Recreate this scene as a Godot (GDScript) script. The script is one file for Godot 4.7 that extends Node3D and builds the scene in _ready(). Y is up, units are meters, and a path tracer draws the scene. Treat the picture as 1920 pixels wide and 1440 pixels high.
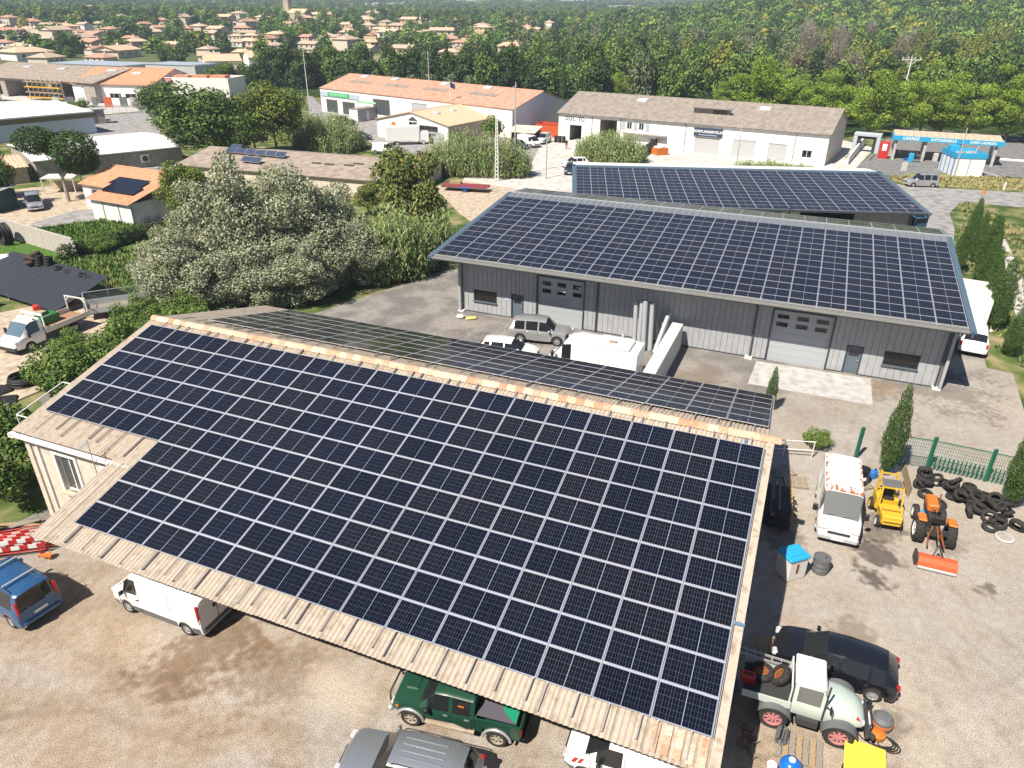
extends Node3D
# A drone view over a builder's yard with photovoltaic roofs, an industrial estate, woods and a village.
# Units are metres, y up, the yard is at y = 0.

var M := {}
var used := {}
var rng := RandomNumberGenerator.new()

# ------------------------------------------------------------------ mesh builder
class MB:
	var v := PackedVector3Array()
	var n := PackedVector3Array()
	var uv := PackedVector2Array()
	var cl := PackedColorArray()
	var col := Color(1, 1, 1)
	var colored := false
	var xf := Transform3D()

	func tri(a: Vector3, b: Vector3, c: Vector3) -> void:
		a = xf * a
		b = xf * b
		c = xf * c
		var nn := (b - a).cross(c - a).normalized()
		v.append(a); v.append(c); v.append(b)
		n.append(nn); n.append(nn); n.append(nn)
		uv.append(Vector2.ZERO); uv.append(Vector2.ZERO); uv.append(Vector2.ZERO)
		if colored:
			cl.append(col); cl.append(col); cl.append(col)

	func quad(a: Vector3, b: Vector3, c: Vector3, d: Vector3) -> void:
		a = xf * a
		b = xf * b
		c = xf * c
		d = xf * d
		var nn := (c - a).cross(d - b).normalized()
		for p in [a, c, b, a, d, c]:
			v.append(p)
			n.append(nn)
			if colored: cl.append(col)
		for t in [Vector2(0, 1), Vector2(1, 0), Vector2(1, 1), Vector2(0, 1), Vector2(0, 0), Vector2(1, 0)]:
			uv.append(t)

	func box(c: Vector3, s: Vector3, b := Basis()) -> void:
		var h := s * 0.5
		var p := []
		for i in 8:
			p.append(c + b * Vector3(h.x if i & 1 else -h.x, h.y if i & 2 else -h.y, h.z if i & 4 else -h.z))
		quad(p[4], p[5], p[7], p[6])
		quad(p[1], p[0], p[2], p[3])
		quad(p[5], p[1], p[3], p[7])
		quad(p[0], p[4], p[6], p[2])
		quad(p[6], p[7], p[3], p[2])
		quad(p[0], p[1], p[5], p[4])

	func bbox(c: Vector3, s: Vector3, r: float, b := Basis()) -> void:
		var h := s * 0.5
		var k := h - Vector3(r, r, r)

		var ring := [Vector2(h.x, k.z), Vector2(k.x, h.z), Vector2(-k.x, h.z), Vector2(-h.x, k.z), Vector2(-h.x, -k.z), Vector2(-k.x, -h.z), Vector2(k.x, -h.z), Vector2(h.x, -k.z)]
		var top := [Vector2(k.x, k.z), Vector2(k.x, k.z), Vector2(-k.x, k.z), Vector2(-k.x, k.z), Vector2(-k.x, -k.z), Vector2(-k.x, -k.z), Vector2(k.x, -k.z), Vector2(k.x, -k.z)]
		for i in 8:
			var j := (i + 1) % 8
			var a: Vector2 = ring[i]
			var e: Vector2 = ring[j]
			quad(c + b * Vector3(e.x, -k.y, e.y), c + b * Vector3(a.x, -k.y, a.y), c + b * Vector3(a.x, k.y, a.y), c + b * Vector3(e.x, k.y, e.y))
			var ta: Vector2 = top[i]
			var te: Vector2 = top[j]
			if ta != te or true:
				quad(c + b * Vector3(e.x, k.y, e.y), c + b * Vector3(a.x, k.y, a.y), c + b * Vector3(ta.x, h.y, ta.y), c + b * Vector3(te.x, h.y, te.y))
				quad(c + b * Vector3(te.x, -h.y, te.y), c + b * Vector3(ta.x, -h.y, ta.y), c + b * Vector3(a.x, -k.y, a.y), c + b * Vector3(e.x, -k.y, e.y))
		quad(c + b * Vector3(-k.x, h.y, k.z), c + b * Vector3(k.x, h.y, k.z), c + b * Vector3(k.x, h.y, -k.z), c + b * Vector3(-k.x, h.y, -k.z))
		quad(c + b * Vector3(-k.x, -h.y, -k.z), c + b * Vector3(k.x, -h.y, -k.z), c + b * Vector3(k.x, -h.y, k.z), c + b * Vector3(-k.x, -h.y, k.z))

	func bar(a: Vector3, b: Vector3, w: float, h: float) -> void:
		var d := (b - a)
		var l := d.length()
		if l < 0.0001: return
		d /= l
		var up := Vector3.UP if absf(d.y) < 0.95 else Vector3.RIGHT
		var s := d.cross(up).normalized()
		var u := s.cross(d).normalized()
		box((a + b) * 0.5, Vector3(w, h, l), Basis(s, u, -d))

	func tube(pts: Array, r: float, sides := 8, r1 := -1.0, caps := true) -> void:
		var m := pts.size()
		var rings := []
		var side := Vector3.ZERO
		for i in m:
			var d: Vector3
			if i == 0: d = pts[1] - pts[0]
			elif i == m - 1: d = pts[m - 1] - pts[m - 2]
			else: d = (pts[i + 1] - pts[i]).normalized() + (pts[i] - pts[i - 1]).normalized()
			d = d.normalized()
			if side == Vector3.ZERO:
				side = d.cross(Vector3.UP if absf(d.y) < 0.9 else Vector3.RIGHT).normalized()
			else:
				side = (side - d * side.dot(d)).normalized()
			var u := side.cross(d)
			var rr := r if r1 < 0.0 else lerpf(r, r1, float(i) / (m - 1))
			var ring := []
			for k in sides:
				var a := TAU * k / sides
				ring.append((pts[i] as Vector3) + (side * cos(a) + u * sin(a)) * rr)
			rings.append(ring)
		for i in m - 1:
			for k in sides:
				var k2 := (k + 1) % sides
				squad(rings[i][k2], rings[i][k], rings[i + 1][k], rings[i + 1][k2], pts[i], pts[i], pts[i + 1], pts[i + 1])
		if caps:
			for k in sides:
				var k2 := (k + 1) % sides
				tri(pts[0], rings[0][k], rings[0][k2])
				tri(pts[m - 1], rings[m - 1][k2], rings[m - 1][k])

	func squad(a: Vector3, b: Vector3, c: Vector3, d: Vector3, ca: Vector3, cb: Vector3, cc: Vector3, cd: Vector3) -> void:

		var P := [a, c, b, a, d, c]
		var C := [ca, cc, cb, ca, cd, cc]
		var fn := (c - a).cross(d - b)
		for i in 6:
			var nn: Vector3 = (P[i] - C[i])
			if nn.length() < 0.00001: nn = fn
			v.append(xf * (P[i] as Vector3))
			n.append((xf.basis * nn).normalized())
			uv.append(Vector2.ZERO)
			if colored: cl.append(col)

	func lathe(prof: Array, sides := 16, b := Basis(), o := Vector3.ZERO) -> void:
		for i in prof.size() - 1:
			var p: Vector2 = prof[i]
			var q: Vector2 = prof[i + 1]
			var t := (q - p).normalized()
			var nr := Vector2(t.y, -t.x)
			for k in sides:
				var a0 := TAU * k / sides
				var a1 := TAU * (k + 1) / sides
				var d0 := Vector3(cos(a0), 0, -sin(a0))
				var d1 := Vector3(cos(a1), 0, -sin(a1))
				var A := o + b * (d0 * p.x + Vector3.UP * p.y)
				var B := o + b * (d1 * p.x + Vector3.UP * p.y)
				var C := o + b * (d1 * q.x + Vector3.UP * q.y)
				var D := o + b * (d0 * q.x + Vector3.UP * q.y)
				var n0 := b * (d0 * nr.x + Vector3.UP * nr.y)
				var n1 := b * (d1 * nr.x + Vector3.UP * nr.y)
				var P := [A, C, B, A, D, C]
				var N := [n0, n1, n1, n0, n0, n1]
				for j in 6:
					v.append(xf * (P[j] as Vector3))
					n.append((xf.basis * (N[j] as Vector3)).normalized())
					uv.append(Vector2.ZERO)
					if colored: cl.append(col)

	func prism(poly: PackedVector2Array, y0: float, y1: float) -> void:
		var idx := Geometry2D.triangulate_polygon(poly)
		for i in range(0, idx.size(), 3):
			var a := poly[idx[i]]
			var b := poly[idx[i + 1]]
			var c := poly[idx[i + 2]]
			var up := (b - a).cross(c - a) < 0.0
			if not up:
				var t := b
				b = c
				c = t
			tri(Vector3(a.x, y1, a.y), Vector3(b.x, y1, b.y), Vector3(c.x, y1, c.y))
			tri(Vector3(a.x, y0, a.y), Vector3(c.x, y0, c.y), Vector3(b.x, y0, b.y))
		var ccw := not Geometry2D.is_polygon_clockwise(poly)
		for i in poly.size():
			var a := poly[i]
			var b := poly[(i + 1) % poly.size()]
			if ccw:
				var t := a
				a = b
				b = t
			quad(Vector3(a.x, y0, a.y), Vector3(b.x, y0, b.y), Vector3(b.x, y1, b.y), Vector3(a.x, y1, a.y))

	func arc(c: Vector3, rad: float, w: float, a0: float, a1: float, n := 10) -> void:
		for i in n:
			var p := []
			for k in 2:
				var a := lerpf(a0, a1, float(i + k) / n)
				p.append(c + Vector3(cos(a) * rad, sin(a) * rad, 0))
			var z := Vector3(0, 0, w / 2)
			squad(p[0] + z, p[0] - z, p[1] - z, p[1] + z, c + z, c - z, c - z, c + z)

	func smooth(deg := 40.0) -> void:
		var lim := cos(deg_to_rad(deg))
		var at := {}
		for i in v.size():
			var k := Vector3i((v[i] * 2000.0).round())
			if not at.has(k): at[k] = []
			at[k].append(i)
		var out := n.duplicate()
		for k in at:
			var l: Array = at[k]
			for i in l:
				var s := Vector3.ZERO
				for j in l:
					if n[i].dot(n[j]) > lim: s += n[j]
				out[i] = s.normalized()
		n = out

	func add(o: MB, t := Transform3D()) -> void:
		for i in o.v.size():
			v.append(t * o.v[i])
			n.append((t.basis * o.n[i]).normalized())
			uv.append(o.uv[i])
			if colored: cl.append(o.cl[i] if o.colored else col)

	func mesh(m: Material, into: ArrayMesh = null) -> ArrayMesh:
		var am := into if into else ArrayMesh.new()
		if v.is_empty(): return am
		var arr := []
		arr.resize(Mesh.ARRAY_MAX)
		arr[Mesh.ARRAY_VERTEX] = v
		arr[Mesh.ARRAY_NORMAL] = n
		arr[Mesh.ARRAY_TEX_UV] = uv
		if colored: arr[Mesh.ARRAY_COLOR] = cl
		am.add_surface_from_arrays(Mesh.PRIMITIVE_TRIANGLES, arr)
		am.surface_set_material(am.get_surface_count() - 1, m)
		return am

# ------------------------------------------------------------------ scene helpers
func numbered(called: String) -> String:
	var k: int = used.get(called, 0)
	used[called] = k + 1
	return called if k == 0 else "%s_%03d" % [called, k]

func put(called: String, mesh: Mesh, parent: Node = null) -> MeshInstance3D:
	var o := MeshInstance3D.new()
	o.mesh = mesh
	o.cast_shadow = GeometryInstance3D.SHADOW_CASTING_SETTING_ON
	if parent == null:
		o.name = numbered(called)
		add_child(o)
	else:
		o.name = called
		parent.add_child(o, true)
	return o

func obj(called: String, mb: MB, m: Material, parent: Node = null) -> MeshInstance3D:
	return put(called, mb.mesh(m), parent)

func tag(o: Node, label: String, category: String, group := "", kind := "") -> Node:
	if label: o.set_meta("label", label)
	if category: o.set_meta("category", category)
	if group: o.set_meta("group", group)
	if kind: o.set_meta("kind", kind)
	return o

func thing(called: String, label: String, category: String, at := Vector3.ZERO, turn := 0.0, group := "") -> Node3D:
	var o := Node3D.new()
	o.name = numbered(called)
	add_child(o)
	o.position = at
	o.rotation.y = turn
	tag(o, label, category, group)
	return o

func copy(src: Node3D, at: Vector3, turn: float, scale_ := Vector3.ONE, label := "") -> Node3D:
	var base: String = String(src.name)
	if base.length() > 4 and base[-4] == "_" and base.right(3).is_valid_int(): base = base.left(-4)
	var c: Node3D = src.duplicate()
	c.name = numbered(base)
	add_child(c)
	c.position = at
	c.rotation = Vector3(0, turn, 0)
	c.scale = scale_
	if label: c.set_meta("label", label)
	return c

func structure(called: String, mb: MB, m: Material) -> MeshInstance3D:
	var o := obj(called, mb, m)
	o.set_meta("kind", "structure")
	return o

func S(r: float, g: float, b: float) -> Color:
	return Color(r, g, b).linear_to_srgb()

func mat(name_: String, c: Color, rough := 0.8, metal := 0.0, spec := 0.5) -> StandardMaterial3D:
	if M.has(name_): return M[name_]
	var m := StandardMaterial3D.new()
	m.albedo_color = c
	m.roughness = rough
	m.metallic = metal
	m.metallic_specular = spec
	M[name_] = m
	return m

func noise_tex(seed_: int, freq: float, ramp: Array, size := 512, oct := 5, type := FastNoiseLite.TYPE_SIMPLEX_SMOOTH, normal := false) -> NoiseTexture2D:
	var nz := FastNoiseLite.new()
	nz.seed = seed_
	nz.noise_type = type
	nz.frequency = freq
	nz.fractal_octaves = oct
	var t := NoiseTexture2D.new()
	t.width = size
	t.height = size
	t.seamless = true
	t.seamless_blend_skirt = 0.2
	t.noise = nz
	if normal:
		t.as_normal_map = true
		t.bump_strength = 6.0
	else:
		var g := Gradient.new()
		var offs := PackedFloat32Array()
		var cols := PackedColorArray()
		for r in ramp:
			offs.append(r[0])
			cols.append(r[1])
		g.offsets = offs
		g.colors = cols
		t.color_ramp = g
	return t

# material whose colour comes from a noise ramp, mapped in metres without UVs
func grain(name_: String, ramp: Array, tile: float, freq := 0.02, rough := 0.85, seed_ := 1, spec := 0.4, size := 512) -> StandardMaterial3D:
	if M.has(name_): return M[name_]
	var m := mat(name_, Color(1, 1, 1), rough, 0.0, spec)
	m.albedo_texture = noise_tex(seed_, freq, ramp, size)
	m.uv1_triplanar = true
	m.uv1_scale = Vector3.ONE / tile
	return m

func lm(c: Color, k: float) -> Color:
	return Color(c.r * k, c.g * k, c.b * k)

# ------------------------------------------------------------------ scene
func _ready() -> void:
	rng.seed = 7
	var t0 := Time.get_ticks_msec()
	make_camera_and_light()
	make_materials()
	make_ground()
	print("ground ", Time.get_ticks_msec() - t0)
	make_front_building()
	make_grey_building()
	make_back_building()
	print("pv buildings ", Time.get_ticks_msec() - t0)
	make_estate()
	make_station()
	make_left_side()
	print("estate ", Time.get_ticks_msec() - t0)
	make_village()
	print("village ", Time.get_ticks_msec() - t0)
	make_vehicles()
	print("vehicles ", Time.get_ticks_msec() - t0)
	make_yard_things()
	print("yard ", Time.get_ticks_msec() - t0)
	make_trees()
	print("trees ", Time.get_ticks_msec() - t0)

func make_camera_and_light() -> void:
	var cam := Camera3D.new()
	cam.name = "camera"
	add_child(cam)
	cam.position = Vector3(0, 22, 0)
	cam.rotation_order = EULER_ORDER_YXZ
	cam.rotation_degrees = Vector3(-27.5, 0, 0.578)
	cam.fov = 56.3
	cam.near = 0.1
	cam.far = 20000.0
	cam.current = true
	var env := Environment.new()
	env.background_mode = Environment.BG_SKY
	var sky := Sky.new()
	var sm := ProceduralSkyMaterial.new()
	sm.sky_top_color = Color(0.24, 0.40, 0.66)
	sm.sky_horizon_color = Color(0.70, 0.78, 0.86)
	sm.sky_curve = 0.12
	sm.ground_bottom_color = Color(0.30, 0.29, 0.25)
	sm.ground_horizon_color = Color(0.55, 0.60, 0.60)
	sm.sun_angle_max = 0.0
	sky.sky_material = sm
	env.sky = sky
	env.background_energy_multiplier = 0.36
	env.tonemap_mode = Environment.TONE_MAPPER_LINEAR
	env.tonemap_exposure = 1.95
	env.fog_enabled = true
	env.fog_density = 0.00030
	env.fog_light_color = Color(0.72, 0.80, 0.88)
	env.sdfgi_enabled = true
	env.ssao_enabled = true
	env.ssil_enabled = true
	var we := WorldEnvironment.new()
	we.name = "environment"
	we.environment = env
	add_child(we)
	var sun := DirectionalLight3D.new()
	sun.name = "sun"
	sun.light_energy = 1.6
	sun.light_color = Color(1.0, 0.96, 0.90)
	sun.light_angular_distance = 0.5
	sun.shadow_enabled = true
	add_child(sun)
	sun.look_at_from_position(Vector3.ZERO, Vector3(0.52, -1.0, -0.55), Vector3.UP)

func small(im: Image) -> ImageTexture:
	im.resize(300, 200, Image.INTERPOLATE_LANCZOS)
	return ImageTexture.create_from_image(im)

func make_materials() -> void:

	var W := 1024
	var Hh := 680
	var im := Image.create(W, Hh, false, Image.FORMAT_RGB8)
	im.fill(Color(0.56, 0.58, 0.63))
	var cells := [Color(0.052, 0.057, 0.088), Color(0.058, 0.064, 0.098), Color(0.047, 0.053, 0.083)]
	var r2 := RandomNumberGenerator.new()
	r2.seed = 3
	for half in 2:
		var x0 := 14 + half * 503
		for i in 9:
			for j in 6:
				var cx := x0 + i * 54.6
				var cy := 12.0 + j * 109.5
				im.fill_rect(Rect2i(int(cx), int(cy), 52, 107), cells[r2.randi() % 3])

				for k in 4: im.fill_rect(Rect2i(int(cx), int(cy + 12 + k * 27), 52, 1), Color(0.13, 0.14, 0.18))
	var pv := mat("pv_glass", Color(1, 1, 1), 0.12, 0.0, 0.36)
	pv.albedo_texture = small(im)
	for k in 3:
		var v := mat("pv_glass_%d" % k, [Color(0.93, 0.95, 1.0), Color(1.0, 0.98, 0.97), Color(0.86, 0.88, 0.93)][k], [0.10, 0.16, 0.13][k], 0.0, 0.5)
		v.albedo_texture = pv.albedo_texture
	mat("pv_frame", S(0.50, 0.51, 0.54), 0.42, 0.4)
	mat("pv_rail", S(0.40, 0.38, 0.37), 0.45, 0.5)

	for k in 3:
		grain("fibre_%d" % k, [[0.0, S(0.20, 0.16, 0.12)], [0.30, S(0.37, 0.31, 0.245)], [0.52, S(0.47, 0.405, 0.335)], [0.72, S(0.41, 0.355, 0.29)], [1.0, S(0.54, 0.485, 0.42)]], 3.0 + k * 0.7, 0.012 + k * 0.004, 0.95, 11 + k, 0.2)
	var tones := [S(0.54, 0.33, 0.22), S(0.56, 0.41, 0.29), S(0.50, 0.27, 0.17), S(0.58, 0.46, 0.35), S(0.47, 0.32, 0.23)]
	for k in 5:
		grain("tile_%d" % k, [[0.0, lm(tones[k], 0.75)], [0.5, tones[k]], [1.0, lm(tones[k], 1.12)]], 0.9, 0.03, 0.9, 31 + k, 0.3, 256)
	grain("render_cream", [[0.0, S(0.50, 0.44, 0.36)], [0.5, S(0.62, 0.55, 0.46)], [1.0, S(0.66, 0.60, 0.51)]], 4.0, 0.012, 0.95, 41, 0.2)
	grain("render_white", [[0.0, S(0.62, 0.60, 0.57)], [0.4, S(0.74, 0.73, 0.70)], [1.0, S(0.80, 0.79, 0.77)]], 9.0, 0.01, 0.95, 42, 0.2)
	grain("render_grey", [[0.0, S(0.24, 0.22, 0.20)], [0.5, S(0.34, 0.31, 0.28)], [1.0, S(0.38, 0.35, 0.32)]], 7.0, 0.012, 0.95, 43, 0.2)
	grain("render_tan", [[0.0, S(0.38, 0.31, 0.23)], [0.5, S(0.48, 0.40, 0.30)], [1.0, S(0.53, 0.45, 0.35)]], 7.0, 0.012, 0.95, 44, 0.2)
	grain("concrete", [[0.0, S(0.30, 0.29, 0.28)], [0.45, S(0.42, 0.41, 0.40)], [0.7, S(0.46, 0.45, 0.44)], [1.0, S(0.52, 0.51, 0.50)]], 5.0, 0.012, 0.9, 45, 0.3)
	grain("concrete_white", [[0.0, S(0.50, 0.49, 0.47)], [0.5, S(0.66, 0.65, 0.63)], [1.0, S(0.74, 0.73, 0.71)]], 3.0, 0.02, 0.9, 46, 0.3)
	grain("block", [[0.0, S(0.30, 0.28, 0.25)], [0.5, S(0.46, 0.43, 0.39)], [1.0, S(0.54, 0.51, 0.47)]], 3.0, 0.03, 0.95, 47, 0.2)
	grain("roof_brown", [[0.0, S(0.18, 0.145, 0.12)], [0.4, S(0.29, 0.24, 0.20)], [0.65, S(0.34, 0.29, 0.245)], [1.0, S(0.41, 0.365, 0.32)]], 14.0, 0.016, 0.95, 48, 0.2)
	grain("roof_grey", [[0.0, S(0.16, 0.14, 0.122)], [0.4, S(0.245, 0.215, 0.188)], [0.65, S(0.285, 0.25, 0.22)], [1.0, S(0.35, 0.315, 0.285)]], 12.0, 0.016, 0.95, 49, 0.2)
	grain("roof_pink", [[0.0, S(0.36, 0.185, 0.13)], [0.4, S(0.46, 0.25, 0.18)], [0.7, S(0.51, 0.30, 0.22)], [1.0, S(0.52, 0.36, 0.28)]], 12.0, 0.015, 0.9, 50, 0.3)
	grain("roof_orange", [[0.0, S(0.40, 0.18, 0.10)], [0.4, S(0.50, 0.25, 0.145)], [0.7, S(0.54, 0.30, 0.18)], [1.0, S(0.52, 0.34, 0.23)]], 9.0, 0.02, 0.9, 51, 0.3)
	grain("roof_peach", [[0.0, S(0.50, 0.33, 0.22)], [0.5, S(0.60, 0.42, 0.29)], [1.0, S(0.64, 0.48, 0.36)]], 9.0, 0.02, 0.9, 52, 0.3)
	grain("roof_white", [[0.0, S(0.68, 0.68, 0.67)], [0.5, S(0.80, 0.80, 0.79)], [1.0, S(0.84, 0.84, 0.83)]], 12.0, 0.012, 0.6, 53, 0.4)
	grain("asphalt", [[0.0, S(0.15, 0.145, 0.14)], [0.35, S(0.24, 0.235, 0.23)], [0.6, S(0.29, 0.285, 0.28)], [1.0, S(0.36, 0.35, 0.34)]], 17.0, 0.01, 0.92, 54, 0.3, 1024)
	grain("asphalt_dark", [[0.0, S(0.11, 0.11, 0.11)], [0.4, S(0.17, 0.17, 0.168)], [0.7, S(0.21, 0.208, 0.205)], [1.0, S(0.28, 0.275, 0.27)]], 15.0, 0.012, 0.92, 55, 0.3, 1024)
	grain("pale_yard", [[0.0, S(0.34, 0.32, 0.29)], [0.4, S(0.47, 0.45, 0.42)], [0.7, S(0.54, 0.52, 0.49)], [1.0, S(0.60, 0.58, 0.55)]], 19.0, 0.01, 0.95, 56, 0.2, 1024)
	grain("dirt", [[0.0, S(0.26, 0.20, 0.14)], [0.4, S(0.40, 0.33, 0.25)], [0.7, S(0.47, 0.40, 0.31)], [1.0, S(0.52, 0.46, 0.38)]], 9.0, 0.02, 0.95, 57, 0.2)
	grain("soil_grass", [[0.0, S(0.035, 0.06, 0.018)], [0.35, S(0.07, 0.11, 0.03)], [0.55, S(0.14, 0.16, 0.06)], [0.75, S(0.24, 0.21, 0.11)], [1.0, S(0.33, 0.27, 0.18)]], 41.0, 0.012, 0.95, 58, 0.2, 1024)
	grain("dry_grass", [[0.0, S(0.10, 0.12, 0.035)], [0.4, S(0.22, 0.21, 0.085)], [0.65, S(0.33, 0.28, 0.14)], [1.0, S(0.40, 0.34, 0.21)]], 7.0, 0.03, 0.95, 59, 0.2)
	grain("green_grass", [[0.0, S(0.03, 0.07, 0.015)], [0.45, S(0.06, 0.13, 0.025)], [0.7, S(0.10, 0.17, 0.04)], [1.0, S(0.19, 0.21, 0.08)]], 6.0, 0.03, 0.95, 60, 0.2)
	grain("woodland", [[0.0, S(0.015, 0.03, 0.010)], [0.5, S(0.03, 0.055, 0.016)], [0.8, S(0.06, 0.085, 0.03)], [1.0, S(0.13, 0.13, 0.07)]], 60.0, 0.03, 0.95, 61, 0.2)
	grain("bark", [[0.0, S(0.06, 0.045, 0.035)], [0.5, S(0.14, 0.115, 0.09)], [1.0, S(0.24, 0.21, 0.175)]], 0.8, 0.05, 0.95, 62, 0.2, 256)
	grain("bark_pale", [[0.0, S(0.18, 0.16, 0.13)], [0.5, S(0.36, 0.33, 0.29)], [1.0, S(0.48, 0.45, 0.40)]], 0.8, 0.05, 0.95, 63, 0.2, 256)
	grain("wood", [[0.0, S(0.18, 0.125, 0.075)], [0.5, S(0.34, 0.25, 0.155)], [1.0, S(0.44, 0.34, 0.22)]], 0.7, 0.04, 0.9, 64, 0.3, 256)
	grain("wood_grey", [[0.0, S(0.13, 0.115, 0.10)], [0.5, S(0.25, 0.225, 0.19)], [1.0, S(0.36, 0.325, 0.275)]], 0.7, 0.04, 0.95, 65, 0.2, 256)
	grain("rust", [[0.0, S(0.10, 0.035, 0.015)], [0.5, S(0.24, 0.085, 0.03)], [1.0, S(0.36, 0.16, 0.07)]], 0.8, 0.04, 0.95, 66, 0.2, 256)
	grain("rubber", [[0.0, S(0.012, 0.012, 0.012)], [0.5, S(0.028, 0.027, 0.026)], [1.0, S(0.075, 0.070, 0.063)]], 0.9, 0.03, 0.85, 67, 0.4, 256)
	grain("cladding", [[0.0, S(0.31, 0.325, 0.345)], [0.5, S(0.355, 0.37, 0.39)], [1.0, S(0.39, 0.405, 0.42)]], 6.0, 0.015, 0.5, 68, 0.45)
	grain("cladding_warm", [[0.0, S(0.22, 0.22, 0.205)], [0.5, S(0.26, 0.26, 0.24)], [1.0, S(0.29, 0.285, 0.265)]], 6.0, 0.015, 0.55, 69, 0.4)
	grain("galva", [[0.0, S(0.34, 0.37, 0.39)], [0.5, S(0.46, 0.49, 0.51)], [1.0, S(0.55, 0.58, 0.60)]], 0.6, 0.05, 0.4, 70, 0.5, 256)
	M.galva.metallic = 0.35
	mat("anthracite", S(0.045, 0.055, 0.07), 0.45, 0.0, 0.5)
	mat("anthracite_blue", S(0.075, 0.12, 0.165), 0.45, 0.0, 0.5)
	mat("door_grey", S(0.37, 0.40, 0.43), 0.45)
	mat("door_dark", S(0.10, 0.135, 0.165), 0.45)
	mat("ridge_grey", S(0.16, 0.18, 0.20), 0.5)
	mat("glass", S(0.015, 0.018, 0.020), 0.04, 0.0, 0.6)
	mat("glass_mid", S(0.07, 0.08, 0.085), 0.05, 0.0, 0.6)
	mat("black", S(0.014, 0.014, 0.015), 0.6)
	mat("black_gloss", S(0.012, 0.012, 0.014), 0.25)
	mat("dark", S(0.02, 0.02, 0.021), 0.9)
	mat("plastic_dark", S(0.035, 0.036, 0.038), 0.65)
	mat("plastic_grey", S(0.12, 0.125, 0.13), 0.6)
	mat("white", S(0.78, 0.78, 0.76), 0.5)
	mat("white_dirty", S(0.60, 0.59, 0.55), 0.6)
	mat("silver", S(0.50, 0.51, 0.52), 0.35, 0.5)
	mat("chrome", S(0.70, 0.71, 0.72), 0.15, 0.9)
	mat("red", S(0.48, 0.025, 0.02), 0.45)
	mat("red_light", S(0.36, 0.012, 0.015), 0.2)
	mat("lamp_clear", S(0.55, 0.56, 0.58), 0.1, 0.2)
	mat("amber", S(0.60, 0.17, 0.015), 0.25)
	mat("orange", S(0.58, 0.16, 0.02), 0.45)
	mat("orange_red", S(0.50, 0.10, 0.03), 0.5)
	mat("yellow", S(0.62, 0.38, 0.03), 0.5)
	mat("yellow_board", S(0.74, 0.62, 0.06), 0.6)
	mat("blue", S(0.02, 0.16, 0.50), 0.45)
	mat("blue_light", S(0.02, 0.32, 0.58), 0.45)
	mat("blue_dark", S(0.02, 0.05, 0.12), 0.5)
	mat("green_fence", S(0.015, 0.13, 0.075), 0.5)
	mat("green", S(0.03, 0.18, 0.05), 0.6)
	mat("tarp_dark", S(0.018, 0.024, 0.036), 0.7)
	mat("cream", S(0.64, 0.56, 0.44), 0.8)
	mat("shutter", S(0.33, 0.43, 0.45), 0.6)
	mat("metal_door", S(0.50, 0.51, 0.52), 0.5, 0.2)
	mat("skylight", S(0.50, 0.55, 0.58), 0.15, 0.0, 0.6)
	mat("pole", S(0.40, 0.39, 0.37), 0.8)
	mat("wire", S(0.10, 0.10, 0.10), 0.6)

func patch(called: String, poly: PackedVector2Array, y: float, m: Material, label := "") -> MeshInstance3D:
	var b := MB.new()
	var idx := Geometry2D.triangulate_polygon(poly)
	for i in range(0, idx.size(), 3):
		var p := poly[idx[i]]
		var q := poly[idx[i + 1]]
		var r := poly[idx[i + 2]]
		if (q - p).cross(r - p) > 0.0:
			var t := q
			q = r
			r = t
		b.tri(Vector3(p.x, y, p.y), Vector3(q.x, y, q.y), Vector3(r.x, y, r.y))
	var o := structure(called, b, m)
	if label: o.set_meta("label", label)
	return o

func noise2(seed_: int, freq: float, oct := 3) -> FastNoiseLite:
	var nz := FastNoiseLite.new()
	nz.seed = seed_
	nz.frequency = freq
	nz.fractal_octaves = oct
	nz.noise_type = FastNoiseLite.TYPE_SIMPLEX_SMOOTH
	return nz

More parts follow.
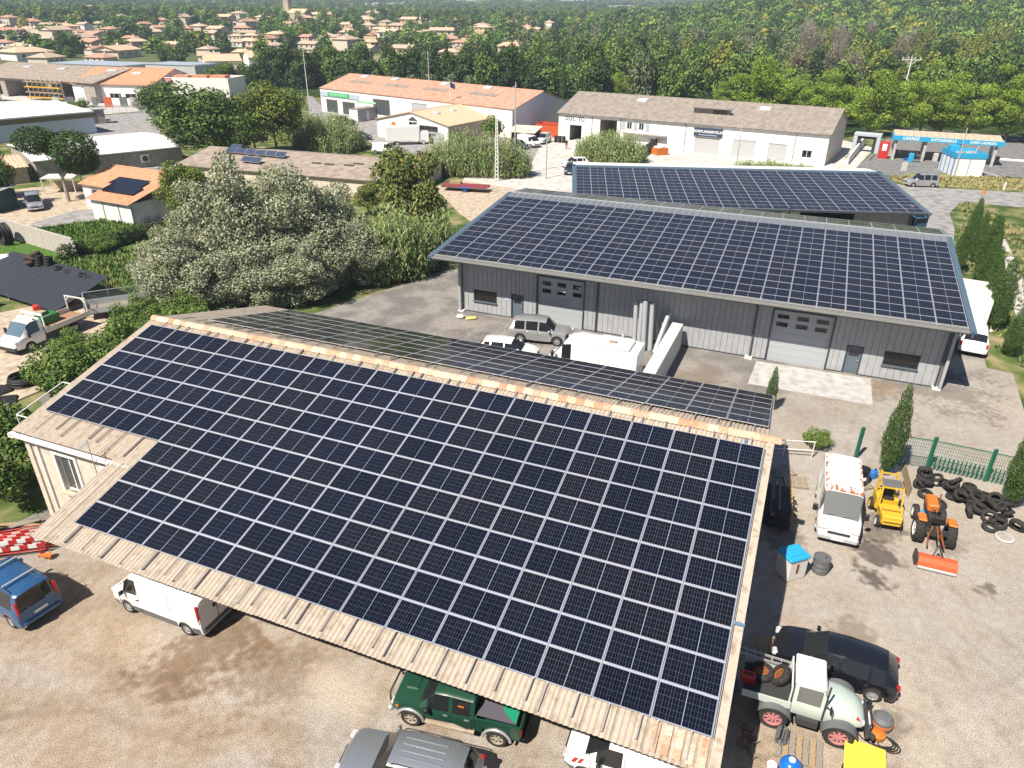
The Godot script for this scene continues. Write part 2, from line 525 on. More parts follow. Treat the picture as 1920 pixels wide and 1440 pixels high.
# gravel of the two yards: tan and grey stone, tyre-worn earth, oil and damp stains
func yard_image() -> ImageTexture:
	var w := 1100
	var h := 935
	var im := Image.create(w, h, false, Image.FORMAT_RGB8)
	var n1 := noise2(101, 0.055, 4)
	var n2 := noise2(102, 0.32, 4)
	var n3 := noise2(103, 2.2, 3)
	var stains := [[-11.6, -19.9, 2.3, 0.55, Vector3(0.16, 0.10, 0.06)], [-9.4, -18.6, 2.0, 0.35, Vector3(0.19, 0.125, 0.075)],
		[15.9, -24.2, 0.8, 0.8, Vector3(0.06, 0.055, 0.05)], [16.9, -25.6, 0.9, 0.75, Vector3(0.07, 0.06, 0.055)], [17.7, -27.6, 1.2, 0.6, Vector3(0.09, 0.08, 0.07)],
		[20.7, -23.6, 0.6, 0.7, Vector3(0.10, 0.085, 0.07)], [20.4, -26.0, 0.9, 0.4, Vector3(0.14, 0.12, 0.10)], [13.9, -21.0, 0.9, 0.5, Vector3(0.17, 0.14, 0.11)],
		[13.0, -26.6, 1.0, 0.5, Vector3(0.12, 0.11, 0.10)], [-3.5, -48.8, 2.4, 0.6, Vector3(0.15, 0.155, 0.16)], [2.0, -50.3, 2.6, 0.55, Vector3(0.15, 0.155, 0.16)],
		[-6.0, -47.0, 3.4, 0.45, Vector3(0.46, 0.35, 0.26)], [12.0, -43.0, 3.0, 0.4, Vector3(0.30, 0.23, 0.17)], [24.6, -42.0, 1.0, 0.6, Vector3(0.42, 0.30, 0.19)],
		[-6.2, -17.8, 1.3, 0.5, Vector3(0.62, 0.56, 0.48)], [28.0, -42.5, 4.0, 0.45, Vector3(0.13, 0.13, 0.135)], [13.3, -17.0, 0.8, 0.5, Vector3(0.16, 0.13, 0.10)]]
	var tracks := [[-4.0, 14.0, 32.0], [-14.0, 12.0, 29.0], [2.0, -60.0, 44.5], [44.0, -18.0, 27.0], [40.0, -26.0, 21.0], [-30.0, 6.0, 24.0], [20.0, -70.0, 28.0], [52.0, -60.0, 27.0]]
	for j in h:
		var z := lerpf(-80.0, 5.0, (j + 0.5) / h)
		for i in w:
			var x := lerpf(-45.0, 55.0, (i + 0.5) / w)
			var a := n1.get_noise_2d(x, z)
			var b := n2.get_noise_2d(x, z)
			var c := n3.get_noise_2d(x, z)

			var back := smoothstep(-27.0, -41.0, z + 0.4 * x + 3.0 * a)
			var east := smoothstep(8.0, 15.0, x + 3.0 * b) * (1.0 - back)
			var grey := clampf(0.55 + 1.5 * a + 0.85 * b + 0.45 * c, 0.0, 1.0)
			var col := Vector3(0.385, 0.31, 0.232).lerp(Vector3(0.375, 0.345, 0.31), grey)
			col = col.lerp(Vector3(0.435, 0.385, 0.325).lerp(Vector3(0.375, 0.35, 0.32), grey), east)
			col = col.lerp(Vector3(0.215, 0.21, 0.205).lerp(Vector3(0.29, 0.275, 0.255), clampf(0.5 + 1.6 * b + 0.8 * a, 0.0, 1.0)), back)
			for q in tracks:
				var td: float = Vector2(x - q[0], z - q[1]).length() - q[2]
				var tk := maxf(smoothstep(0.22, 0.08, absf(td + 0.05 * c)), smoothstep(0.22, 0.08, absf(td - 1.55 + 0.05 * c)))
				col *= 1.0 + tk * (0.10 * b - 0.07)
			col *= 1.0 + 0.20 * b + 0.20 * c
			for s in stains:
				var dx: float = x - s[0]
				var dz: float = z - s[1]
				var rr: float = s[2]
				var d2 := dx * dx + dz * dz
				if d2 < rr * rr * 2.3:
					var k := smoothstep(1.10, 0.45, sqrt(d2) / rr + 0.9 * b + 0.6 * c) * float(s[3])
					col = col.lerp(s[4], k)
			im.set_pixel(i, j, Color(col.x, col.y, col.z).linear_to_srgb())
	return ImageTexture.create_from_image(im)

func make_ground() -> void:

	var g := MB.new()
	g.quad(Vector3(-9000, 0, 3000), Vector3(9000, 0, 3000), Vector3(9000, 0, -12000), Vector3(-9000, 0, -12000))
	structure("ground", g, M.soil_grass)

	var ym := mat("yard", Color(1, 1, 1), 0.95, 0.0, 0.2)
	ym.albedo_texture = yard_image()
	ym.detail_enabled = true
	ym.detail_blend_mode = BaseMaterial3D.BLEND_MODE_MUL
	ym.detail_uv_layer = BaseMaterial3D.DETAIL_UV_2
	ym.detail_albedo = noise_tex(104, 0.13, [[0.0, Color(0.60, 0.59, 0.58)], [0.35, Color(0.83, 0.82, 0.81)], [0.55, Color(0.95, 0.945, 0.94)], [0.75, Color(1, 1, 1)], [1.0, Color(1, 1, 1)]], 1024, 4)
	ym.uv2_scale = Vector3.ONE
	var poly := PackedVector2Array([Vector2(-30, -40), Vector2(-24, -43), Vector2(-20, -50), Vector2(-15.5, -55), Vector2(-7, -65), Vector2(-4.8, -66), Vector2(0, -72), Vector2(28, -66), Vector2(36.38, -54.3), Vector2(35.4, -50), Vector2(33.4, -45.4), Vector2(34.7, -44.6), Vector2(28.5, -31.8), Vector2(40, -25), Vector2(40, 3), Vector2(-44, 3), Vector2(-44, -24), Vector2(-25, -25.5), Vector2(-22.5, -29)])
	var y := 0.012
	var idx := Geometry2D.triangulate_polygon(poly)
	var v := PackedVector3Array()
	var n := PackedVector3Array()
	var u1 := PackedVector2Array()
	var u2 := PackedVector2Array()
	for i in range(0, idx.size(), 3):
		var t := [poly[idx[i]], poly[idx[i + 1]], poly[idx[i + 2]]]
		if (t[1] - t[0]).cross(t[2] - t[0]) < 0.0: t = [t[0], t[2], t[1]]
		for p in t:
			v.append(Vector3(p.x, y, p.y))
			n.append(Vector3.UP)
			u1.append(Vector2((p.x + 45.0) / 100.0, (p.y + 80.0) / 85.0))
			u2.append(p / 9.0)
	var arr := []
	arr.resize(Mesh.ARRAY_MAX)
	arr[Mesh.ARRAY_VERTEX] = v
	arr[Mesh.ARRAY_NORMAL] = n
	arr[Mesh.ARRAY_TEX_UV] = u1
	arr[Mesh.ARRAY_TEX_UV2] = u2
	var am := ArrayMesh.new()
	am.add_surface_from_arrays(Mesh.PRIMITIVE_TRIANGLES, arr)
	am.surface_set_material(0, ym)
	put("gravel_yard", am).set_meta("kind", "structure")
	patch("bank", PackedVector2Array([Vector2(59.09, -96.07), Vector2(59.84, -95.50), Vector2(64.03, -93.35), Vector2(69.47, -89.20), Vector2(80, -60), Vector2(60, -31.8), Vector2(28.55, -31.77), Vector2(34.75, -44.62), Vector2(33.37, -45.43), Vector2(35.46, -50.06), Vector2(39.10, -59.28), Vector2(50.11, -79.88), Vector2(56.16, -89.73)]), 0.016, M.soil_grass)
	patch("road", PackedVector2Array([Vector2(54.66, -109.37), Vector2(56.74, -105.43), Vector2(68.10, -102.49), Vector2(95.79, -96.53), Vector2(90.22, -84.29), Vector2(63.68, -93.91), Vector2(60.18, -96.11), Vector2(57.96, -94.25), Vector2(54.45, -89.66), Vector2(51.04, -82.14), Vector2(46.15, -73.66), Vector2(36.38, -54.33), Vector2(30.92, -52.00), Vector2(34.84, -71.43), Vector2(44.25, -101.09)]), 0.020, M.asphalt)
	patch("station_forecourt", PackedVector2Array([Vector2(46.32, -106.37), Vector2(54.05, -117.44), Vector2(64.84, -134.10), Vector2(83.26, -165.12), Vector2(118.17, -148.38), Vector2(110.47, -105.91), Vector2(75.83, -112.73), Vector2(66.20, -114.68), Vector2(59.84, -113.54), Vector2(55.26, -112.51)]), 0.024, M.asphalt_dark)
	patch("grass_verge", PackedVector2Array([Vector2(55.60, -110.56), Vector2(60.88, -114.00), Vector2(65.98, -114.26), Vector2(75.33, -111.91), Vector2(102.93, -107.11), Vector2(96.70, -97.88), Vector2(68.72, -103.54), Vector2(57.09, -106.16)]), 0.032, M.dry_grass)
	patch("parking_line", PackedVector2Array([Vector2(74.0, -118.0), Vector2(74.25, -118.0), Vector2(74.9, -113.4), Vector2(74.65, -113.4)]), 0.030, M.white_dirty)
	patch("path", PackedVector2Array([Vector2(54.61, -80.04), Vector2(51.71, -73.84), Vector2(46.68, -65.16), Vector2(42.26, -56.84), Vector2(39.17, -50.16), Vector2(32.23, -37.39), Vector2(33.21, -37.41), Vector2(40.61, -50.19), Vector2(45.27, -59.45), Vector2(50.74, -70.19), Vector2(54.34, -77.90), Vector2(55.39, -80.95)]), 0.028, M.concrete)
	patch("estate_yard", PackedVector2Array([Vector2(2.09, -109.89), Vector2(4.65, -144.12), Vector2(8.81, -149.02), Vector2(63.59, -150.75), Vector2(66.64, -138.15), Vector2(53.68, -116.56), Vector2(45.61, -104.56), Vector2(6.96, -82.79), Vector2(2.40, -87.56), Vector2(-7.89, -103.82), Vector2(-6.80, -111.43), Vector2(1.73, -113.91)]), 0.036, M.pale_yard)
	patch("client_yard", PackedVector2Array([Vector2(-62.82, -232.51), Vector2(-48.72, -193.10), Vector2(-27.89, -178.42), Vector2(4.67, -191.99), Vector2(7.52, -163.84), Vector2(5.01, -139.16), Vector2(2.15, -113.93), Vector2(-1.91, -109.69), Vector2(-18.96, -129.26), Vector2(-22.22, -126.48), Vector2(-27.46, -140.21), Vector2(-35.25, -153.15), Vector2(-43.33, -168.59), Vector2(-47.96, -177.44)]), 0.040, M.asphalt)
	patch("side_road", PackedVector2Array([Vector2(-95.17, -170.48), Vector2(-85.81, -180.04), Vector2(-80.05, -174.62), Vector2(-72.65, -154.29), Vector2(-57.41, -119.63), Vector2(-50.57, -107.29), Vector2(-55.78, -107.04), Vector2(-72.60, -140.49), Vector2(-79.23, -138.82)]), 0.044, M.asphalt)
	patch("works_yard", PackedVector2Array([Vector2(-180, -215), Vector2(-96, -172), Vector2(-86, -183), Vector2(-98, -222), Vector2(-180, -250)]), 0.046, M.pale_yard)
	patch("dirt_drive", PackedVector2Array([Vector2(-76.02, -88.46), Vector2(-65.66, -98.74), Vector2(-58.57, -101.06), Vector2(-49.30, -87.40), Vector2(-54.82, -78.63), Vector2(-62.06, -74.85)]), 0.048, M.dirt)
	patch("house_yard", PackedVector2Array([Vector2(-53.23, -86.61), Vector2(-48.10, -88.04), Vector2(-41.21, -83.41), Vector2(-39.62, -79.20), Vector2(-47.32, -82.59), Vector2(-53.08, -78.69), Vector2(-54.71, -80.43)]), 0.052, M.asphalt)
	patch("lawn", PackedVector2Array([Vector2(-53.00, -76.12), Vector2(-52.53, -78.27), Vector2(-47.32, -82.59), Vector2(-39.43, -78.76), Vector2(-39.01, -77.26), Vector2(-40.76, -70.70), Vector2(-43.20, -69.19), Vector2(-44.75, -70.57)]), 0.056, M.green_grass)
	patch("meadow", PackedVector2Array([Vector2(-61.90, -70.32), Vector2(-54.38, -75.20), Vector2(-43.53, -68.83), Vector2(-40.41, -69.99), Vector2(-38.73, -76.64), Vector2(-33.82, -70.94), Vector2(-26.69, -52.67), Vector2(-29.57, -47.51), Vector2(-36.70, -57.13), Vector2(-41.19, -61.03), Vector2(-58.71, -63.32)]), 0.060, M.green_grass)
	patch("dirt_yard", PackedVector2Array([Vector2(-45, -38), Vector2(-42, -53), Vector2(-36.48, -57.89), Vector2(-31, -57.26), Vector2(-29.61, -54.92), Vector2(-27.94, -52.63), Vector2(-29.83, -47.43), Vector2(-29.78, -41.59), Vector2(-32.61, -36.08)]), 0.064, M.dirt)
	patch("bare_field", PackedVector2Array([Vector2(-11.20, -101.34), Vector2(-8.07, -106.35), Vector2(-2.16, -102.34), Vector2(2.65, -99.22), Vector2(1.0, -84), Vector2(-3.90, -80.37), Vector2(-6.71, -87.20)]), 0.068, M.dirt)
	patch("wood_floor", PackedVector2Array([Vector2(-75, -226), Vector2(-50, -213), Vector2(-30, -208), Vector2(10, -196), Vector2(20, -172), Vector2(66, -150), Vector2(84, -168), Vector2(125, -140), Vector2(300, -200), Vector2(300, -480), Vector2(-60, -480), Vector2(-85, -300)]), 0.072, M.woodland)
	var slab := MB.new()
	slab.prism(PackedVector2Array([Vector2(17.36, -46.09), Vector2(15.75, -42.61), Vector2(22.87, -39.83), Vector2(24.31, -43.42)]), -0.05, 0.05)
	structure("concrete_slab", slab, M.concrete).set_meta("label", "pale concrete apron in front of the grey gate")

# ------------------------------------------------------------------ photovoltaic roofs
var pv_mesh: ArrayMesh
var pv_meshes := []

func solar_panel_mesh(gm: Material, w := 1.722, d := 1.134) -> ArrayMesh:
	var f := MB.new()
	var lip := 0.011
	var t := 0.034
	var hw := w / 2
	var hd := d / 2
	for s in [-1, 1]:
		f.box(Vector3(0, t / 2, s * (hd - lip / 2)), Vector3(w, t, lip))
		f.box(Vector3(s * (hw - lip / 2), t / 2, 0), Vector3(lip, t, d - 2 * lip))
	f.box(Vector3(0, 0.004, 0), Vector3(w - 2 * lip, 0.006, d - 2 * lip))
	var am := f.mesh(M.pv_frame)
	var g := MB.new()
	var y := t - 0.003
	g.quad(Vector3(-hw + lip, y, hd - lip), Vector3(hw - lip, y, hd - lip), Vector3(hw - lip, y, -hd + lip), Vector3(-hw + lip, y, -hd + lip))
	return g.mesh(gm, am)

# a frame on a slope: x along the eave, y out of the roof, z down the slope
func slope_frame(o: Vector3, deg: float, back := false) -> Transform3D:
	var a := deg_to_rad(deg)
	if back: return Transform3D(Basis(Vector3(-1, 0, 0), Vector3(0, cos(a), -sin(a)), Vector3(0, -sin(a), -cos(a))), o)
	return Transform3D(Basis(Vector3(1, 0, 0), Vector3(0, cos(a), sin(a)), Vector3(0, -sin(a), cos(a))), o)

func lay_panels(parent: Node, fr: Transform3D, cols: int, rows: int, a: float, b: float, skip_cols := 0, skip_from := 99) -> void:
	var r := RandomNumberGenerator.new()
	r.seed = cols * 100 + rows
	for j in rows:
		for i in cols:
			if j >= skip_from and i < skip_cols: continue
			var o := put("solar_panel", pv_meshes[[0, 0, 1, 1, 2][r.randi() % 5]], parent)
			var tilt := Basis.from_euler(Vector3(r.randf_range(-0.004, 0.004), 0, r.randf_range(-0.0025, 0.0025)))
			o.transform = Transform3D(fr.basis * tilt, fr * Vector3((i + 0.5) * a, -0.034 + r.randf_range(-0.002, 0.002), (j + 0.5) * b))

# corrugated sheet: waves run along z of the slope frame
func wave_sheet(fr: Transform3D, u0: float, u1: float, v0: float, v1: float, pitch: float, amp: float, seg := 6, thick := 0.0) -> MB:
	var m := MB.new()
	var count := int(ceil((u1 - u0) / pitch * seg))
	var px := []
	for i in count + 1:
		var u := minf(u0 + i * pitch / seg, u1)
		px.append(Vector2(u, amp * cos(TAU * u / pitch)))
	for i in count:
		var p: Vector2 = px[i]
		var q: Vector2 = px[i + 1]
		if q.x - p.x < 0.0005: continue
		var n0 := (fr.basis * Vector3(amp * TAU / pitch * sin(TAU * p.x / pitch), 1, 0)).normalized()
		var n1 := (fr.basis * Vector3(amp * TAU / pitch * sin(TAU * q.x / pitch), 1, 0)).normalized()
		var A := fr * Vector3(p.x, p.y, v1)
		var B := fr * Vector3(q.x, q.y, v1)
		var C := fr * Vector3(q.x, q.y, v0)
		var D := fr * Vector3(p.x, p.y, v0)
		for k in [[A, n0], [C, n1], [B, n1], [A, n0], [D, n0], [C, n1]]:
			m.v.append(k[0])
			m.n.append(k[1])
			m.uv.append(Vector2.ZERO)
		if thick > 0.0:
			var dn := fr.basis.y * thick
			m.quad(A - dn, B - dn, B, A)
	return m

func half_tile(fr: Transform3D, u0: float, u1: float, r0: float, r1: float, v: float, y: float) -> MB:
	var m := MB.new()
	var k := 8
	var R := []
	for e in [[u0, r0], [u1, r1]]:
		for rr in [0.0, 0.022]:
			var ring := []
			for i in k + 1:
				var a := PI * i / k
				ring.append(fr * Vector3(e[0], y + sin(a) * (e[1] - rr), v + cos(a) * (e[1] - rr)))
			R.append(ring)
	var c0 := fr * Vector3(u0, y - 0.1, v)
	var c1 := fr * Vector3(u1, y - 0.1, v)
	for i in k:
		m.squad(R[0][i], R[2][i], R[2][i + 1], R[0][i + 1], c0, c1, c1, c0)
		m.quad(R[0][i], R[0][i + 1], R[1][i + 1], R[1][i])
		m.quad(R[2][i + 1], R[2][i], R[3][i], R[3][i + 1])
	return m

func framed_window(parent: Node, called: String, c: Vector3, w: float, h: float, deep: float, fm: Material, gm: Material, bars := 1) -> void:

	var f := MB.new()
	var t := 0.07
	f.box(c + Vector3(0, h / 2 - t / 2, -deep), Vector3(w, t, 0.06))
	f.box(c + Vector3(0, -h / 2 + t / 2, -deep), Vector3(w, t, 0.06))
	for s in [-1, 1]: f.box(c + Vector3(s * (w / 2 - t / 2), 0, -deep), Vector3(t, h - 2 * t, 0.06))
	for k in bars: f.box(c + Vector3(-w / 2 + w * (k + 1) / (bars + 1), 0, -deep), Vector3(t * 0.8, h - 2 * t, 0.055))
	var o := obj(called, f, fm, parent)
	var g := MB.new()
	g.box(c + Vector3(0, 0, -deep - 0.005), Vector3(w - 2 * t, h - 2 * t, 0.02))
	obj("pane", g, gm, o)

# wall along +x at z = zf (outer face), thickness to -z, with rectangular openings [x0, x1, y0, y1]
func wall_with_openings(x0: float, x1: float, y0: float, y1: float, zf: float, th: float, holes: Array) -> MB:
	var m := MB.new()
	var xs := [x0, x1]
	for h in holes:
		xs.append(clampf(h[0], x0, x1))
		xs.append(clampf(h[1], x0, x1))
	xs.sort()
	for i in xs.size() - 1:
		var a: float = xs[i]
		var b: float = xs[i + 1]
		if b - a < 0.001: continue
		var mid := (a + b) / 2
		var spans := [[y0, y1]]
		for h in holes:
			if h[0] < mid and mid < h[1]:
				var nx := []
				for s in spans:
					if h[2] > s[0]: nx.append([s[0], minf(s[1], h[2])])
					if h[3] < s[1]: nx.append([maxf(s[0], h[3]), s[1]])
				spans = nx
		for s in spans:
			if s[1] - s[0] > 0.001: m.box(Vector3(mid, (s[0] + s[1]) / 2, zf - th / 2), Vector3(b - a, s[1] - s[0], th))
	return m

func make_front_building() -> void:
	for k in 3: pv_meshes.append(solar_panel_mesh(M["pv_glass_%d" % k]))
	pv_mesh = pv_meshes[0]
	var t := thing("solar_workshop", "cream workshop whose tan corrugated roof carries a stepped field of dark solar panels", "building", Vector3(-19.25, 0, -35.333), deg_to_rad(-21.755))
	var AF := 13.882
	var AB := 15.541
	var ff := slope_frame(Vector3(0, 6.988, 0), AF)
	var fb := slope_frame(Vector3(31.40, 6.726, -2.195), AB, true)

	var roof := Node3D.new()
	roof.name = "roof"
	t.add_child(roof)
	var rr := RandomNumberGenerator.new()
	rr.seed = 5
	var pitch := 0.177
	var u := -0.55
	var k := 0
	while u < 31.45:
		var u1 := minf(u + pitch * 5, 31.5)
		var vend := 8.45 if u1 < 6.5 else 12.70
		var drop := rr.randf_range(-0.012, 0.012)
		var fr := ff.translated_local(Vector3(0, -0.145, 0))
		obj("roof_sheet", wave_sheet(fr, u, u1 + 0.03, -0.70, vend + drop, pitch, 0.026, 6, 0.012), M["fibre_%d" % (rr.randi() % 3)], roof)
		u = u1
		k += 1
	u = -0.1
	while u < 32.0:
		var u1 := minf(u + pitch * 5, 32.0)
		var fr := fb.translated_local(Vector3(0, -0.145, 0))
		obj("roof_sheet", wave_sheet(fr, u, u1 + 0.03, -1.54, 7.62, pitch, 0.026, 6, 0.012), M["fibre_%d" % (rr.randi() % 3)], roof)
		u = u1

	var vg := MB.new()
	vg.xf = ff
	vg.box(Vector3(31.56, -0.13, 5.98), Vector3(0.26, 0.05, 13.4))
	vg.box(Vector3(31.67, -0.24, 5.98), Vector3(0.04, 0.20, 13.4))
	obj("verge_board", vg, M.fibre_1, roof)
	vg = MB.new()
	vg.xf = ff
	vg.box(Vector3(6.28, -0.19, 10.6), Vector3(0.05, 0.14, 4.2))
	obj("verge_board", vg, M.fibre_1, roof)

	for i in 5:
		for j in 3:
			var m := MB.new()
			m.xf = ff
			m.box(Vector3(29.85 + i * 0.34, -0.10 + 0.008 * j, 11.92 + j * 0.27), Vector3(0.20, 0.03, 0.30))
			obj("roof_tile", m, M["tile_%d" % ((i * 3 + j * 2) % 5)], roof)

	u = -0.5
	while u < 31.5:
		var o := obj("ridge_tile", half_tile(Transform3D(), u, u + 0.43, 0.215, 0.19, -0.62, 6.99 + rr.randf_range(-0.008, 0.008)), M["tile_%d" % [0, 1, 1, 3, 3, 3, 0, 4, 2, 1][rr.randi() % 10]], roof)
		u += 0.40

	var rails := [7.29, 8.26, 9.24, 10.19, 11.19, 12.17, 12.66, 13.63, 14.58, 15.53, 16.01, 17.41, 17.92, 18.89, 19.82, 20.82, 21.29, 22.25, 23.16, 24.13, 25.07, 26.04, 26.5, 27.48, 28.42, 29.38, 29.86, 30.8]
	for x in rails:
		var m := MB.new()
		m.xf = ff
		var e := 12.55 + rr.randf_range(-0.12, 0.1)
		m.box(Vector3(x, -0.062, (11.6 + e) / 2), Vector3(0.042, 0.05, e - 11.6))
		m.box(Vector3(x - 0.03, -0.095, e - 0.03), Vector3(0.03, 0.06, 0.06))
		obj("mounting_rail", m, M.pv_rail, roof)
	for x in [0.67, 1.58, 2.19, 3.59, 4.14, 5.03, 6.02]:
		var m := MB.new()
		m.xf = ff
		var e := 8.05 + rr.randf_range(-0.25, 0.2)
		m.box(Vector3(x, -0.062, (6.9 + e) / 2), Vector3(0.042, 0.05, e - 6.9))
		m.box(Vector3(x - 0.03, -0.095, e - 0.03), Vector3(0.03, 0.06, 0.06))
		obj("mounting_rail", m, M.pv_rail, roof)
	for x in [0.67, 1.58, 2.19, 3.59, 4.14, 5.03, 6.02, 6.99, 7.47, 8.42, 9.41, 10.39, 11.29, 12.79, 13.71, 14.7, 15.63, 16.1, 17.51, 18.0, 18.92, 19.84, 20.8, 21.24, 22.24, 23.15, 25.08, 26.05, 26.47, 27.44, 28.4, 29.37, 29.87, 30.83]:
		var m := MB.new()
		m.xf = ff
		m.box(Vector3(x, -0.055, -0.22), Vector3(0.05, 0.06, 0.52))
		obj("mounting_rail", m, M.pv_rail, roof)
		m = MB.new()
		m.xf = fb
		m.box(Vector3(31.4 - x, -0.062, -0.30), Vector3(0.042, 0.05, 0.9))
		obj("mounting_rail", m, M.pv_rail, roof)

	for j in range(1, 10):
		var m := MB.new()
		m.xf = ff
		var x0 := 0.0 if j < 6 else 4 * 1.742
		m.box(Vector3((x0 + 31.356) / 2, -0.012, j * 1.1739), Vector3(31.356 - x0, 0.018, 0.030))
		obj("joint_strip", m, M.pv_frame, roof)
	for side in 1:
		var m := MB.new()
		m.xf = ff
		m.box(Vector3(31.38, -0.05, 5.87), Vector3(0.012, 0.05, 11.74))
		obj("joint_strip", m, M.pv_frame, roof)

	var cd := MB.new()
	cd.xf = ff
	cd.box(Vector3(30.62, -0.08, -0.12), Vector3(0.12, 0.05, 0.45))
	cd.box(Vector3(31.50, -0.07, 7.95), Vector3(0.42, 0.06, 0.10))
	obj("cable_duct", cd, mat("duct_blue", S(0.14, 0.24, 0.36), 0.4, 0.3), roof)
	lay_panels(roof, ff, 18, 10, 1.742, 1.1739, 4, 6)
	lay_panels(roof, fb, 17, 6, 1.742, 1.1739)

	var w := wall_with_openings(-0.15, 6.9, -0.3, 4.78, 7.95, 0.3, [[1.55, 2.75, 1.95, 3.95], [4.55, 5.75, 1.95, 3.95]])

	w.box(Vector3(0.0, 2.1, 0.0), Vector3(0.30, 4.8, 15.6))
	w.box(Vector3(15.7, 2.0, -9.0), Vector3(31.2, 4.6, 0.3))
	obj("wall", w, M.render_cream, t)

	for gx in [-0.05, 31.22]:
		var gm := MB.new()
		var zf := 11.9 if gx > 1.0 else 7.9
		var yf := 6.84 - zf * tan(deg_to_rad(AF))
		var yb := 6.60 - (9.0 - 2.195) * tan(deg_to_rad(AB))
		for s in [-1, 1]:
			var X: float = gx + 0.15 * s
			var P := [Vector3(X, -0.3, zf), Vector3(X, yf - 0.06, zf), Vector3(X, 6.92, -0.65), Vector3(X, yb - 0.06, -9.0), Vector3(X, -0.3, -9.0)]
			if s > 0:
				for i in 3: gm.tri(P[0], P[i + 2], P[i + 1])
			else:
				for i in 3: gm.tri(P[0], P[i + 1], P[i + 2])
		gm.box(Vector3(gx, (yf - 0.4) / 2, zf - 0.02), Vector3(0.3, yf + 0.2, 0.3))
		obj("gable_wall", gm, M.render_cream, t)

	var lw := wall_with_openings(6.6, 31.1, -0.3, 5.3, 5.5, 0.25, [[8.5, 12.5, -0.3, 3.6], [15, 19, -0.3, 3.6], [22, 26, -0.3, 3.6]])
	lw.box(Vector3(6.75, 2.1, 6.8), Vector3(0.3, 4.3, 2.6))
	obj("wall", lw, M.render_cream, t)
	for x in [10.5, 17.0, 24.0]:
		var d := MB.new()
		for i in 6: d.box(Vector3(x, 0.3 + i * 0.6, 5.35), Vector3(3.98, 0.58, 0.06))
		obj("workshop_door", d, M.metal_door, t)
	for x in [10.0, 14.0, 18.0, 22.0, 26.0]:
		var d := MB.new()
		d.box(Vector3(x, 2.2, 8.0), Vector3(0.16, 4.6, 0.16))
		obj("post", d, M.plastic_grey, t)

	for x in [2.15, 5.15]:
		var s := MB.new()
		s.box(Vector3(x - 0.68, 2.95, 7.97), Vector3(0.16, 2.3, 0.08))
		s.box(Vector3(x + 0.68, 2.95, 7.97), Vector3(0.16, 2.3, 0.08))
		s.box(Vector3(x, 4.03, 7.97), Vector3(1.2, 0.16, 0.08))
		obj("window_surround", s, M.white, t)
		var sl := MB.new()
		sl.box(Vector3(x, 1.90, 7.98), Vector3(1.36, 0.10, 0.36))
		obj("window_sill", sl, M.tile_3, t)
		framed_window(t, "window", Vector3(x, 2.95, 7.95), 1.18, 1.98, 0.16, M.white, M.glass_mid, 1)

	var gt := MB.new()
	gt.box(Vector3(3.05, 4.70, 8.30), Vector3(7.2, 0.16, 0.16))
	gt.box(Vector3(-0.45, 4.66, 8.27), Vector3(0.30, 0.20, 0.22))
	gt.box(Vector3(0.55, 2.3, 8.00), Vector3(0.09, 4.7, 0.09))
	obj("gutter", gt, M.white, t)

	var fm := MB.new()
	fm.bar(Vector3(-0.7, 4.9, 7.2), Vector3(-0.7, 5.6, 4.6), 0.04, 0.04)
	fm.bar(Vector3(-1.5, 4.9, 7.2), Vector3(-1.5, 5.4, 4.6), 0.04, 0.04)
	fm.bar(Vector3(-1.5, 4.9, 7.2), Vector3(-0.3, 4.9, 7.2), 0.04, 0.04)
	fm.bar(Vector3(-1.5, 4.9, 7.2), Vector3(-1.5, 4.0, 7.2), 0.04, 0.04)
	fm.bar(Vector3(-1.5, 5.4, 4.6), Vector3(-0.3, 5.4, 4.6), 0.04, 0.04)
	obj("awning_frame", fm, M.white, t)

	var a := thing("television_aerial", "thin grey television aerial on a mast at the workshop's short eave", "aerial", t.transform * Vector3(4.85, 3.2, 8.5))
	var am := MB.new()
	am.tube([Vector3(0, 0, 0), Vector3(0, 2.6, 0)], 0.022, 6)
	obj("mast", am, M.galva, a)
	am = MB.new()
	am.bar(Vector3(-0.1, 2.4, -0.2), Vector3(0.1, 2.62, 0.9), 0.02, 0.02)
	for i in 9:
		var f := i / 8.0
		var c := Vector3(-0.1, 2.4, -0.2).lerp(Vector3(0.1, 2.62, 0.9), f)
		am.bar(c + Vector3(-0.22 + 0.08 * f, 0, 0.03), c + Vector3(0.22 - 0.08 * f, 0, -0.03), 0.012, 0.012)
	obj("antenna", am, M.galva, a)

func clad(parent: Node, x0: float, x1: float, y0: float, y1: float, zf: float, holes: Array, m: Material, w := 0.40) -> void:

	var xs := [x0, x1]
	for h in holes:
		xs.append(h[0])
		xs.append(h[1])
	xs.sort()
	for i in xs.size() - 1:
		var L: float = xs[i + 1] - xs[i]
		if L < 0.02: continue
		var cnt: int = maxi(1, int(round(L / w)))
		for c in cnt:
			var a: float = xs[i] + L * c / cnt
			var b: float = xs[i] + L * (c + 1) / cnt
			var part := wall_with_openings(a + 0.012, b - 0.012, y0, y1, zf, 0.05, holes)
			if part.v.size() > 0: obj("cladding_board", part, m, parent)

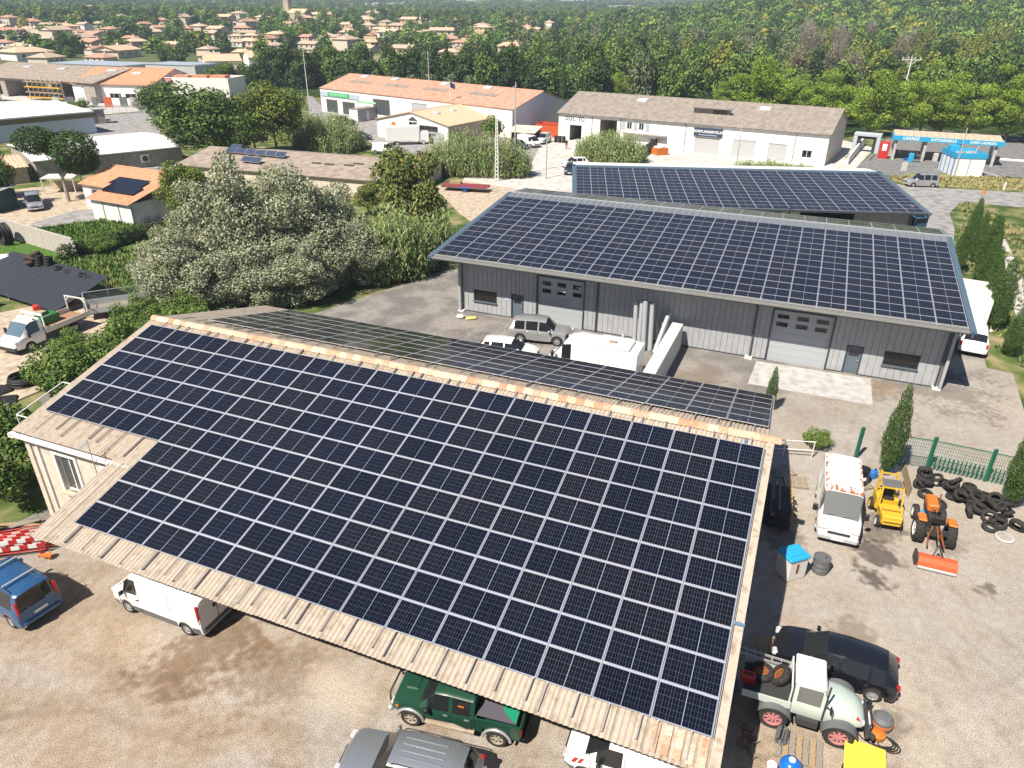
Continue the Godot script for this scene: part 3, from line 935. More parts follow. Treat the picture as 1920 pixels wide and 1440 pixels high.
func section_gate(parent: Node, x0: float, x1: float, y1: float, zf: float, wins: Array, dm: Material) -> void:
	var g := MB.new()
	var t := 0.10
	g.box(Vector3(x0 - t / 2, y1 / 2, zf + 0.01), Vector3(t, y1, 0.14))
	g.box(Vector3(x1 + t / 2, y1 / 2, zf + 0.01), Vector3(t, y1, 0.14))
	g.box(Vector3((x0 + x1) / 2, y1 + t / 2, zf + 0.01), Vector3(x1 - x0 + 2 * t, t, 0.14))
	var gate := obj("gate", g, M.anthracite, parent)
	var cnt := 7
	for i in cnt:
		var a := y1 * i / cnt
		var b := y1 * (i + 1) / cnt
		var hs := []
		for q in wins:
			if q[3] > a and q[2] < b: hs.append([q[0], q[1], maxf(q[2], a), minf(q[3], b)])
		obj("gate_section", wall_with_openings(x0, x1, a + 0.006, b - 0.006, zf - 0.08, 0.04, hs), dm, gate)
	for q in wins:
		var f := MB.new()
		f.box(Vector3((q[0] + q[1]) / 2, (q[2] + q[3]) / 2, zf - 0.10), Vector3(q[1] - q[0] + 0.04, q[3] - q[2] + 0.04, 0.02))
		obj("pane", f, M.glass, gate)
		f = MB.new()
		var cx: float = (q[0] + q[1]) / 2
		var cy: float = (q[2] + q[3]) / 2
		for s in [-1, 1]:
			f.box(Vector3(cx, cy + s * (q[3] - q[2]) / 2, zf - 0.07), Vector3(q[1] - q[0] + 0.06, 0.03, 0.03))
			f.box(Vector3(cx + s * (q[1] - q[0]) / 2, cy, zf - 0.07), Vector3(0.03, q[3] - q[2] - 0.03, 0.03))
		obj("pane_frame", f, M.anthracite, gate)

func man_door(parent: Node, x0: float, x1: float, y1: float, zf: float) -> void:
	var f := MB.new()
	f.box(Vector3(x0 + 0.04, y1 / 2, zf - 0.02), Vector3(0.08, y1, 0.12))
	f.box(Vector3(x1 - 0.04, y1 / 2, zf - 0.02), Vector3(0.08, y1, 0.12))
	f.box(Vector3((x0 + x1) / 2, y1 - 0.04, zf - 0.02), Vector3(x1 - x0 - 0.16, 0.08, 0.12))
	var door := obj("door", f, M.anthracite, parent)
	var l := wall_with_openings(x0 + 0.08, x1 - 0.08, 0.03, y1 - 0.08, zf - 0.06, 0.05, [[x0 + 0.2, x1 - 0.2, 1.3, 1.85]])
	obj("leaf", l, M.door_dark, door)
	var g := MB.new()
	g.box(Vector3((x0 + x1) / 2, 1.575, zf - 0.085), Vector3(x1 - x0 - 0.38, 0.57, 0.02))
	obj("pane", g, M.glass, door)
	var hd := MB.new()
	hd.box(Vector3(x1 - 0.2, 1.05, zf - 0.02), Vector3(0.14, 0.03, 0.05))
	obj("handle", hd, M.silver, door)

func barred_window(parent: Node, x0: float, x1: float, y0: float, y1: float, zf: float) -> void:
	var f := MB.new()
	for s in [[x0, y0, x1, y0 + 0.07], [x0, y1 - 0.07, x1, y1], [x0, y0 + 0.07, x0 + 0.07, y1 - 0.07], [x1 - 0.07, y0 + 0.07, x1, y1 - 0.07]]:
		f.box(Vector3((s[0] + s[2]) / 2, (s[1] + s[3]) / 2, zf - 0.05), Vector3(s[2] - s[0], s[3] - s[1], 0.10))
	var w := obj("window", f, M.anthracite, parent)
	var g := MB.new()
	g.box(Vector3((x0 + x1) / 2, (y0 + y1) / 2, zf - 0.09), Vector3(x1 - x0 - 0.12, y1 - y0 - 0.12, 0.02))
	obj("pane", g, M.glass, w)
	var b := MB.new()
	var n := 14
	for i in n:
		var x := lerpf(x0 + 0.12, x1 - 0.12, i / float(n - 1))
		b.bar(Vector3(x, y0 + 0.02, zf + 0.05), Vector3(x, y1 - 0.02, zf + 0.05), 0.022, 0.022)
	b.bar(Vector3(x0, y0 + 0.1, zf + 0.05), Vector3(x1, y0 + 0.1, zf + 0.05), 0.03, 0.03)
	b.bar(Vector3(x0, y1 - 0.1, zf + 0.05), Vector3(x1, y1 - 0.1, zf + 0.05), 0.03, 0.03)
	obj("bars", b, M.black, w)
	var s := MB.new()
	s.box(Vector3((x0 + x1) / 2, y0 - 0.04, zf + 0.05), Vector3(x1 - x0 + 0.1, 0.06, 0.2))
	obj("sill", s, M.door_dark, w)

func flood_light(parent: Node, p: Vector3) -> void:
	var m := MB.new()
	m.bar(p, p + Vector3(0, 0, 0.25), 0.05, 0.05)
	m.box(p + Vector3(0, -0.06, 0.34), Vector3(0.28, 0.08, 0.20), Basis(Vector3.RIGHT, 0.5))
	obj("floodlight", m, M.black, parent)

func make_grey_building() -> void:
	var t := thing("grey_warehouse", "grey metal clad warehouse with two sectional gates under a wide roof of solar panels", "building", Vector3(-0.6068, 0, -67.7694), deg_to_rad(-22.0988))
	var A := 5.694
	var fr := slope_frame(Vector3(0, 6.552, 0), A)
	var roof := Node3D.new()
	roof.name = "roof"
	t.add_child(roof)
	lay_panels(roof, fr, 21, 13, 1.742, 1.148)
	var dk := MB.new()
	dk.xf = fr
	dk.box(Vector3(18.29, -0.20, 7.2), Vector3(37.1, 0.24, 15.6))
	obj("roof_deck", dk, M.ridge_grey, roof)

	for i in 62:
		var m := MB.new()
		m.xf = fr
		var x := -0.15 + i * 0.595
		m.box(Vector3(x + 0.2975, -0.02, -0.62), Vector3(0.575, 0.03, 1.18))
		m.box(Vector3(x + 0.02, 0.01, -0.62), Vector3(0.05, 0.06, 1.18))
		obj("ridge_sheet", m, M.ridge_grey, roof)

	for x in [-0.22, 36.80]:
		var m := MB.new()
		m.xf = fr
		m.box(Vector3(x, -0.06, 7.0), Vector3(0.36, 0.16, 16.4))
		m.box(Vector3(x, -0.22, 7.0), Vector3(0.10, 0.36, 16.4))
		obj("verge_board", m, M.anthracite_blue, roof)
	var cap := MB.new()
	cap.xf = fr
	cap.box(Vector3(18.29, 0.04, -1.28), Vector3(37.3, 0.05, 0.16))
	obj("ridge_cap", cap, M.pv_frame, roof)

	var bk := slope_frame(Vector3(36.582, 6.66, -1.45), A, true)
	var dkb := MB.new()
	dkb.xf = bk
	dkb.box(Vector3(18.29, -0.14, 1.9), Vector3(37.3, 0.18, 4.3))
	obj("roof_deck", dkb, M.ridge_grey, roof)
	var n := 0
	for j in 3:
		for i in 21:
			if n >= 26: break
			var o := put("solar_panel", pv_mesh, roof)
			o.transform = Transform3D(bk.basis, bk * Vector3((i + 0.5) * 1.742, -0.03, (j + 0.5) * 1.148 + 0.12))
			n += 1
	var mm := MultiMesh.new()
	mm.transform_format = MultiMesh.TRANSFORM_3D
	mm.mesh = pv_mesh
	mm.instance_count = 63 - n
	var q := 0
	var cnt := 0
	for j in 3:
		for i in 21:
			cnt += 1
			if cnt <= n: continue
			mm.set_instance_transform(q, Transform3D(bk.basis, bk * Vector3((i + 0.5) * 1.742, -0.03, (j + 0.5) * 1.148 + 0.12)))
			q += 1
	var mi := MultiMeshInstance3D.new()
	mi.multimesh = mm
	mi.name = "solar_panels"
	mi.set_meta("kind", "stuff")
	roof.add_child(mi)

	var gu := MB.new()
	gu.xf = fr
	gu.box(Vector3(18.29, -0.12, 15.05), Vector3(37.2, 0.03, 0.24))
	gu.box(Vector3(18.29, -0.06, 15.18), Vector3(37.2, 0.15, 0.03))
	gu.box(Vector3(18.29, -0.17, 14.92), Vector3(37.1, 0.20, 0.04))
	obj("gutter", gu, M.cladding_warm, roof)
	var zf := 12.78
	var wy := 5.05
	var holes := [[2.42, 4.45, 1.07, 1.98], [5.70, 6.75, 0, 2.05], [7.93, 11.66, 0, 3.86], [25.37, 29.25, 0, 3.88], [30.38, 31.42, 0, 2.08], [32.72, 34.85, 1.12, 2.08]]
	clad(t, 1.45, 36.25, 0.10, wy, zf, holes, M.cladding)
	var inner := wall_with_openings(1.3, 36.4, 0.0, wy, zf - 0.06, 0.12, holes)
	inner.box(Vector3(1.36, 2.6, 6.2), Vector3(0.12, 5.2, 14.0))
	inner.box(Vector3(36.34, 2.6, 6.2), Vector3(0.12, 5.2, 14.0))
	inner.box(Vector3(18.8, 3.0, -3.6), Vector3(35.1, 6.0, 0.12))
	obj("wall", inner, M.cladding, t)
	for s in 2:
		for i in 38:
			var z := -3.5 + i * 0.44
			var m := MB.new()
			m.box(Vector3(1.27 if s == 0 else 36.43, 2.6, z + 0.21), Vector3(0.05, 5.15, 0.415))
			obj("cladding_board", m, M.cladding, t)
	var tr := MB.new()
	tr.box(Vector3(1.33, 2.55, zf - 0.02), Vector3(0.20, 5.1, 0.2))
	tr.box(Vector3(36.37, 2.55, zf - 0.02), Vector3(0.20, 5.1, 0.2))
	for x in [1.30, 12.7, 24.2, 36.05]:
		tr.box(Vector3(x + 0.06, 2.5, zf + 0.10), Vector3(0.10, 5.0, 0.10))
		tr.box(Vector3(x + 0.06, 4.75, zf + 1.1), Vector3(0.10, 0.10, 2.1))
	obj("downpipe", tr, M.anthracite, t)
	var sk := wall_with_openings(1.4, 36.3, 0.0, 0.10, zf + 0.02, 0.06, [[5.6, 6.85, -1, 1], [7.8, 11.8, -1, 1], [25.2, 29.4, -1, 1], [30.3, 31.5, -1, 1]])
	obj("base_trim", sk, M.anthracite, t)
	var soff := MB.new()
	soff.box(Vector3(18.3, wy + 0.03, 13.75), Vector3(36.6, 0.05, 2.0))
	obj("soffit", soff, M.cladding_warm, t)
	var w1 := [[8.32, 8.96, 3.17, 3.49], [9.53, 10.19, 3.17, 3.49], [10.77, 11.45, 3.17, 3.49], [8.30, 8.96, 2.57, 2.88], [9.52, 10.18, 2.57, 2.88], [10.78, 11.46, 2.57, 2.88]]
	section_gate(t, 7.93, 11.66, 3.86, zf, w1, M.door_grey)
	var w2 := [[25.65, 26.37, 3.27, 3.53], [26.93, 27.64, 3.27, 3.53], [28.19, 28.92, 3.27, 3.53], [25.64, 26.36, 2.68, 2.95], [26.93, 27.65, 2.68, 2.95], [28.18, 28.91, 2.68, 2.95]]
	section_gate(t, 25.37, 29.25, 3.88, zf, w2, M.door_grey)
	man_door(t, 5.70, 6.75, 2.05, zf)
	man_door(t, 30.38, 31.42, 2.08, zf)
	barred_window(t, 2.42, 4.45, 1.07, 1.98, zf)
	barred_window(t, 32.72, 34.85, 1.12, 2.08, zf)
	for x in [5.4, 9.9, 17.9, 24.35, 30.55]: flood_light(t, Vector3(x, 4.28, zf))
	var sg := MB.new()
	sg.box(Vector3(5.37, 1.62, zf + 0.015), Vector3(0.42, 0.28, 0.02))
	obj("sign", sg, mat("sign_pale_blue", S(0.38, 0.47, 0.62), 0.5), t)
	for x in [1.4, 24.2, 36.2]:
		var m := MB.new()
		m.box(Vector3(x, 0.06, zf + 0.2), Vector3(0.5, 0.14, 0.45))
		obj("footing", m, M.concrete_white, t)

func make_back_building() -> void:
	var t := thing("back_warehouse", "farther low warehouse with blue trimmed solar roof and dark open bay", "building", Vector3(7.655, 0, -91.416), deg_to_rad(-3.776))
	var A := 5.4417
	var fr := slope_frame(Vector3(0, 4.870, 0), A)
	var roof := Node3D.new()
	roof.name = "roof"
	t.add_child(roof)
	lay_panels(roof, fr, 21, 12, 1.742, 1.148)
	var dk := MB.new()
	dk.xf = fr
	dk.box(Vector3(18.29, -0.18, 6.7), Vector3(37.0, 0.22, 14.2))
	obj("roof_deck", dk, M.ridge_grey, roof)
	for x in [-0.25, 36.85]:
		var m := MB.new()
		m.xf = fr
		m.box(Vector3(x, -0.05, 6.6), Vector3(0.42, 0.18, 15.2))
		m.box(Vector3(x, -0.24, 6.6), Vector3(0.12, 0.36, 15.2))
		obj("verge_board", m, M.anthracite_blue, roof)
	var cp := MB.new()
	cp.xf = fr
	cp.box(Vector3(18.29, -0.01, -0.42), Vector3(37.5, 0.10, 0.75))
	obj("ridge_cap", cp, M.anthracite_blue, roof)
	var bk := slope_frame(Vector3(36.7, 4.93, -0.85), A, true)
	var bm := MB.new()
	bm.xf = bk
	bm.box(Vector3(18.29, -0.10, 2.4), Vector3(37.4, 0.12, 4.8))
	obj("back_roof", bm, M.concrete_white, roof)
	var gu := MB.new()
	gu.xf = fr
	gu.box(Vector3(18.29, -0.10, 13.96), Vector3(37.3, 0.20, 0.22))
	gu.box(Vector3(36.2, -0.35, 13.5), Vector3(0.9, 0.35, 0.4))
	obj("gutter", gu, M.anthracite, roof)
	var zf := 12.2
	var holes := [[23.9, 30.0, 0.0, 3.15]]
	clad(t, 0.4, 36.0, 0.0, 3.55, zf, holes, M.cladding_warm, 0.5)
	var w := wall_with_openings(0.4, 36.0, 0.0, 3.5, zf - 0.06, 0.1, holes)
	w.box(Vector3(0.5, 1.9, 4.6), Vector3(0.12, 3.8, 15.0))
	w.box(Vector3(35.95, 1.9, 4.6), Vector3(0.12, 3.8, 15.0))
	w.box(Vector3(18.2, 2.2, -3.0), Vector3(35.6, 4.4, 0.12))
	obj("wall", w, M.cladding_warm, t)
	var pp := MB.new()
	pp.box(Vector3(22.6, 2.0, zf + 1.55), Vector3(0.16, 4.0, 0.16))
	pp.box(Vector3(35.9, 1.8, zf + 0.1), Vector3(0.22, 3.6, 0.2))
	obj("post", pp, M.anthracite, t)
	var wt := MB.new()
	wt.box(Vector3(22.9, 1.6, zf + 0.9), Vector3(2.0, 3.2, 0.06))
	obj("white_panel", wt, M.white, t)
	flood_light(t, Vector3(31.8, 3.1, zf))

# ------------------------------------------------------------------ other buildings
var font: SystemFont

func text(parent: Node, called: String, s: String, h: float, xf: Transform3D, m: Material, depth := 0.03) -> MeshInstance3D:
	if font == null:
		font = SystemFont.new()
		font.font_names = PackedStringArray(["Droid Sans"])
		font.font_weight = 700
	var tm := TextMesh.new()
	tm.text = s
	tm.font = font
	tm.font_size = 64
	tm.pixel_size = h / 46.0
	tm.depth = depth
	tm.material = m
	var o := put(called, tm, parent)
	o.transform = xf
	return o

# gabled building: local x along the front, the front wall at z = 0, depth towards -z, ridge along x
# openings: [x0, x1, y0, y1, kind] on the front; kinds: shutter, dark, window, glass
func gabled(t: Node, L: float, W: float, he: float, hr: float, wm: Material, rm: Material, ops := [], ov := 0.4, pitch := 0.7, side_m: Material = null) -> void:
	var holes := []
	for o in ops: holes.append([o[0], o[1], o[2], o[3]])
	obj("wall", wall_with_openings(0, L, -0.2, he, 0.0, 0.25, holes), wm, t)
	var w := MB.new()
	w.box(Vector3(L / 2, he / 2 - 0.1, -W + 0.12), Vector3(L, he + 0.2, 0.25))
	for x in [0.12, L - 0.12]:
		for s in [-1, 1]:
			var X: float = x + s * 0.12
			var P := [Vector3(X, -0.2, -0.25), Vector3(X, he, -0.02), Vector3(X, hr - 0.08, -W / 2), Vector3(X, he, -W + 0.02), Vector3(X, -0.2, -W + 0.25)]
			for i in 3:
				if s > 0: w.tri(P[0], P[i + 2], P[i + 1])
				else: w.tri(P[0], P[i + 1], P[i + 2])
	obj("gable_wall", w, side_m if side_m else wm, t)
	var ang := rad_to_deg(atan2(hr - he, W / 2))
	var sl := Vector2(hr - he, W / 2).length() + ov
	var f := slope_frame(Vector3(0, hr + 0.05, -W / 2), ang)
	var b := slope_frame(Vector3(L, hr + 0.05, -W / 2), ang, true)
	for fr in [f, b]:
		var r := wave_sheet(fr, -0.3, L + 0.3, 0, sl, pitch, pitch * 0.05, 4, 0.05)
		r.xf = fr
		r.box(Vector3(L / 2, -0.10, sl / 2), Vector3(L + 0.58, 0.06, sl - 0.04))
		obj("roof", r, rm, t)
	var c := MB.new()
	c.tube([Vector3(-0.3, hr + 0.03, -W / 2), Vector3(L + 0.3, hr + 0.03, -W / 2)], 0.13, 8)
	obj("ridge_cap", c, rm, t)
	for o in ops:
		var cx: float = (o[0] + o[1]) / 2
		var cy: float = (o[2] + o[3]) / 2
		var ww: float = o[1] - o[0]
		var hh: float = o[3] - o[2]
		match o[4]:
			"shutter":
				var m := MB.new()
				var n := int(maxf(3, round(hh / 0.35)))
				for i in n: m.box(Vector3(cx, o[2] + hh * (i + 0.5) / n, -0.14), Vector3(ww, hh / n - 0.03, 0.05))
				m.box(Vector3(cx, cy, -0.18), Vector3(ww, hh, 0.02))
				obj("roller_shutter", m, M.metal_door, t)
			"dark":
				var m := MB.new()
				m.box(Vector3(cx, cy, -7.0), Vector3(ww + 1.0, hh + 0.6, 0.1))
				m.box(Vector3(cx, o[3] + 0.25, -3.6), Vector3(ww + 1.0, 0.1, 6.7))
				m.box(Vector3(o[0] - 0.45, cy, -3.6), Vector3(0.1, hh, 6.7))
				m.box(Vector3(o[1] + 0.45, cy, -3.6), Vector3(0.1, hh, 6.7))
				obj("doorway", m, M.render_grey, t)
			"window":
				framed_window(t, "window", Vector3(cx, cy, 0), ww, hh, 0.12, M.white, M.glass, 1)
			"glass":
				framed_window(t, "window", Vector3(cx, cy, 0), ww, hh, 0.08, M.plastic_grey, M.glass_mid, 3)

func skylight(t: Node, fr: Transform3D, x: float, v: float, w: float, d: float) -> void:
	var m := MB.new()
	m.xf = fr
	m.box(Vector3(x, 0.07, v), Vector3(w + 0.2, 0.2, d + 0.2))
	var o := obj("skylight", m, M.concrete_white, t)
	m = MB.new()
	m.xf = fr
	m.box(Vector3(x, 0.18, v), Vector3(w, 0.05, d))
	obj("pane", m, M.skylight, o)

func make_estate() -> void:

	var t := thing("white_shop", "long white shop with salmon roof, green fascia sign and roller doors", "building", Vector3(-46.3, 0, -183.2), deg_to_rad(-39.6))
	var ops := [[2.0, 6.2, 0.1, 3.0, "glass"], [8.0, 12.5, 0.1, 2.9, "glass"], [19.0, 24.5, 1.0, 4.3, "glass"], [31.5, 36.2, 0.0, 4.4, "shutter"], [36.9, 41.8, 0.0, 3.4, "dark"], [50.5, 53.0, 2.6, 3.6, "window"]]
	gabled(t, 59.5, 18.5, 5.3, 7.9, M.render_white, M.roof_pink, ops, 0.2, 0.9, mat("render_blue_white", S(0.62, 0.66, 0.72), 0.8))
	var fr := slope_frame(Vector3(0, 7.95, -9.25), rad_to_deg(atan2(2.6, 9.25)))
	for x in [7.0, 17.5, 33.5, 46.0]: skylight(t, fr, x, 0.9, 1.8, 1.2)
	for x in [9.0, 21.5, 34.0, 47.5]:
		var pm := MB.new()
		pm.xf = fr
		pm.box(Vector3(x, 0.06, 4.2), Vector3(7.5, 0.02, 1.3))
		obj("translucent_sheet", pm, M.roof_grey, t)
	var sg := MB.new()
	sg.box(Vector3(7.3, 4.15, 0.10), Vector3(14.0, 1.0, 0.12))
	var sign := obj("fascia_sign", sg, mat("sign_lilac", S(0.42, 0.47, 0.60), 0.5), t)
	var gm := MB.new()
	gm.box(Vector3(7.0, 4.18, 0.175), Vector3(8.0, 0.9, 0.03))
	obj("green_panel", gm, mat("sign_green", S(0.05, 0.36, 0.15), 0.5), sign)
	var pal := mat("sign_pale_green", S(0.30, 0.62, 0.36), 0.5)
	for i in 9:
		var lm_ := MB.new()
		lm_.box(Vector3(4.0 + i * 0.72, 4.2, 0.195), Vector3(0.42, 0.5, 0.02))
		lm_.box(Vector3(4.0 + i * 0.72, 4.2, 0.205), Vector3(0.14, 0.22, 0.02))
		obj("letter", lm_, pal, sign)
	gm = MB.new()
	gm.box(Vector3(16.5, 3.35, 0.05), Vector3(7.0, 0.35, 0.08))
	obj("green_stripe", gm, pal, t)

	for i in 2:
		var c := thing("portable_cabin", ["white ended grey portable cabin beside the parked black car", "grey portable cabin nearer the white roller door"][i], "cabin", Vector3(-34.2, 0, -165.4) + Vector3(2.55, 0, -4.2) * i, deg_to_rad(59.0), "cabins in front of the white shop")
		var m := MB.new()
		m.box(Vector3(2.4, 1.35, -1.2), Vector3(4.75, 2.4, 2.4))
		obj("body", m, M.white if i == 0 else M.metal_door, c)
		m = MB.new()
		m.box(Vector3(2.4, 2.6, -1.2), Vector3(4.9, 0.12, 2.55))
		obj("roof", m, M.roof_grey, c)
		m = MB.new()
		for k in 3: m.box(Vector3(0.85 + k * 1.55, 1.35, 0.02), Vector3(1.45, 2.2, 0.05))
		obj("panel", m, mat("cabin_grey", S(0.27, 0.28, 0.28), 0.6), c)
		m = MB.new()
		m.box(Vector3(3.2, 1.15, 0.06), Vector3(0.85, 1.95, 0.05))
		obj("door", m, M.metal_door, c)

	t = thing("small_office", "small white gabled building with apricot roof and arched upper windows", "building", Vector3(-11.9, 0, -136.4), deg_to_rad(58.0))
	gabled(t, 21.0, 17.2, 3.4, 5.2, M.render_tan, M.roof_peach, [[3.0, 6.0, 0.4, 1.5, "glass"], [9.0, 9.6, 1.0, 1.8, "window"], [11.0, 11.6, 1.0, 1.8, "window"]], 0.3, 0.9, M.render_white)
	fr = slope_frame(Vector3(0, 5.25, -8.6), rad_to_deg(atan2(1.8, 8.6)))
	for x in [4.5, 9.5]: skylight(t, fr, x, 2.6, 1.0, 0.8)
	var g := Node3D.new()
	g.name = "gable_front"
	t.add_child(g)
	g.rotation.y = -PI / 2
	g.position = Vector3(-0.02, 0, -17.2)
	framed_window(g, "window", Vector3(9.0, 2.9, 0.08), 2.0, 1.2, 0.0, M.white, M.glass, 1)
	framed_window(g, "window", Vector3(12.6, 2.6, 0.08), 4.2, 0.9, 0.0, M.plastic_grey, M.glass, 2)
	framed_window(g, "window", Vector3(9.0, 1.5, 0.08), 2.0, 1.2, 0.0, M.white, M.glass_mid, 1)
	var am := MB.new()
	am.tri(Vector3(7.8, 3.7, 0.1), Vector3(10.2, 3.7, 0.1), Vector3(9.0, 4.4, 0.1))
	obj("gable_window", am, M.glass_mid, g)
	am = MB.new()
	for i in 8: am.box(Vector3(14.5, 0.15 + i * 0.25, 0.1), Vector3(3.0, 0.23, 0.05))
	obj("garage_door", am, M.metal_door, g)
	am = MB.new()
	am.box(Vector3(12.9, 1.55, 0.1), Vector3(2.8, 0.5, 0.05))
	obj("sign", am, M.plastic_grey, g)
	am = MB.new()
	am.lathe([Vector2(0.0, 0.0), Vector2(0.55, 0.0), Vector2(0.55, 0.04), Vector2(0.0, 0.04)], 12, Basis(Vector3.RIGHT, PI / 2), Vector3(4.3, 2.6, 0.08))
	obj("round_mark", am, M.amber, g)

	t = thing("workshop_block", "long pale workshop block with weathered grey brown roof and roller shutters", "building", Vector3(8.4, 0, -144.6), deg_to_rad(-30.4))
	ops = [[2.4, 4.9, 0.0, 2.9, "dark"], [8.6, 12.0, 0.3, 4.3, "dark"], [13.9, 14.9, 3.0, 4.2, "window"], [16.2, 17.2, 3.0, 4.2, "window"], [18.6, 20.0, 0.6, 1.8, "window"], [26.8, 31.2, 0.0, 3.0, "shutter"], [33.4, 37.3, 0.0, 2.9, "shutter"], [39.4, 42.4, 0.0, 2.8, "shutter"], [44.8, 46.4, 1.0, 2.2, "window"]]
	gabled(t, 48.6, 17.0, 5.0, 7.9, M.render_white, M.roof_grey, ops, 0.5, 0.8, M.render_cream)
	fr = slope_frame(Vector3(0, 7.95, -8.5), rad_to_deg(atan2(2.9, 8.5)))
	for x in [14.0, 36.5]: skylight(t, fr, x, 2.0, 1.6, 1.1)
	text(t, "lettering", "DOC  TO", 0.75, Transform3D(Basis(), Vector3(3.4, 4.0, 0.03)), mat("letter_grey", S(0.09, 0.13, 0.17), 0.6))
	var sm := MB.new()
	sm.box(Vector3(29.0, 3.6, 0.12), Vector3(5.0, 1.3, 0.16))
	var so := obj("shop_sign", sm, mat("sign_navy", S(0.03, 0.05, 0.10), 0.5), t)
	text(so, "lettering", "BONPLANMATELAS", 0.42, Transform3D(Basis(), Vector3(29.0, 3.75, 0.21)), M.white)
	sm = MB.new()
	sm.box(Vector3(29.0, 3.2, 0.21), Vector3(3.2, 0.10, 0.02))
	obj("small_print", sm, M.metal_door, so)
	for x in [13.2, 15.6, 17.9]:
		sm = MB.new()
		sm.box(Vector3(x, 3.6, 0.04), Vector3(0.65, 1.3, 0.05))
		obj("shutter_leaf", sm, M.shutter, t)
	sm = MB.new()
	sm.box(Vector3(17.6, 2.35, 0.45), Vector3(8.2, 0.14, 0.9))
	obj("door_canopy", sm, M.roof_grey, t)

	sm = MB.new()
	sm.box(Vector3(28.2, 6.35, -3.6), Vector3(6.6, 1.5, 0.15))
	obj("terrace_wall", sm, M.render_grey, t)
	framed_window(t, "terrace_window", Vector3(29.6, 6.35, -3.45), 2.4, 1.2, 0.0, M.plastic_grey, M.glass, 1)
	sm = MB.new()
	sm.box(Vector3(28.2, 7.18, -3.3), Vector3(7.0, 0.12, 0.9))
	obj("terrace_roof", sm, M.roof_grey, t)
	for x in [7.0, 12.7, 25.0, 43.5]:
		sm = MB.new()
		sm.box(Vector3(x, 2.5, 0.06), Vector3(0.10, 5.0, 0.10))
		obj("downpipe", sm, M.roof_grey, t)

	t = thing("lean_to_shed", "small shed with cream awning between the office and the red container", "shed", Vector3(-0.6, 0, -141.0), deg_to_rad(-20))
	var b := MB.new()
	b.box(Vector3(2.4, 1.15, -1.5), Vector3(4.8, 2.3, 3.0))
	obj("body", b, mat("brown_wall", S(0.09, 0.035, 0.025), 0.8), t)
	b = MB.new()
	b.box(Vector3(2.4, 2.35, -0.9), Vector3(5.4, 0.10, 4.6), Basis(Vector3.RIGHT, 0.14))
	obj("awning", b, M.cream, t)
	t = thing("red_container", "red shipping container with open top beside the workshop block", "container", Vector3(4.2, 0, -148.8), deg_to_rad(-32))
	b = MB.new()
	for i in 14:
		b.box(Vector3(0.22 + i * 0.43, 1.2, 0), Vector3(0.36, 2.2, 0.10))
		b.box(Vector3(0.22 + i * 0.43, 1.2, -2.4), Vector3(0.36, 2.2, 0.10))
	b.box(Vector3(3.0, 1.2, -0.03), Vector3(6.0, 2.3, 0.05))
	b.box(Vector3(3.0, 1.2, -2.37), Vector3(6.0, 2.3, 0.05))
	b.box(Vector3(0, 1.2, -1.2), Vector3(0.12, 2.4, 2.5))
	b.box(Vector3(6.05, 1.2, -1.2), Vector3(0.12, 2.4, 2.5))
	b.box(Vector3(3.0, 0.15, -1.2), Vector3(6.0, 0.12, 2.4))
	obj("side", b, M.orange_red, t)
	b = MB.new()
	for z in [0.05, -2.45]: b.box(Vector3(3.0, 2.45, z), Vector3(6.2, 0.12, 0.12))
	obj("rim", b, M.red, t)

	t = thing("timber_fence", "dark brown timber fence running down from the workshop block", "fence", Vector3(21.2, 0, -124.6), deg_to_rad(67))
	for i in 24:
		b = MB.new()
		b.box(Vector3(0.3 + i * 0.62, 0.95, 0), Vector3(0.58, 1.9 + 0.03 * (i % 3), 0.05))
		obj("plank", b, mat("fence_brown", S(0.075, 0.06, 0.05), 0.9), t)
	t = thing("crate", "orange brown crate heaped with pale sheets beside the dark timber fence", "crate", Vector3(25.2, 0, -129.2), 0.4)
	b = MB.new()
	for i in 4: b.box(Vector3(0, 0.2 + i * 0.28, 0.9), Vector3(2.3, 0.24, 0.08))
	for i in 4: b.box(Vector3(1.15, 0.2 + i * 0.28, 0), Vector3(0.08, 0.24, 1.8))
	b.box(Vector3(0, 0.55, 0), Vector3(2.2, 1.05, 1.7))
	obj("body", b, M.orange, t)
	b = MB.new()
	b.bbox(Vector3(-0.2, 1.25, 0), Vector3(1.6, 0.4, 1.3), 0.15, Basis(Vector3.UP, 0.3))
	obj("sheet", b, M.white, t)

	var masts := [[-57.8, -214.9, 12.5, "tall pale street mast beside the far road", 0.14], [-20.4, -184.0, 13.5, "tall thin radio mast behind the white shop roof", 0.09]]
	for q in masts:
		t = thing("mast", q[3], "mast", Vector3(q[0], 0, q[1]))
		b = MB.new()
		b.tube([Vector3(0, 0, 0), Vector3(0, q[2], 0)], q[4], 8, q[4] * 0.6)
		obj("pole", b, M.concrete_white, t)
		b = MB.new()
		for k in 3:
			var y: float = q[2] - 0.4 - k * 1.5
			b.bar(Vector3(-1.0 + 0.3 * k, y, 0), Vector3(0.7, y, 0), 0.05, 0.05)
			b.bar(Vector3(-1.0 + 0.3 * k, y, 0), Vector3(-1.0 + 0.3 * k, y + 0.9, 0), 0.05, 0.05)
		obj("antenna", b, M.galva, t)
	t = thing("flag", "small dark flag on a white pole at the shop eave", "flag", Vector3(-13.2, 5.0, -156.6))
	b = MB.new()
	b.tube([Vector3(0, 0, 0), Vector3(0, 4.2, 0)], 0.05, 6)
	obj("pole", b, M.white, t)
	b = MB.new()
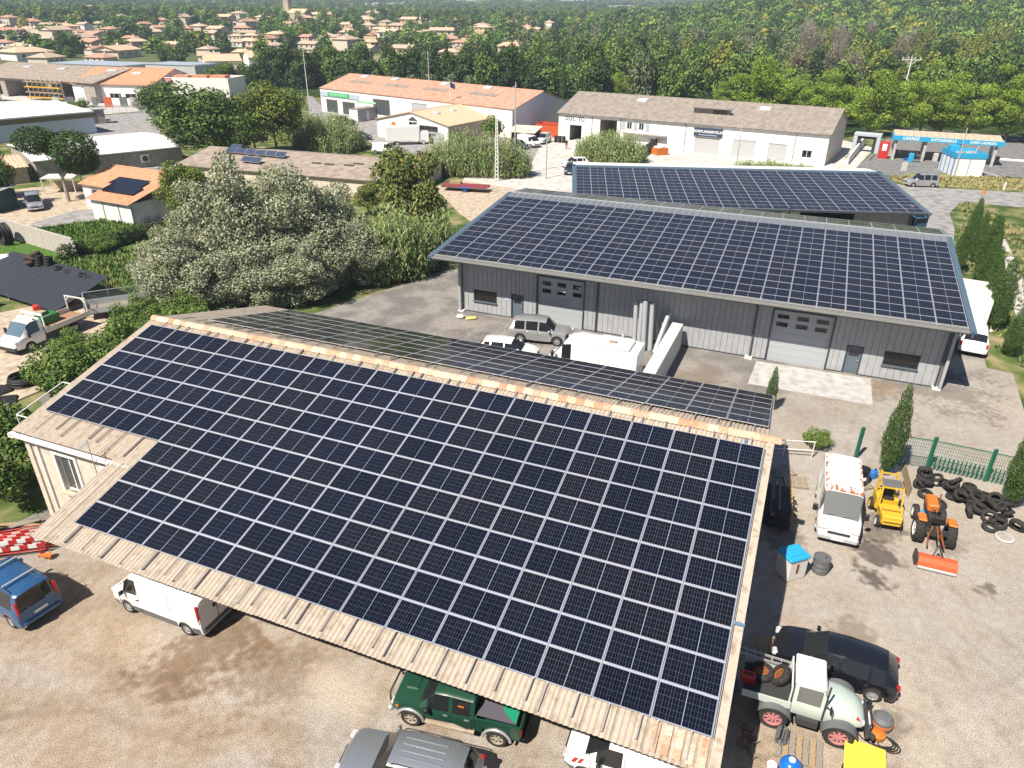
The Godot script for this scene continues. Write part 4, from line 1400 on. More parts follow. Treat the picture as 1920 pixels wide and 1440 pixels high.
	for i in 5:
		var x0 := i * 0.22
		b.quad(Vector3(x0, 3.1 - 0.1 * i, 0.08 * sin(i * 1.4)), Vector3(x0 + 0.22, 3.0 - 0.1 * i, 0.08 * sin(i * 1.4 + 1.4)), Vector3(x0 + 0.22, 4.0 - 0.1 * i, 0.08 * sin(i * 1.4 + 1.4)), Vector3(x0, 4.1 - 0.1 * i, 0.08 * sin(i * 1.4)))
	obj("cloth", b, M.blue_dark, t)

	t = thing("lattice_pole", "pale concrete lattice pole standing in the reeds", "pole", Vector3(-2.5, 0, -105.9))
	b = MB.new()
	b.tube([Vector3(-0.22, 0, 0), Vector3(-0.10, 8.6, 0)], 0.09, 4)
	b.tube([Vector3(0.22, 0, 0), Vector3(0.10, 8.6, 0)], 0.09, 4)
	for i in 16: b.box(Vector3(0, 0.4 + i * 0.53, 0), Vector3(0.40 - i * 0.012, 0.13, 0.10))
	obj("shaft", b, M.concrete_white, t)
	var ups := [[0.1, -109.8, 13.0, "slender wooden pole with grey meter box beside the reeds", true], [4.7, -108.1, 6.4, "short thin lamp pole in the pale estate yard", false], [35.8, -119.1, 7.2, "thin wooden pole in front of the roller shutters", false], [67.7, -113.1, 7.0, "leaning thin grey pole beside the blue and white kiosk", false]]
	for q in ups:
		t = thing("utility_pole", q[3], "pole", Vector3(q[0], 0, q[1]))
		b = MB.new()
		b.tube([Vector3(0, 0, 0), Vector3(0, q[2], 0)], 0.11, 8, 0.07)
		obj("shaft", b, M.pole, t)
		if q[4]:
			b = MB.new()
			b.box(Vector3(0.15, 1.3, 0.2), Vector3(0.8, 2.0, 0.5))
			obj("meter_box", b, M.metal_door, t)
			b = MB.new()
			b.bar(Vector3(-0.7, 12.2, 0), Vector3(0.2, 12.6, 0), 0.08, 0.08)
			obj("arm", b, M.pole, t)
	t = thing("power_pole", "pale power line pole with insulator crossarms against the pines", "pole", Vector3(88.5, 0, -176.0))
	b = MB.new()
	b.tube([Vector3(0, 0, 0), Vector3(0, 13.5, 0)], 0.22, 8, 0.14)
	obj("shaft", b, M.concrete_white, t)
	b = MB.new()
	b.bar(Vector3(-2.2, 13.0, 0), Vector3(2.2, 13.0, 0), 0.16, 0.16)
	b.bar(Vector3(-1.4, 13.0, 0), Vector3(0, 12.0, 0), 0.1, 0.1)
	b.bar(Vector3(1.4, 13.0, 0), Vector3(0, 12.0, 0), 0.1, 0.1)
	obj("crossarm", b, M.concrete_white, t)
	b = MB.new()
	for x in [-2.0, -0.7, 0.7, 2.0]: b.tube([Vector3(x, 13.1, 0), Vector3(x, 13.6, 0)], 0.09, 6)
	obj("insulator", b, M.white, t)

	var tyre := tyre_mesh(0.36, 0.20, 0.20)
	for k in 3:
		for i in 6:
			var o := put("tyre", tyre)
			o.position = Vector3(7.8 + k * 0.72, 0.12 + i * 0.20, -141.0 + 0.25 * k)
			tag(o, "black tyre in the stacks beside the dark workshop doorway", "tyre", "tyres stacked at the workshop door")

func tyre_mesh(r: float, w: float, rim: float) -> ArrayMesh:
	var m := MB.new()
	var h := w / 2
	m.lathe([Vector2(rim, -h * 0.8), Vector2(rim + 0.02, -h), Vector2(r - 0.05, -h), Vector2(r - 0.01, -h * 0.72), Vector2(r, -h * 0.3), Vector2(r, h * 0.3), Vector2(r - 0.01, h * 0.72), Vector2(r - 0.05, h), Vector2(rim + 0.02, h), Vector2(rim, h * 0.8), Vector2(rim + 0.06, h * 0.4), Vector2(rim + 0.06, -h * 0.4), Vector2(rim, -h * 0.8)], 18)
	m.smooth(50)
	return m.mesh(M.rubber)

func make_station() -> void:
	var t := thing("car_wash_canopy", "long flat car wash canopy with light blue lettered fascia and beige slab roof", "canopy", Vector3(63.9, 0, -126.6), deg_to_rad(-22.5))

	var L := 16.0
	for i in 16:
		var b := MB.new()
		b.box(Vector3(0.5 + i * 1.0, 4.05, -2.3), Vector3(0.96, 0.14, 4.6), Basis(Vector3.RIGHT, 0.10))
		obj("roof_slab", b, M.render_tan, t)
	var fb := MB.new()
	fb.box(Vector3(L / 2, 3.62, 0.10), Vector3(L + 0.3, 0.72, 0.16))
	fb.box(Vector3(L + 0.1, 3.62, -2.3), Vector3(0.16, 0.7, 4.4))
	fb.box(Vector3(-0.1, 3.62, -2.3), Vector3(0.16, 0.7, 4.4))
	var f := obj("fascia", fb, M.blue_light, t)
	text(f, "lettering", "LAVAGE", 0.48, Transform3D(Basis(), Vector3(2.6, 3.62, 0.20)), M.white)
	text(f, "lettering", "AUTOMOBILE", 0.42, Transform3D(Basis(), Vector3(7.4, 3.62, 0.20)), M.white)
	text(f, "lettering", "EURO LAVAGES", 0.38, Transform3D(Basis(), Vector3(13.1, 3.62, 0.20)), M.white)
	for x in [0.5, 5.0, 10.2, 15.2]:
		for z in [-0.5, -3.9]:
			var b := MB.new()
			b.box(Vector3(x, 1.7, z), Vector3(0.42, 3.4, 0.42))
			obj("column", b, M.concrete, t)

	t = thing("bay_wall", "low dirty grey wall behind the wash bays", "wall", Vector3(65.3, 0, -130.6), deg_to_rad(-22.5))
	for i in 9:
		var b := MB.new()
		b.box(Vector3(0.95 + i * 1.9, 0.55, 0), Vector3(1.86, 1.1, 0.2))
		obj("panel", b, M.render_grey, t)
	t = thing("kerb_island", "pale raised kerb island behind the bay wall", "kerb", Vector3(66.5, 0, -134.4), deg_to_rad(-22.5))
	var kb := MB.new()
	for i in 14: kb.box(Vector3(1.0 + i * 2.0, 0.09, 0), Vector3(1.97, 0.22, 1.3))
	obj("kerb_stone", kb, M.concrete_white, t)

	t = thing("wash_kiosk", "small white kiosk with blue parapet and machinery on its roof", "kiosk", Vector3(67.3, 0, -113.3), deg_to_rad(-8))
	var b := MB.new()
	b.box(Vector3(2.2, 1.4, -2.6), Vector3(4.4, 2.8, 5.2))
	obj("wall", b, M.white, t)
	b = MB.new()
	for z in [0.03, -5.23]: b.box(Vector3(2.2, 3.0, z), Vector3(4.6, 0.75, 0.12))
	for x in [-0.03, 4.43]: b.box(Vector3(x, 3.0, -2.6), Vector3(0.12, 0.75, 5.1))
	obj("parapet", b, M.blue_light, t)
	b = MB.new()
	for z in [-0.06, -1.6, -3.1, -4.55]: b.box(Vector3(-0.04, 1.3, z), Vector3(0.08, 2.6, 0.12))
	for x in [0.06, 2.2]: b.box(Vector3(x, 1.3, 0.03), Vector3(0.06, 2.6, 0.06))
	obj("trim", b, M.blue, t)
	b = MB.new()
	var r3 := RandomNumberGenerator.new()
	r3.seed = 9
	for i in 14: b.box(Vector3(r3.randf_range(0.8, 3.8), 3.0, r3.randf_range(-4.0, -0.7)), Vector3(r3.randf_range(0.2, 0.9), r3.randf_range(0.2, 0.5), r3.randf_range(0.2, 0.7)), Basis(Vector3.UP, r3.randf() * 3))
	b.bar(Vector3(3.4, 3.0, -2.0), Vector3(3.8, 4.2, -2.2), 0.15, 0.15)
	obj("roof_plant", b, M.galva, t)
	b = MB.new()
	b.bbox(Vector3(0.9, 3.5, -3.6), Vector3(1.5, 1.1, 1.2), 0.1)
	obj("tank", b, M.blue_light, t)

	t = thing("wash_gantry", "grey roll over car wash gantry on rails", "car wash", Vector3(62.6, 0, -133.2), deg_to_rad(-31.5))
	b = MB.new()
	for x in [-1.9, 1.9]: b.bbox(Vector3(x, 1.4, 0), Vector3(0.7, 2.8, 1.6), 0.08)
	b.bbox(Vector3(0, 3.1, 0), Vector3(4.5, 0.6, 1.6), 0.08)
	obj("frame", b, mat("wash_grey", S(0.42, 0.46, 0.50), 0.5), t)
	b = MB.new()
	for x in [-1.3, 1.3]: b.tube([Vector3(x, 0.3, 0.2), Vector3(x, 2.7, 0.2)], 0.3, 10)
	b.tube([Vector3(-1.2, 2.6, 0.2), Vector3(1.2, 2.6, 0.2)], 0.2, 10)
	obj("brush", b, M.plastic_dark, t)
	b = MB.new()
	for x in [-1.9, 1.9]: b.box(Vector3(x, 0.06, 3.5), Vector3(0.12, 0.1, 9.0))
	obj("rail", b, M.black, t)
	t = thing("ramp_wall", "low white rendered wall beside the car wash lane", "wall", Vector3(54.6, 0, -121.4), deg_to_rad(60.5))
	for i in 8:
		b = MB.new()
		b.box(Vector3(1.5 + i * 3.0, 0.6 + 0.04 * i, 0), Vector3(2.98, 1.3 + 0.08 * i, 0.3))
		obj("panel", b, M.concrete_white, t)
	t = thing("vending_pillar", "tall red payment pillar at the canopy's end", "machine", Vector3(63.2, 0, -127.6), deg_to_rad(-24))
	b = MB.new()
	b.bbox(Vector3(0, 1.4, 0), Vector3(1.5, 2.8, 0.8), 0.06)
	obj("cabinet", b, M.red, t)
	b = MB.new()
	b.box(Vector3(0, 1.9, 0.42), Vector3(0.7, 1.1, 0.04))
	obj("panel", b, M.white, t)
	for q in [[67.0, -124.4, "turquoise vacuum unit on the forecourt island"], [71.4, -125.0, "grey pressure washer rack under the canopy"]]:
		t = thing("vacuum_unit", q[2], "vacuum", Vector3(q[0], 0, q[1]), deg_to_rad(-20))
		b = MB.new()
		b.bbox(Vector3(-0.5, 0.7, 0), Vector3(0.8, 1.4, 0.7), 0.08)
		obj("cabinet", b, M.blue_light if q[0] < 69 else M.metal_door, t)
		b = MB.new()
		for i in 3: b.tube([Vector3(0.3 + 0.25 * i, 0, 0), Vector3(0.35 + 0.25 * i, 1.0, 0.1), Vector3(0.1 + 0.3 * i, 1.5, 0)], 0.05, 6)
		b.box(Vector3(0.55, 1.1, 0), Vector3(0.8, 0.1, 0.5))
		obj("hose", b, M.plastic_grey, t)
	t = thing("road_sign", "white sign board beside the solar roof's end", "sign", Vector3(58.4, 0, -110.6), 0.35)
	b = MB.new()
	b.tube([Vector3(0, 0, 0), Vector3(0, 2.4, 0)], 0.05, 6)
	obj("post", b, M.galva, t)
	b = MB.new()
	b.box(Vector3(0, 1.8, 0.06), Vector3(1.0, 1.3, 0.05))
	obj("board", b, M.white, t)
	b = MB.new()
	b.box(Vector3(-0.2, 2.9, 0.06), Vector3(0.7, 0.4, 0.05))
	obj("blue_plate", b, M.blue, t)
	t = thing("traffic_cone", "small orange marker by the road verge", "cone", Vector3(65.2, 0, -101.0), 0.0)
	b = MB.new()
	b.lathe([Vector2(0.35, 0.0), Vector2(0.35, 0.06), Vector2(0.2, 0.06), Vector2(0.04, 0.9), Vector2(0.0, 0.9)], 10)
	obj("body", b, M.orange, t)
	t = thing("bollard", "white post on the grass verge", "bollard", Vector3(69.5, 0, -103.4), 0.0)
	b = MB.new()
	b.tube([Vector3(0, 0, 0), Vector3(0, 1.1, 0)], 0.12, 8)
	obj("post", b, M.white, t)

func make_left_side() -> void:

	var t := thing("merchant_hall", "long hall with brown and orange tiled roof above timber racks", "building", Vector3(-150.0, 0, -213.5), deg_to_rad(-23.5))
	gabled(t, 48.0, 24.0, 4.9, 7.5, M.render_grey, M.roof_brown, [[3, 12, 0.0, 4.0, "dark"], [14, 30, 0.0, 4.2, "dark"], [32, 44, 0, 4.2, "dark"]], 0.6, 0.9)
	var t2 := thing("merchant_shop", "orange tiled white shop joined to the brown roofed hall", "building", Vector3(-113.0, 0, -197.0), deg_to_rad(-8.0))
	gabled(t2, 22.0, 22.0, 4.6, 7.6, M.render_white, M.roof_orange, [[10, 13, 1.2, 2.4, "window"], [14.2, 17.2, 1.2, 2.4, "window"]], 0.5, 0.9)
	var fr := slope_frame(Vector3(0, 7.65, -11.0), rad_to_deg(atan2(3.0, 11.0)))
	for x in [6.0, 14.0]: skylight(t2, fr, x, 1.2 + 0.2 * x, 2.4, 1.2)
	fr = slope_frame(Vector3(0, 7.55, -12.0), rad_to_deg(atan2(2.6, 12.0)))
	for x in [12.0, 26.0]: skylight(t, fr, x, 3.0, 2.4, 1.2)
	t = thing("merchant_office", "white two storey office block with red sign and terracotta flat roof", "building", Vector3(-93.0, 0, -199.5), deg_to_rad(-6.0))
	var b := wall_with_openings(0, 20, -0.2, 6.0, 0, 0.3, [[1.0, 1.9, 2.6, 4.4], [2.6, 3.5, 2.6, 4.4]])
	b.box(Vector3(0.15, 2.9, -5), Vector3(0.3, 6.2, 9.6))
	b.box(Vector3(19.85, 2.9, -5), Vector3(0.3, 6.2, 9.6))
	b.box(Vector3(10, 2.9, -9.8), Vector3(19.9, 6.2, 0.3))
	obj("wall", b, M.render_white, t)
	for x in [1.45, 3.05]: framed_window(t, "window", Vector3(x, 3.5, 0), 0.9, 1.8, 0.12, M.blue_dark, M.glass, 1)
	b = MB.new()
	b.box(Vector3(10, 5.5, -5), Vector3(19.4, 0.2, 9.4))
	obj("roof", b, M.roof_pink, t)
	b = MB.new()
	for i in 3: b.box(Vector3(6.0 + i * 4.5, 5.95, -4.0 - i), Vector3(4.2, 0.7, 3.0))
	obj("roof_block", b, M.roof_orange, t)
	b = MB.new()
	b.box(Vector3(2.7, 5.2, 0.08), Vector3(4.2, 1.2, 0.12))
	var sg := obj("red_sign", b, M.red, t)
	text(sg, "lettering", "TANGUY", 0.7, Transform3D(Basis(), Vector3(2.7, 5.2, 0.16)), M.white)

	for q in [[-127.5, -202.0, 8, -20.0, 5.4, true, "tall white cantilever rack loaded with yellow timber"], [-137.0, -199.0, 4, -20.0, 4.6, false, "grey pipe rack with empty shelves"]]:
		t = thing("storage_rack", q[6], "rack", Vector3(q[0], 0, q[1]), deg_to_rad(q[3]))
		for i in q[2]:
			b = MB.new()
			b.bar(Vector3(i * 1.7, 0, 0), Vector3(i * 1.7, q[4], 0), 0.18, 0.18)
			for k in 4: b.bar(Vector3(i * 1.7, 0.5 + k * 1.25, 0), Vector3(i * 1.7, 0.6 + k * 1.25, 1.1), 0.10, 0.12)
			obj("upright", b, M.concrete_white, t)
		for k in 4:
			b = MB.new()
			for j in 5: b.box(Vector3((q[2] - 1) * 0.85 + 0.2 * (j % 2), 0.68 + k * 1.25 + 0.08 * (j % 3), 0.15 + j * 0.2), Vector3((q[2] - 1) * 1.75, 0.12, 0.17))
			obj("timber", b, M.yellow if (q[5] and k % 2 == 0) else M.wood, t)
	var rs := RandomNumberGenerator.new()
	rs.seed = 21
	for i in 9:
		var px := -112.0 + i * 3.1
		t = thing("display_panel", ["grey concrete display slab standing in the merchant's yard", "orange display board among the grey slabs", "dark grey display slab beside the white shop wall"][0 if i % 3 == 0 else (1 if i == 4 else 2)], "slab", Vector3(px, 0, -187.6 + rs.randf_range(-1.2, 0.8)), rs.randf_range(-0.5, 0.2), "slabs on show in the merchant's yard")
		b = MB.new()
		b.box(Vector3(0, 1.15, 0), Vector3(1.8, 2.3, 0.25))
		b.box(Vector3(0, 0.06, 0), Vector3(2.0, 0.12, 1.0))
		obj("slab", b, M.orange_red if i == 4 else [M.concrete, M.plastic_grey][i % 2], t)
	t = thing("mesh_fence", "grey mesh fence along the merchant's yard", "fence", Vector3(-103.0, 0, -177.0), deg_to_rad(-1.0))
	for i in 12:
		b = MB.new()
		b.bar(Vector3(i * 1.6, 0, 0), Vector3(i * 1.6, 1.9, 0), 0.08, 0.08)
		obj("post", b, M.galva, t)
		b = MB.new()
		for k in 8: b.bar(Vector3(i * 1.6 + k * 0.2, 0.1, 0), Vector3(i * 1.6 + k * 0.2, 1.8, 0), 0.03, 0.03)
		for k in 4: b.bar(Vector3(i * 1.6, 0.15 + k * 0.53, 0), Vector3(i * 1.6 + 1.6, 0.15 + k * 0.53, 0), 0.03, 0.03)
		obj("mesh_panel", b, M.galva, t)
	t = thing("transformer_hut", "small weathered concrete transformer hut at the roadside", "hut", Vector3(-88.2, 0, -159.6), deg_to_rad(35))
	b = MB.new()
	b.box(Vector3(0, 1.4, 0), Vector3(3.2, 2.8, 2.4))
	obj("wall", b, M.render_grey, t)
	b = MB.new()
	b.box(Vector3(0, 2.9, 0), Vector3(3.6, 0.2, 2.8))
	obj("roof", b, M.concrete, t)
	b = MB.new()
	b.box(Vector3(-0.4, 1.1, 1.22), Vector3(0.9, 2.1, 0.06))
	obj("door", b, M.plastic_grey, t)

	t = thing("white_hall", "white flat roofed hall with olive brown band under its eave", "building", Vector3(-95.0, 0, -130.5), deg_to_rad(49.6))
	b = MB.new()
	b.box(Vector3(10.5, 1.9, -9.0), Vector3(21.0, 4.0, 18.0))
	obj("wall", b, mat("hall_blue_white", S(0.55, 0.60, 0.68), 0.7), t)
	b = MB.new()
	b.box(Vector3(10.5, 3.45, -9.0), Vector3(21.1, 1.0, 18.1))
	obj("olive_band", b, mat("olive", S(0.17, 0.14, 0.075), 0.7), t)
	b = MB.new()
	b.box(Vector3(10.5, 4.25, -9.0), Vector3(21.4, 0.25, 18.4), Basis(Vector3.RIGHT, 0.03))
	obj("roof", b, M.roof_white, t)
	b = MB.new()
	for i in 3: b.tube([Vector3(-0.12 + i * 0.0, 0, -1.0 - i * 0.5), Vector3(-0.12, 4.0, -1.0 - i * 0.5)], 0.08, 6)
	obj("downpipe", b, M.white, t)

	t = thing("low_white_hall", "low grey walled building under a wide bright white roof", "building", Vector3(-67.6, 0, -103.6), deg_to_rad(41.5))
	b = MB.new()
	b.box(Vector3(10.2, 1.2, -9.0), Vector3(20.2, 2.5, 18.0))
	obj("wall", b, M.render_grey, t)
	b = MB.new()
	for s in [[-0.06, -4.4], [0.06, -13.6]]: b.box(Vector3(10.2, 2.85, s[1]), Vector3(20.8, 0.14, 9.4), Basis(Vector3.RIGHT, -s[0]))
	obj("roof", b, M.roof_white, t)
	b = MB.new()
	b.box(Vector3(14.6, 1.4, 0.15), Vector3(1.2, 1.1, 0.45))
	var ac := obj("air_conditioner", b, M.metal_door, t)
	b = MB.new()
	b.lathe([Vector2(0.0, 0.0), Vector2(0.42, 0.0), Vector2(0.42, 0.03), Vector2(0.0, 0.03)], 14, Basis(Vector3.RIGHT, PI / 2), Vector3(14.6, 1.4, 0.38))
	obj("fan", b, M.plastic_dark, ac)
	t = thing("tile_annexe", "tan walled annexe with pale clay roof beside the low white hall", "building", Vector3(-74.5, 0, -96.0), deg_to_rad(41.5))
	gabled(t, 9.0, 9.0, 2.2, 3.1, M.render_tan, M.roof_peach, [[4.5, 6.0, 0.6, 1.6, "glass"]], 0.3, 0.5)

	t = thing("solar_house", "small white house with orange tiles and dark solar panels on the low wing", "house", Vector3(-52.7, 0, -88.6), deg_to_rad(-26.0))
	gabled(t, 13.0, 9.5, 2.9, 4.2, M.render_white, M.roof_orange, [[1.7, 2.9, 1.0, 2.3, "window"]], 0.35, 0.35)
	b = MB.new()
	b.box(Vector3(2.3, 1.65, 0.03), Vector3(1.7, 1.8, 0.05))
	obj("window_surround", wall_with_openings(1.5, 3.1, 0.8, 2.5, 0.06, 0.06, [[1.72, 2.88, 1.02, 2.28]]), M.render_grey, t)
	var an := wall_with_openings(6.0, 12.6, -0.2, 2.45, 3.4, 0.25, [])
	an.box(Vector3(6.12, 1.1, 1.6), Vector3(0.24, 2.6, 3.4))
	an.box(Vector3(12.48, 1.1, 1.6), Vector3(0.24, 2.6, 3.4))
	obj("wing_wall", an, M.render_white, t)
	var rw := wave_sheet(slope_frame(Vector3(5.7, 3.72, -1.2), 14.0), 0, 7.2, 0, 5.1, 0.35, 0.03, 4, 0.06)
	obj("wing_roof", rw, M.roof_orange, t)
	b = MB.new()
	for i in 18: b.box(Vector3(5.9 + i * 0.4, 2.43, 3.72), Vector3(0.36, 0.10, 0.12))
	obj("eave_tiles", b, M.roof_peach, t)
	b = MB.new()
	for x in [8.0, 10.6]: b.box(Vector3(x, 1.1, 3.43), Vector3(0.12, 2.3, 0.06))
	obj("downpipe", b, M.roof_grey, t)
	fr = slope_frame(Vector3(5.7, 3.80, -1.2), 14.0)
	for j in 2:
		for i in 5:
			b = MB.new()
			b.xf = fr
			b.box(Vector3(1.0 + i * 1.08 - (0.7 if j == 0 else 0.0), 0.10, 0.7 + j * 1.75), Vector3(1.06, 0.04, 1.72))
			obj("solar_panel", b, mat("pv_black", S(0.010, 0.012, 0.020), 0.15, 0.0, 0.5), t)
	b = MB.new()
	b.box(Vector3(10.6, 4.6, -5.0), Vector3(0.7, 1.0, 0.7))
	obj("chimney", b, M.render_white, t)

	t = thing("long_shed", "long low shed with faded brown corrugated roof and a row of propped solar panels", "shed", Vector3(-47.6, 0, -104.0), deg_to_rad(-17.6))
	gabled(t, 34.0, 15.0, 2.3, 3.5, M.render_cream, M.roof_brown, [], 0.4, 0.45)
	fr = slope_frame(Vector3(0, 3.62, -7.5), rad_to_deg(atan2(1.2, 7.5)))
	for q in [[5.2, 2.0], [6.9, 2.0], [8.6, 2.1], [10.3, 2.2], [12.0, 2.2], [13.7, 2.3], [5.0, 0.6], [9.9, 5.0], [11.5, 5.1]]:
		b = MB.new()
		b.xf = fr
		var tb := Basis(Vector3.RIGHT, 0.35)
		b.box(Vector3(q[0], 0.42, q[1]), Vector3(1.6, 0.04, 1.1), tb)
		b.bar(Vector3(q[0], 0, q[1] - 0.4), Vector3(q[0], 0.5, q[1] - 0.4), 0.05, 0.05)
		var o := obj("solar_panel", b, M.silver, t)
		b = MB.new()
		b.xf = fr
		b.box(Vector3(q[0], 0.445, q[1] + 0.005), Vector3(1.53, 0.02, 1.03), tb)
		obj("cells", b, mat("pv_blue", S(0.05, 0.065, 0.11), 0.12, 0.0, 0.6), o)
	for q in [[20.0, 3.5], [22.0, 3.6], [25.0, 3.4], [29.0, 4.0], [26.0, 2.6]]:
		b = MB.new()
		b.xf = fr
		b.box(Vector3(q[0], 0.06, q[1]), Vector3(1.5, 0.03, 0.3))
		obj("patch_sheet", b, mat("patch_brown", S(0.10, 0.075, 0.06), 0.9), t)

	for q in [["cream_house", "cream gabled house with pale orange roof beside the leafy street", -117.0, -296.0, 28.0, 13.0, 11.0, 4.0, 6.0, "render_cream"], ["white_villa", "tall white villa with pinkish hipped roof near the street mast", -99.5, -293.0, 30.0, 12.0, 10.0, 5.6, 7.6, "render_white"]]:
		t = thing(q[0], q[1], "house", Vector3(q[2], 0, q[3]), deg_to_rad(q[4]))
		gabled(t, q[5], q[6], q[7], q[8], M[q[9]], M.roof_peach, [[2.0, 3.2, 1.0, 2.2, "window"], [7.0, 8.2, 1.0, 2.2, "window"]], 0.4, 0.6)
	for q in [[-165.0, -276.0, 34.0, 16.0, 4.0, "flat grey hangar roof behind the orange tiled shop"], [-124.0, -262.0, 20.0, 12.0, 5.0, "pale grey metal hangar beside the merchant's office"]]:
		t = thing("metal_hangar", q[5], "hangar", Vector3(q[0], 0, q[1]), deg_to_rad(-18))
		b = MB.new()
		b.box(Vector3(q[2] / 2, q[4] / 2, -q[3] / 2), Vector3(q[2], q[4], q[3]))
		obj("wall", b, M.metal_door, t)
		b = MB.new()
		for i in int(q[2] / 1.6): b.box(Vector3(0.8 + i * 1.6, q[4] + 0.1, -q[3] / 2), Vector3(1.55, 0.2, q[3] + 0.4))
		obj("roof", b, mat("hangar_roof", S(0.34, 0.40, 0.46), 0.5), t)

# ------------------------------------------------------------------ vehicles: +x forward, +z to the right, origin on the ground
func paint(name_: String, c: Color, rough := 0.3, metal := 0.0) -> StandardMaterial3D:
	if M.has(name_): return M[name_]
	var m := mat(name_, c, rough, metal, 0.5)
	m.clearcoat_enabled = true
	m.clearcoat = 0.6
	m.clearcoat_roughness = 0.08
	return m

var wheel_cache := {}

func wheel(t: Node, p: Vector3, r: float, w: float, rimm: Material, side: int, spokes := 5) -> void:
	var key := "%s_%s_%s_%d" % [r, w, rimm.get_instance_id(), spokes]
	if not wheel_cache.has(key):
		var ty := MB.new()
		var h := w / 2
		var ri := r * 0.62
		ty.lathe([Vector2(ri, -h * 0.9), Vector2(r * 0.86, -h), Vector2(r * 0.97, -h * 0.75), Vector2(r, -h * 0.3), Vector2(r, h * 0.3), Vector2(r * 0.97, h * 0.75), Vector2(r * 0.86, h), Vector2(ri, h * 0.9), Vector2(ri * 0.98, h * 0.3)], 22)
		ty.smooth(45)
		var rm := MB.new()
		rm.lathe([Vector2(0.0, h * 0.15), Vector2(ri, h * 0.2), Vector2(ri * 1.02, h * 0.88), Vector2(ri * 0.92, h * 0.86), Vector2(ri * 0.90, h * 0.32)], 22)
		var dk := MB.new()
		dk.lathe([Vector2(ri * 0.9, h * 0.30), Vector2(0.0, h * 0.30)], 18)  # near-black disc stands in for the shade behind the spokes
		rm.lathe([Vector2(ri * 0.24, h * 0.3), Vector2(ri * 0.22, h * 0.80), Vector2(0.0, h * 0.84)], 12)
		for k in spokes:
			var a := TAU * k / spokes
			var bb := Basis(Vector3.UP, a)
			rm.box(bb * Vector3(ri * 0.55, h * 0.62, 0), Vector3(ri * 0.72, h * 0.16, ri * (1.5 / spokes + 0.06)), bb)
		rm.smooth(30)
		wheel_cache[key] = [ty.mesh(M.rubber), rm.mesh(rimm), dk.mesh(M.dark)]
	var n := Node3D.new()
	n.name = "wheel"
	t.add_child(n, true)
	n.position = p
	n.rotation = Vector3(PI / 2 if side > 0 else -PI / 2, 0, 0)
	put("tyre", wheel_cache[key][0], n)
	put("rim", wheel_cache[key][1], n)
	put("hub_shade", wheel_cache[key][2], n)

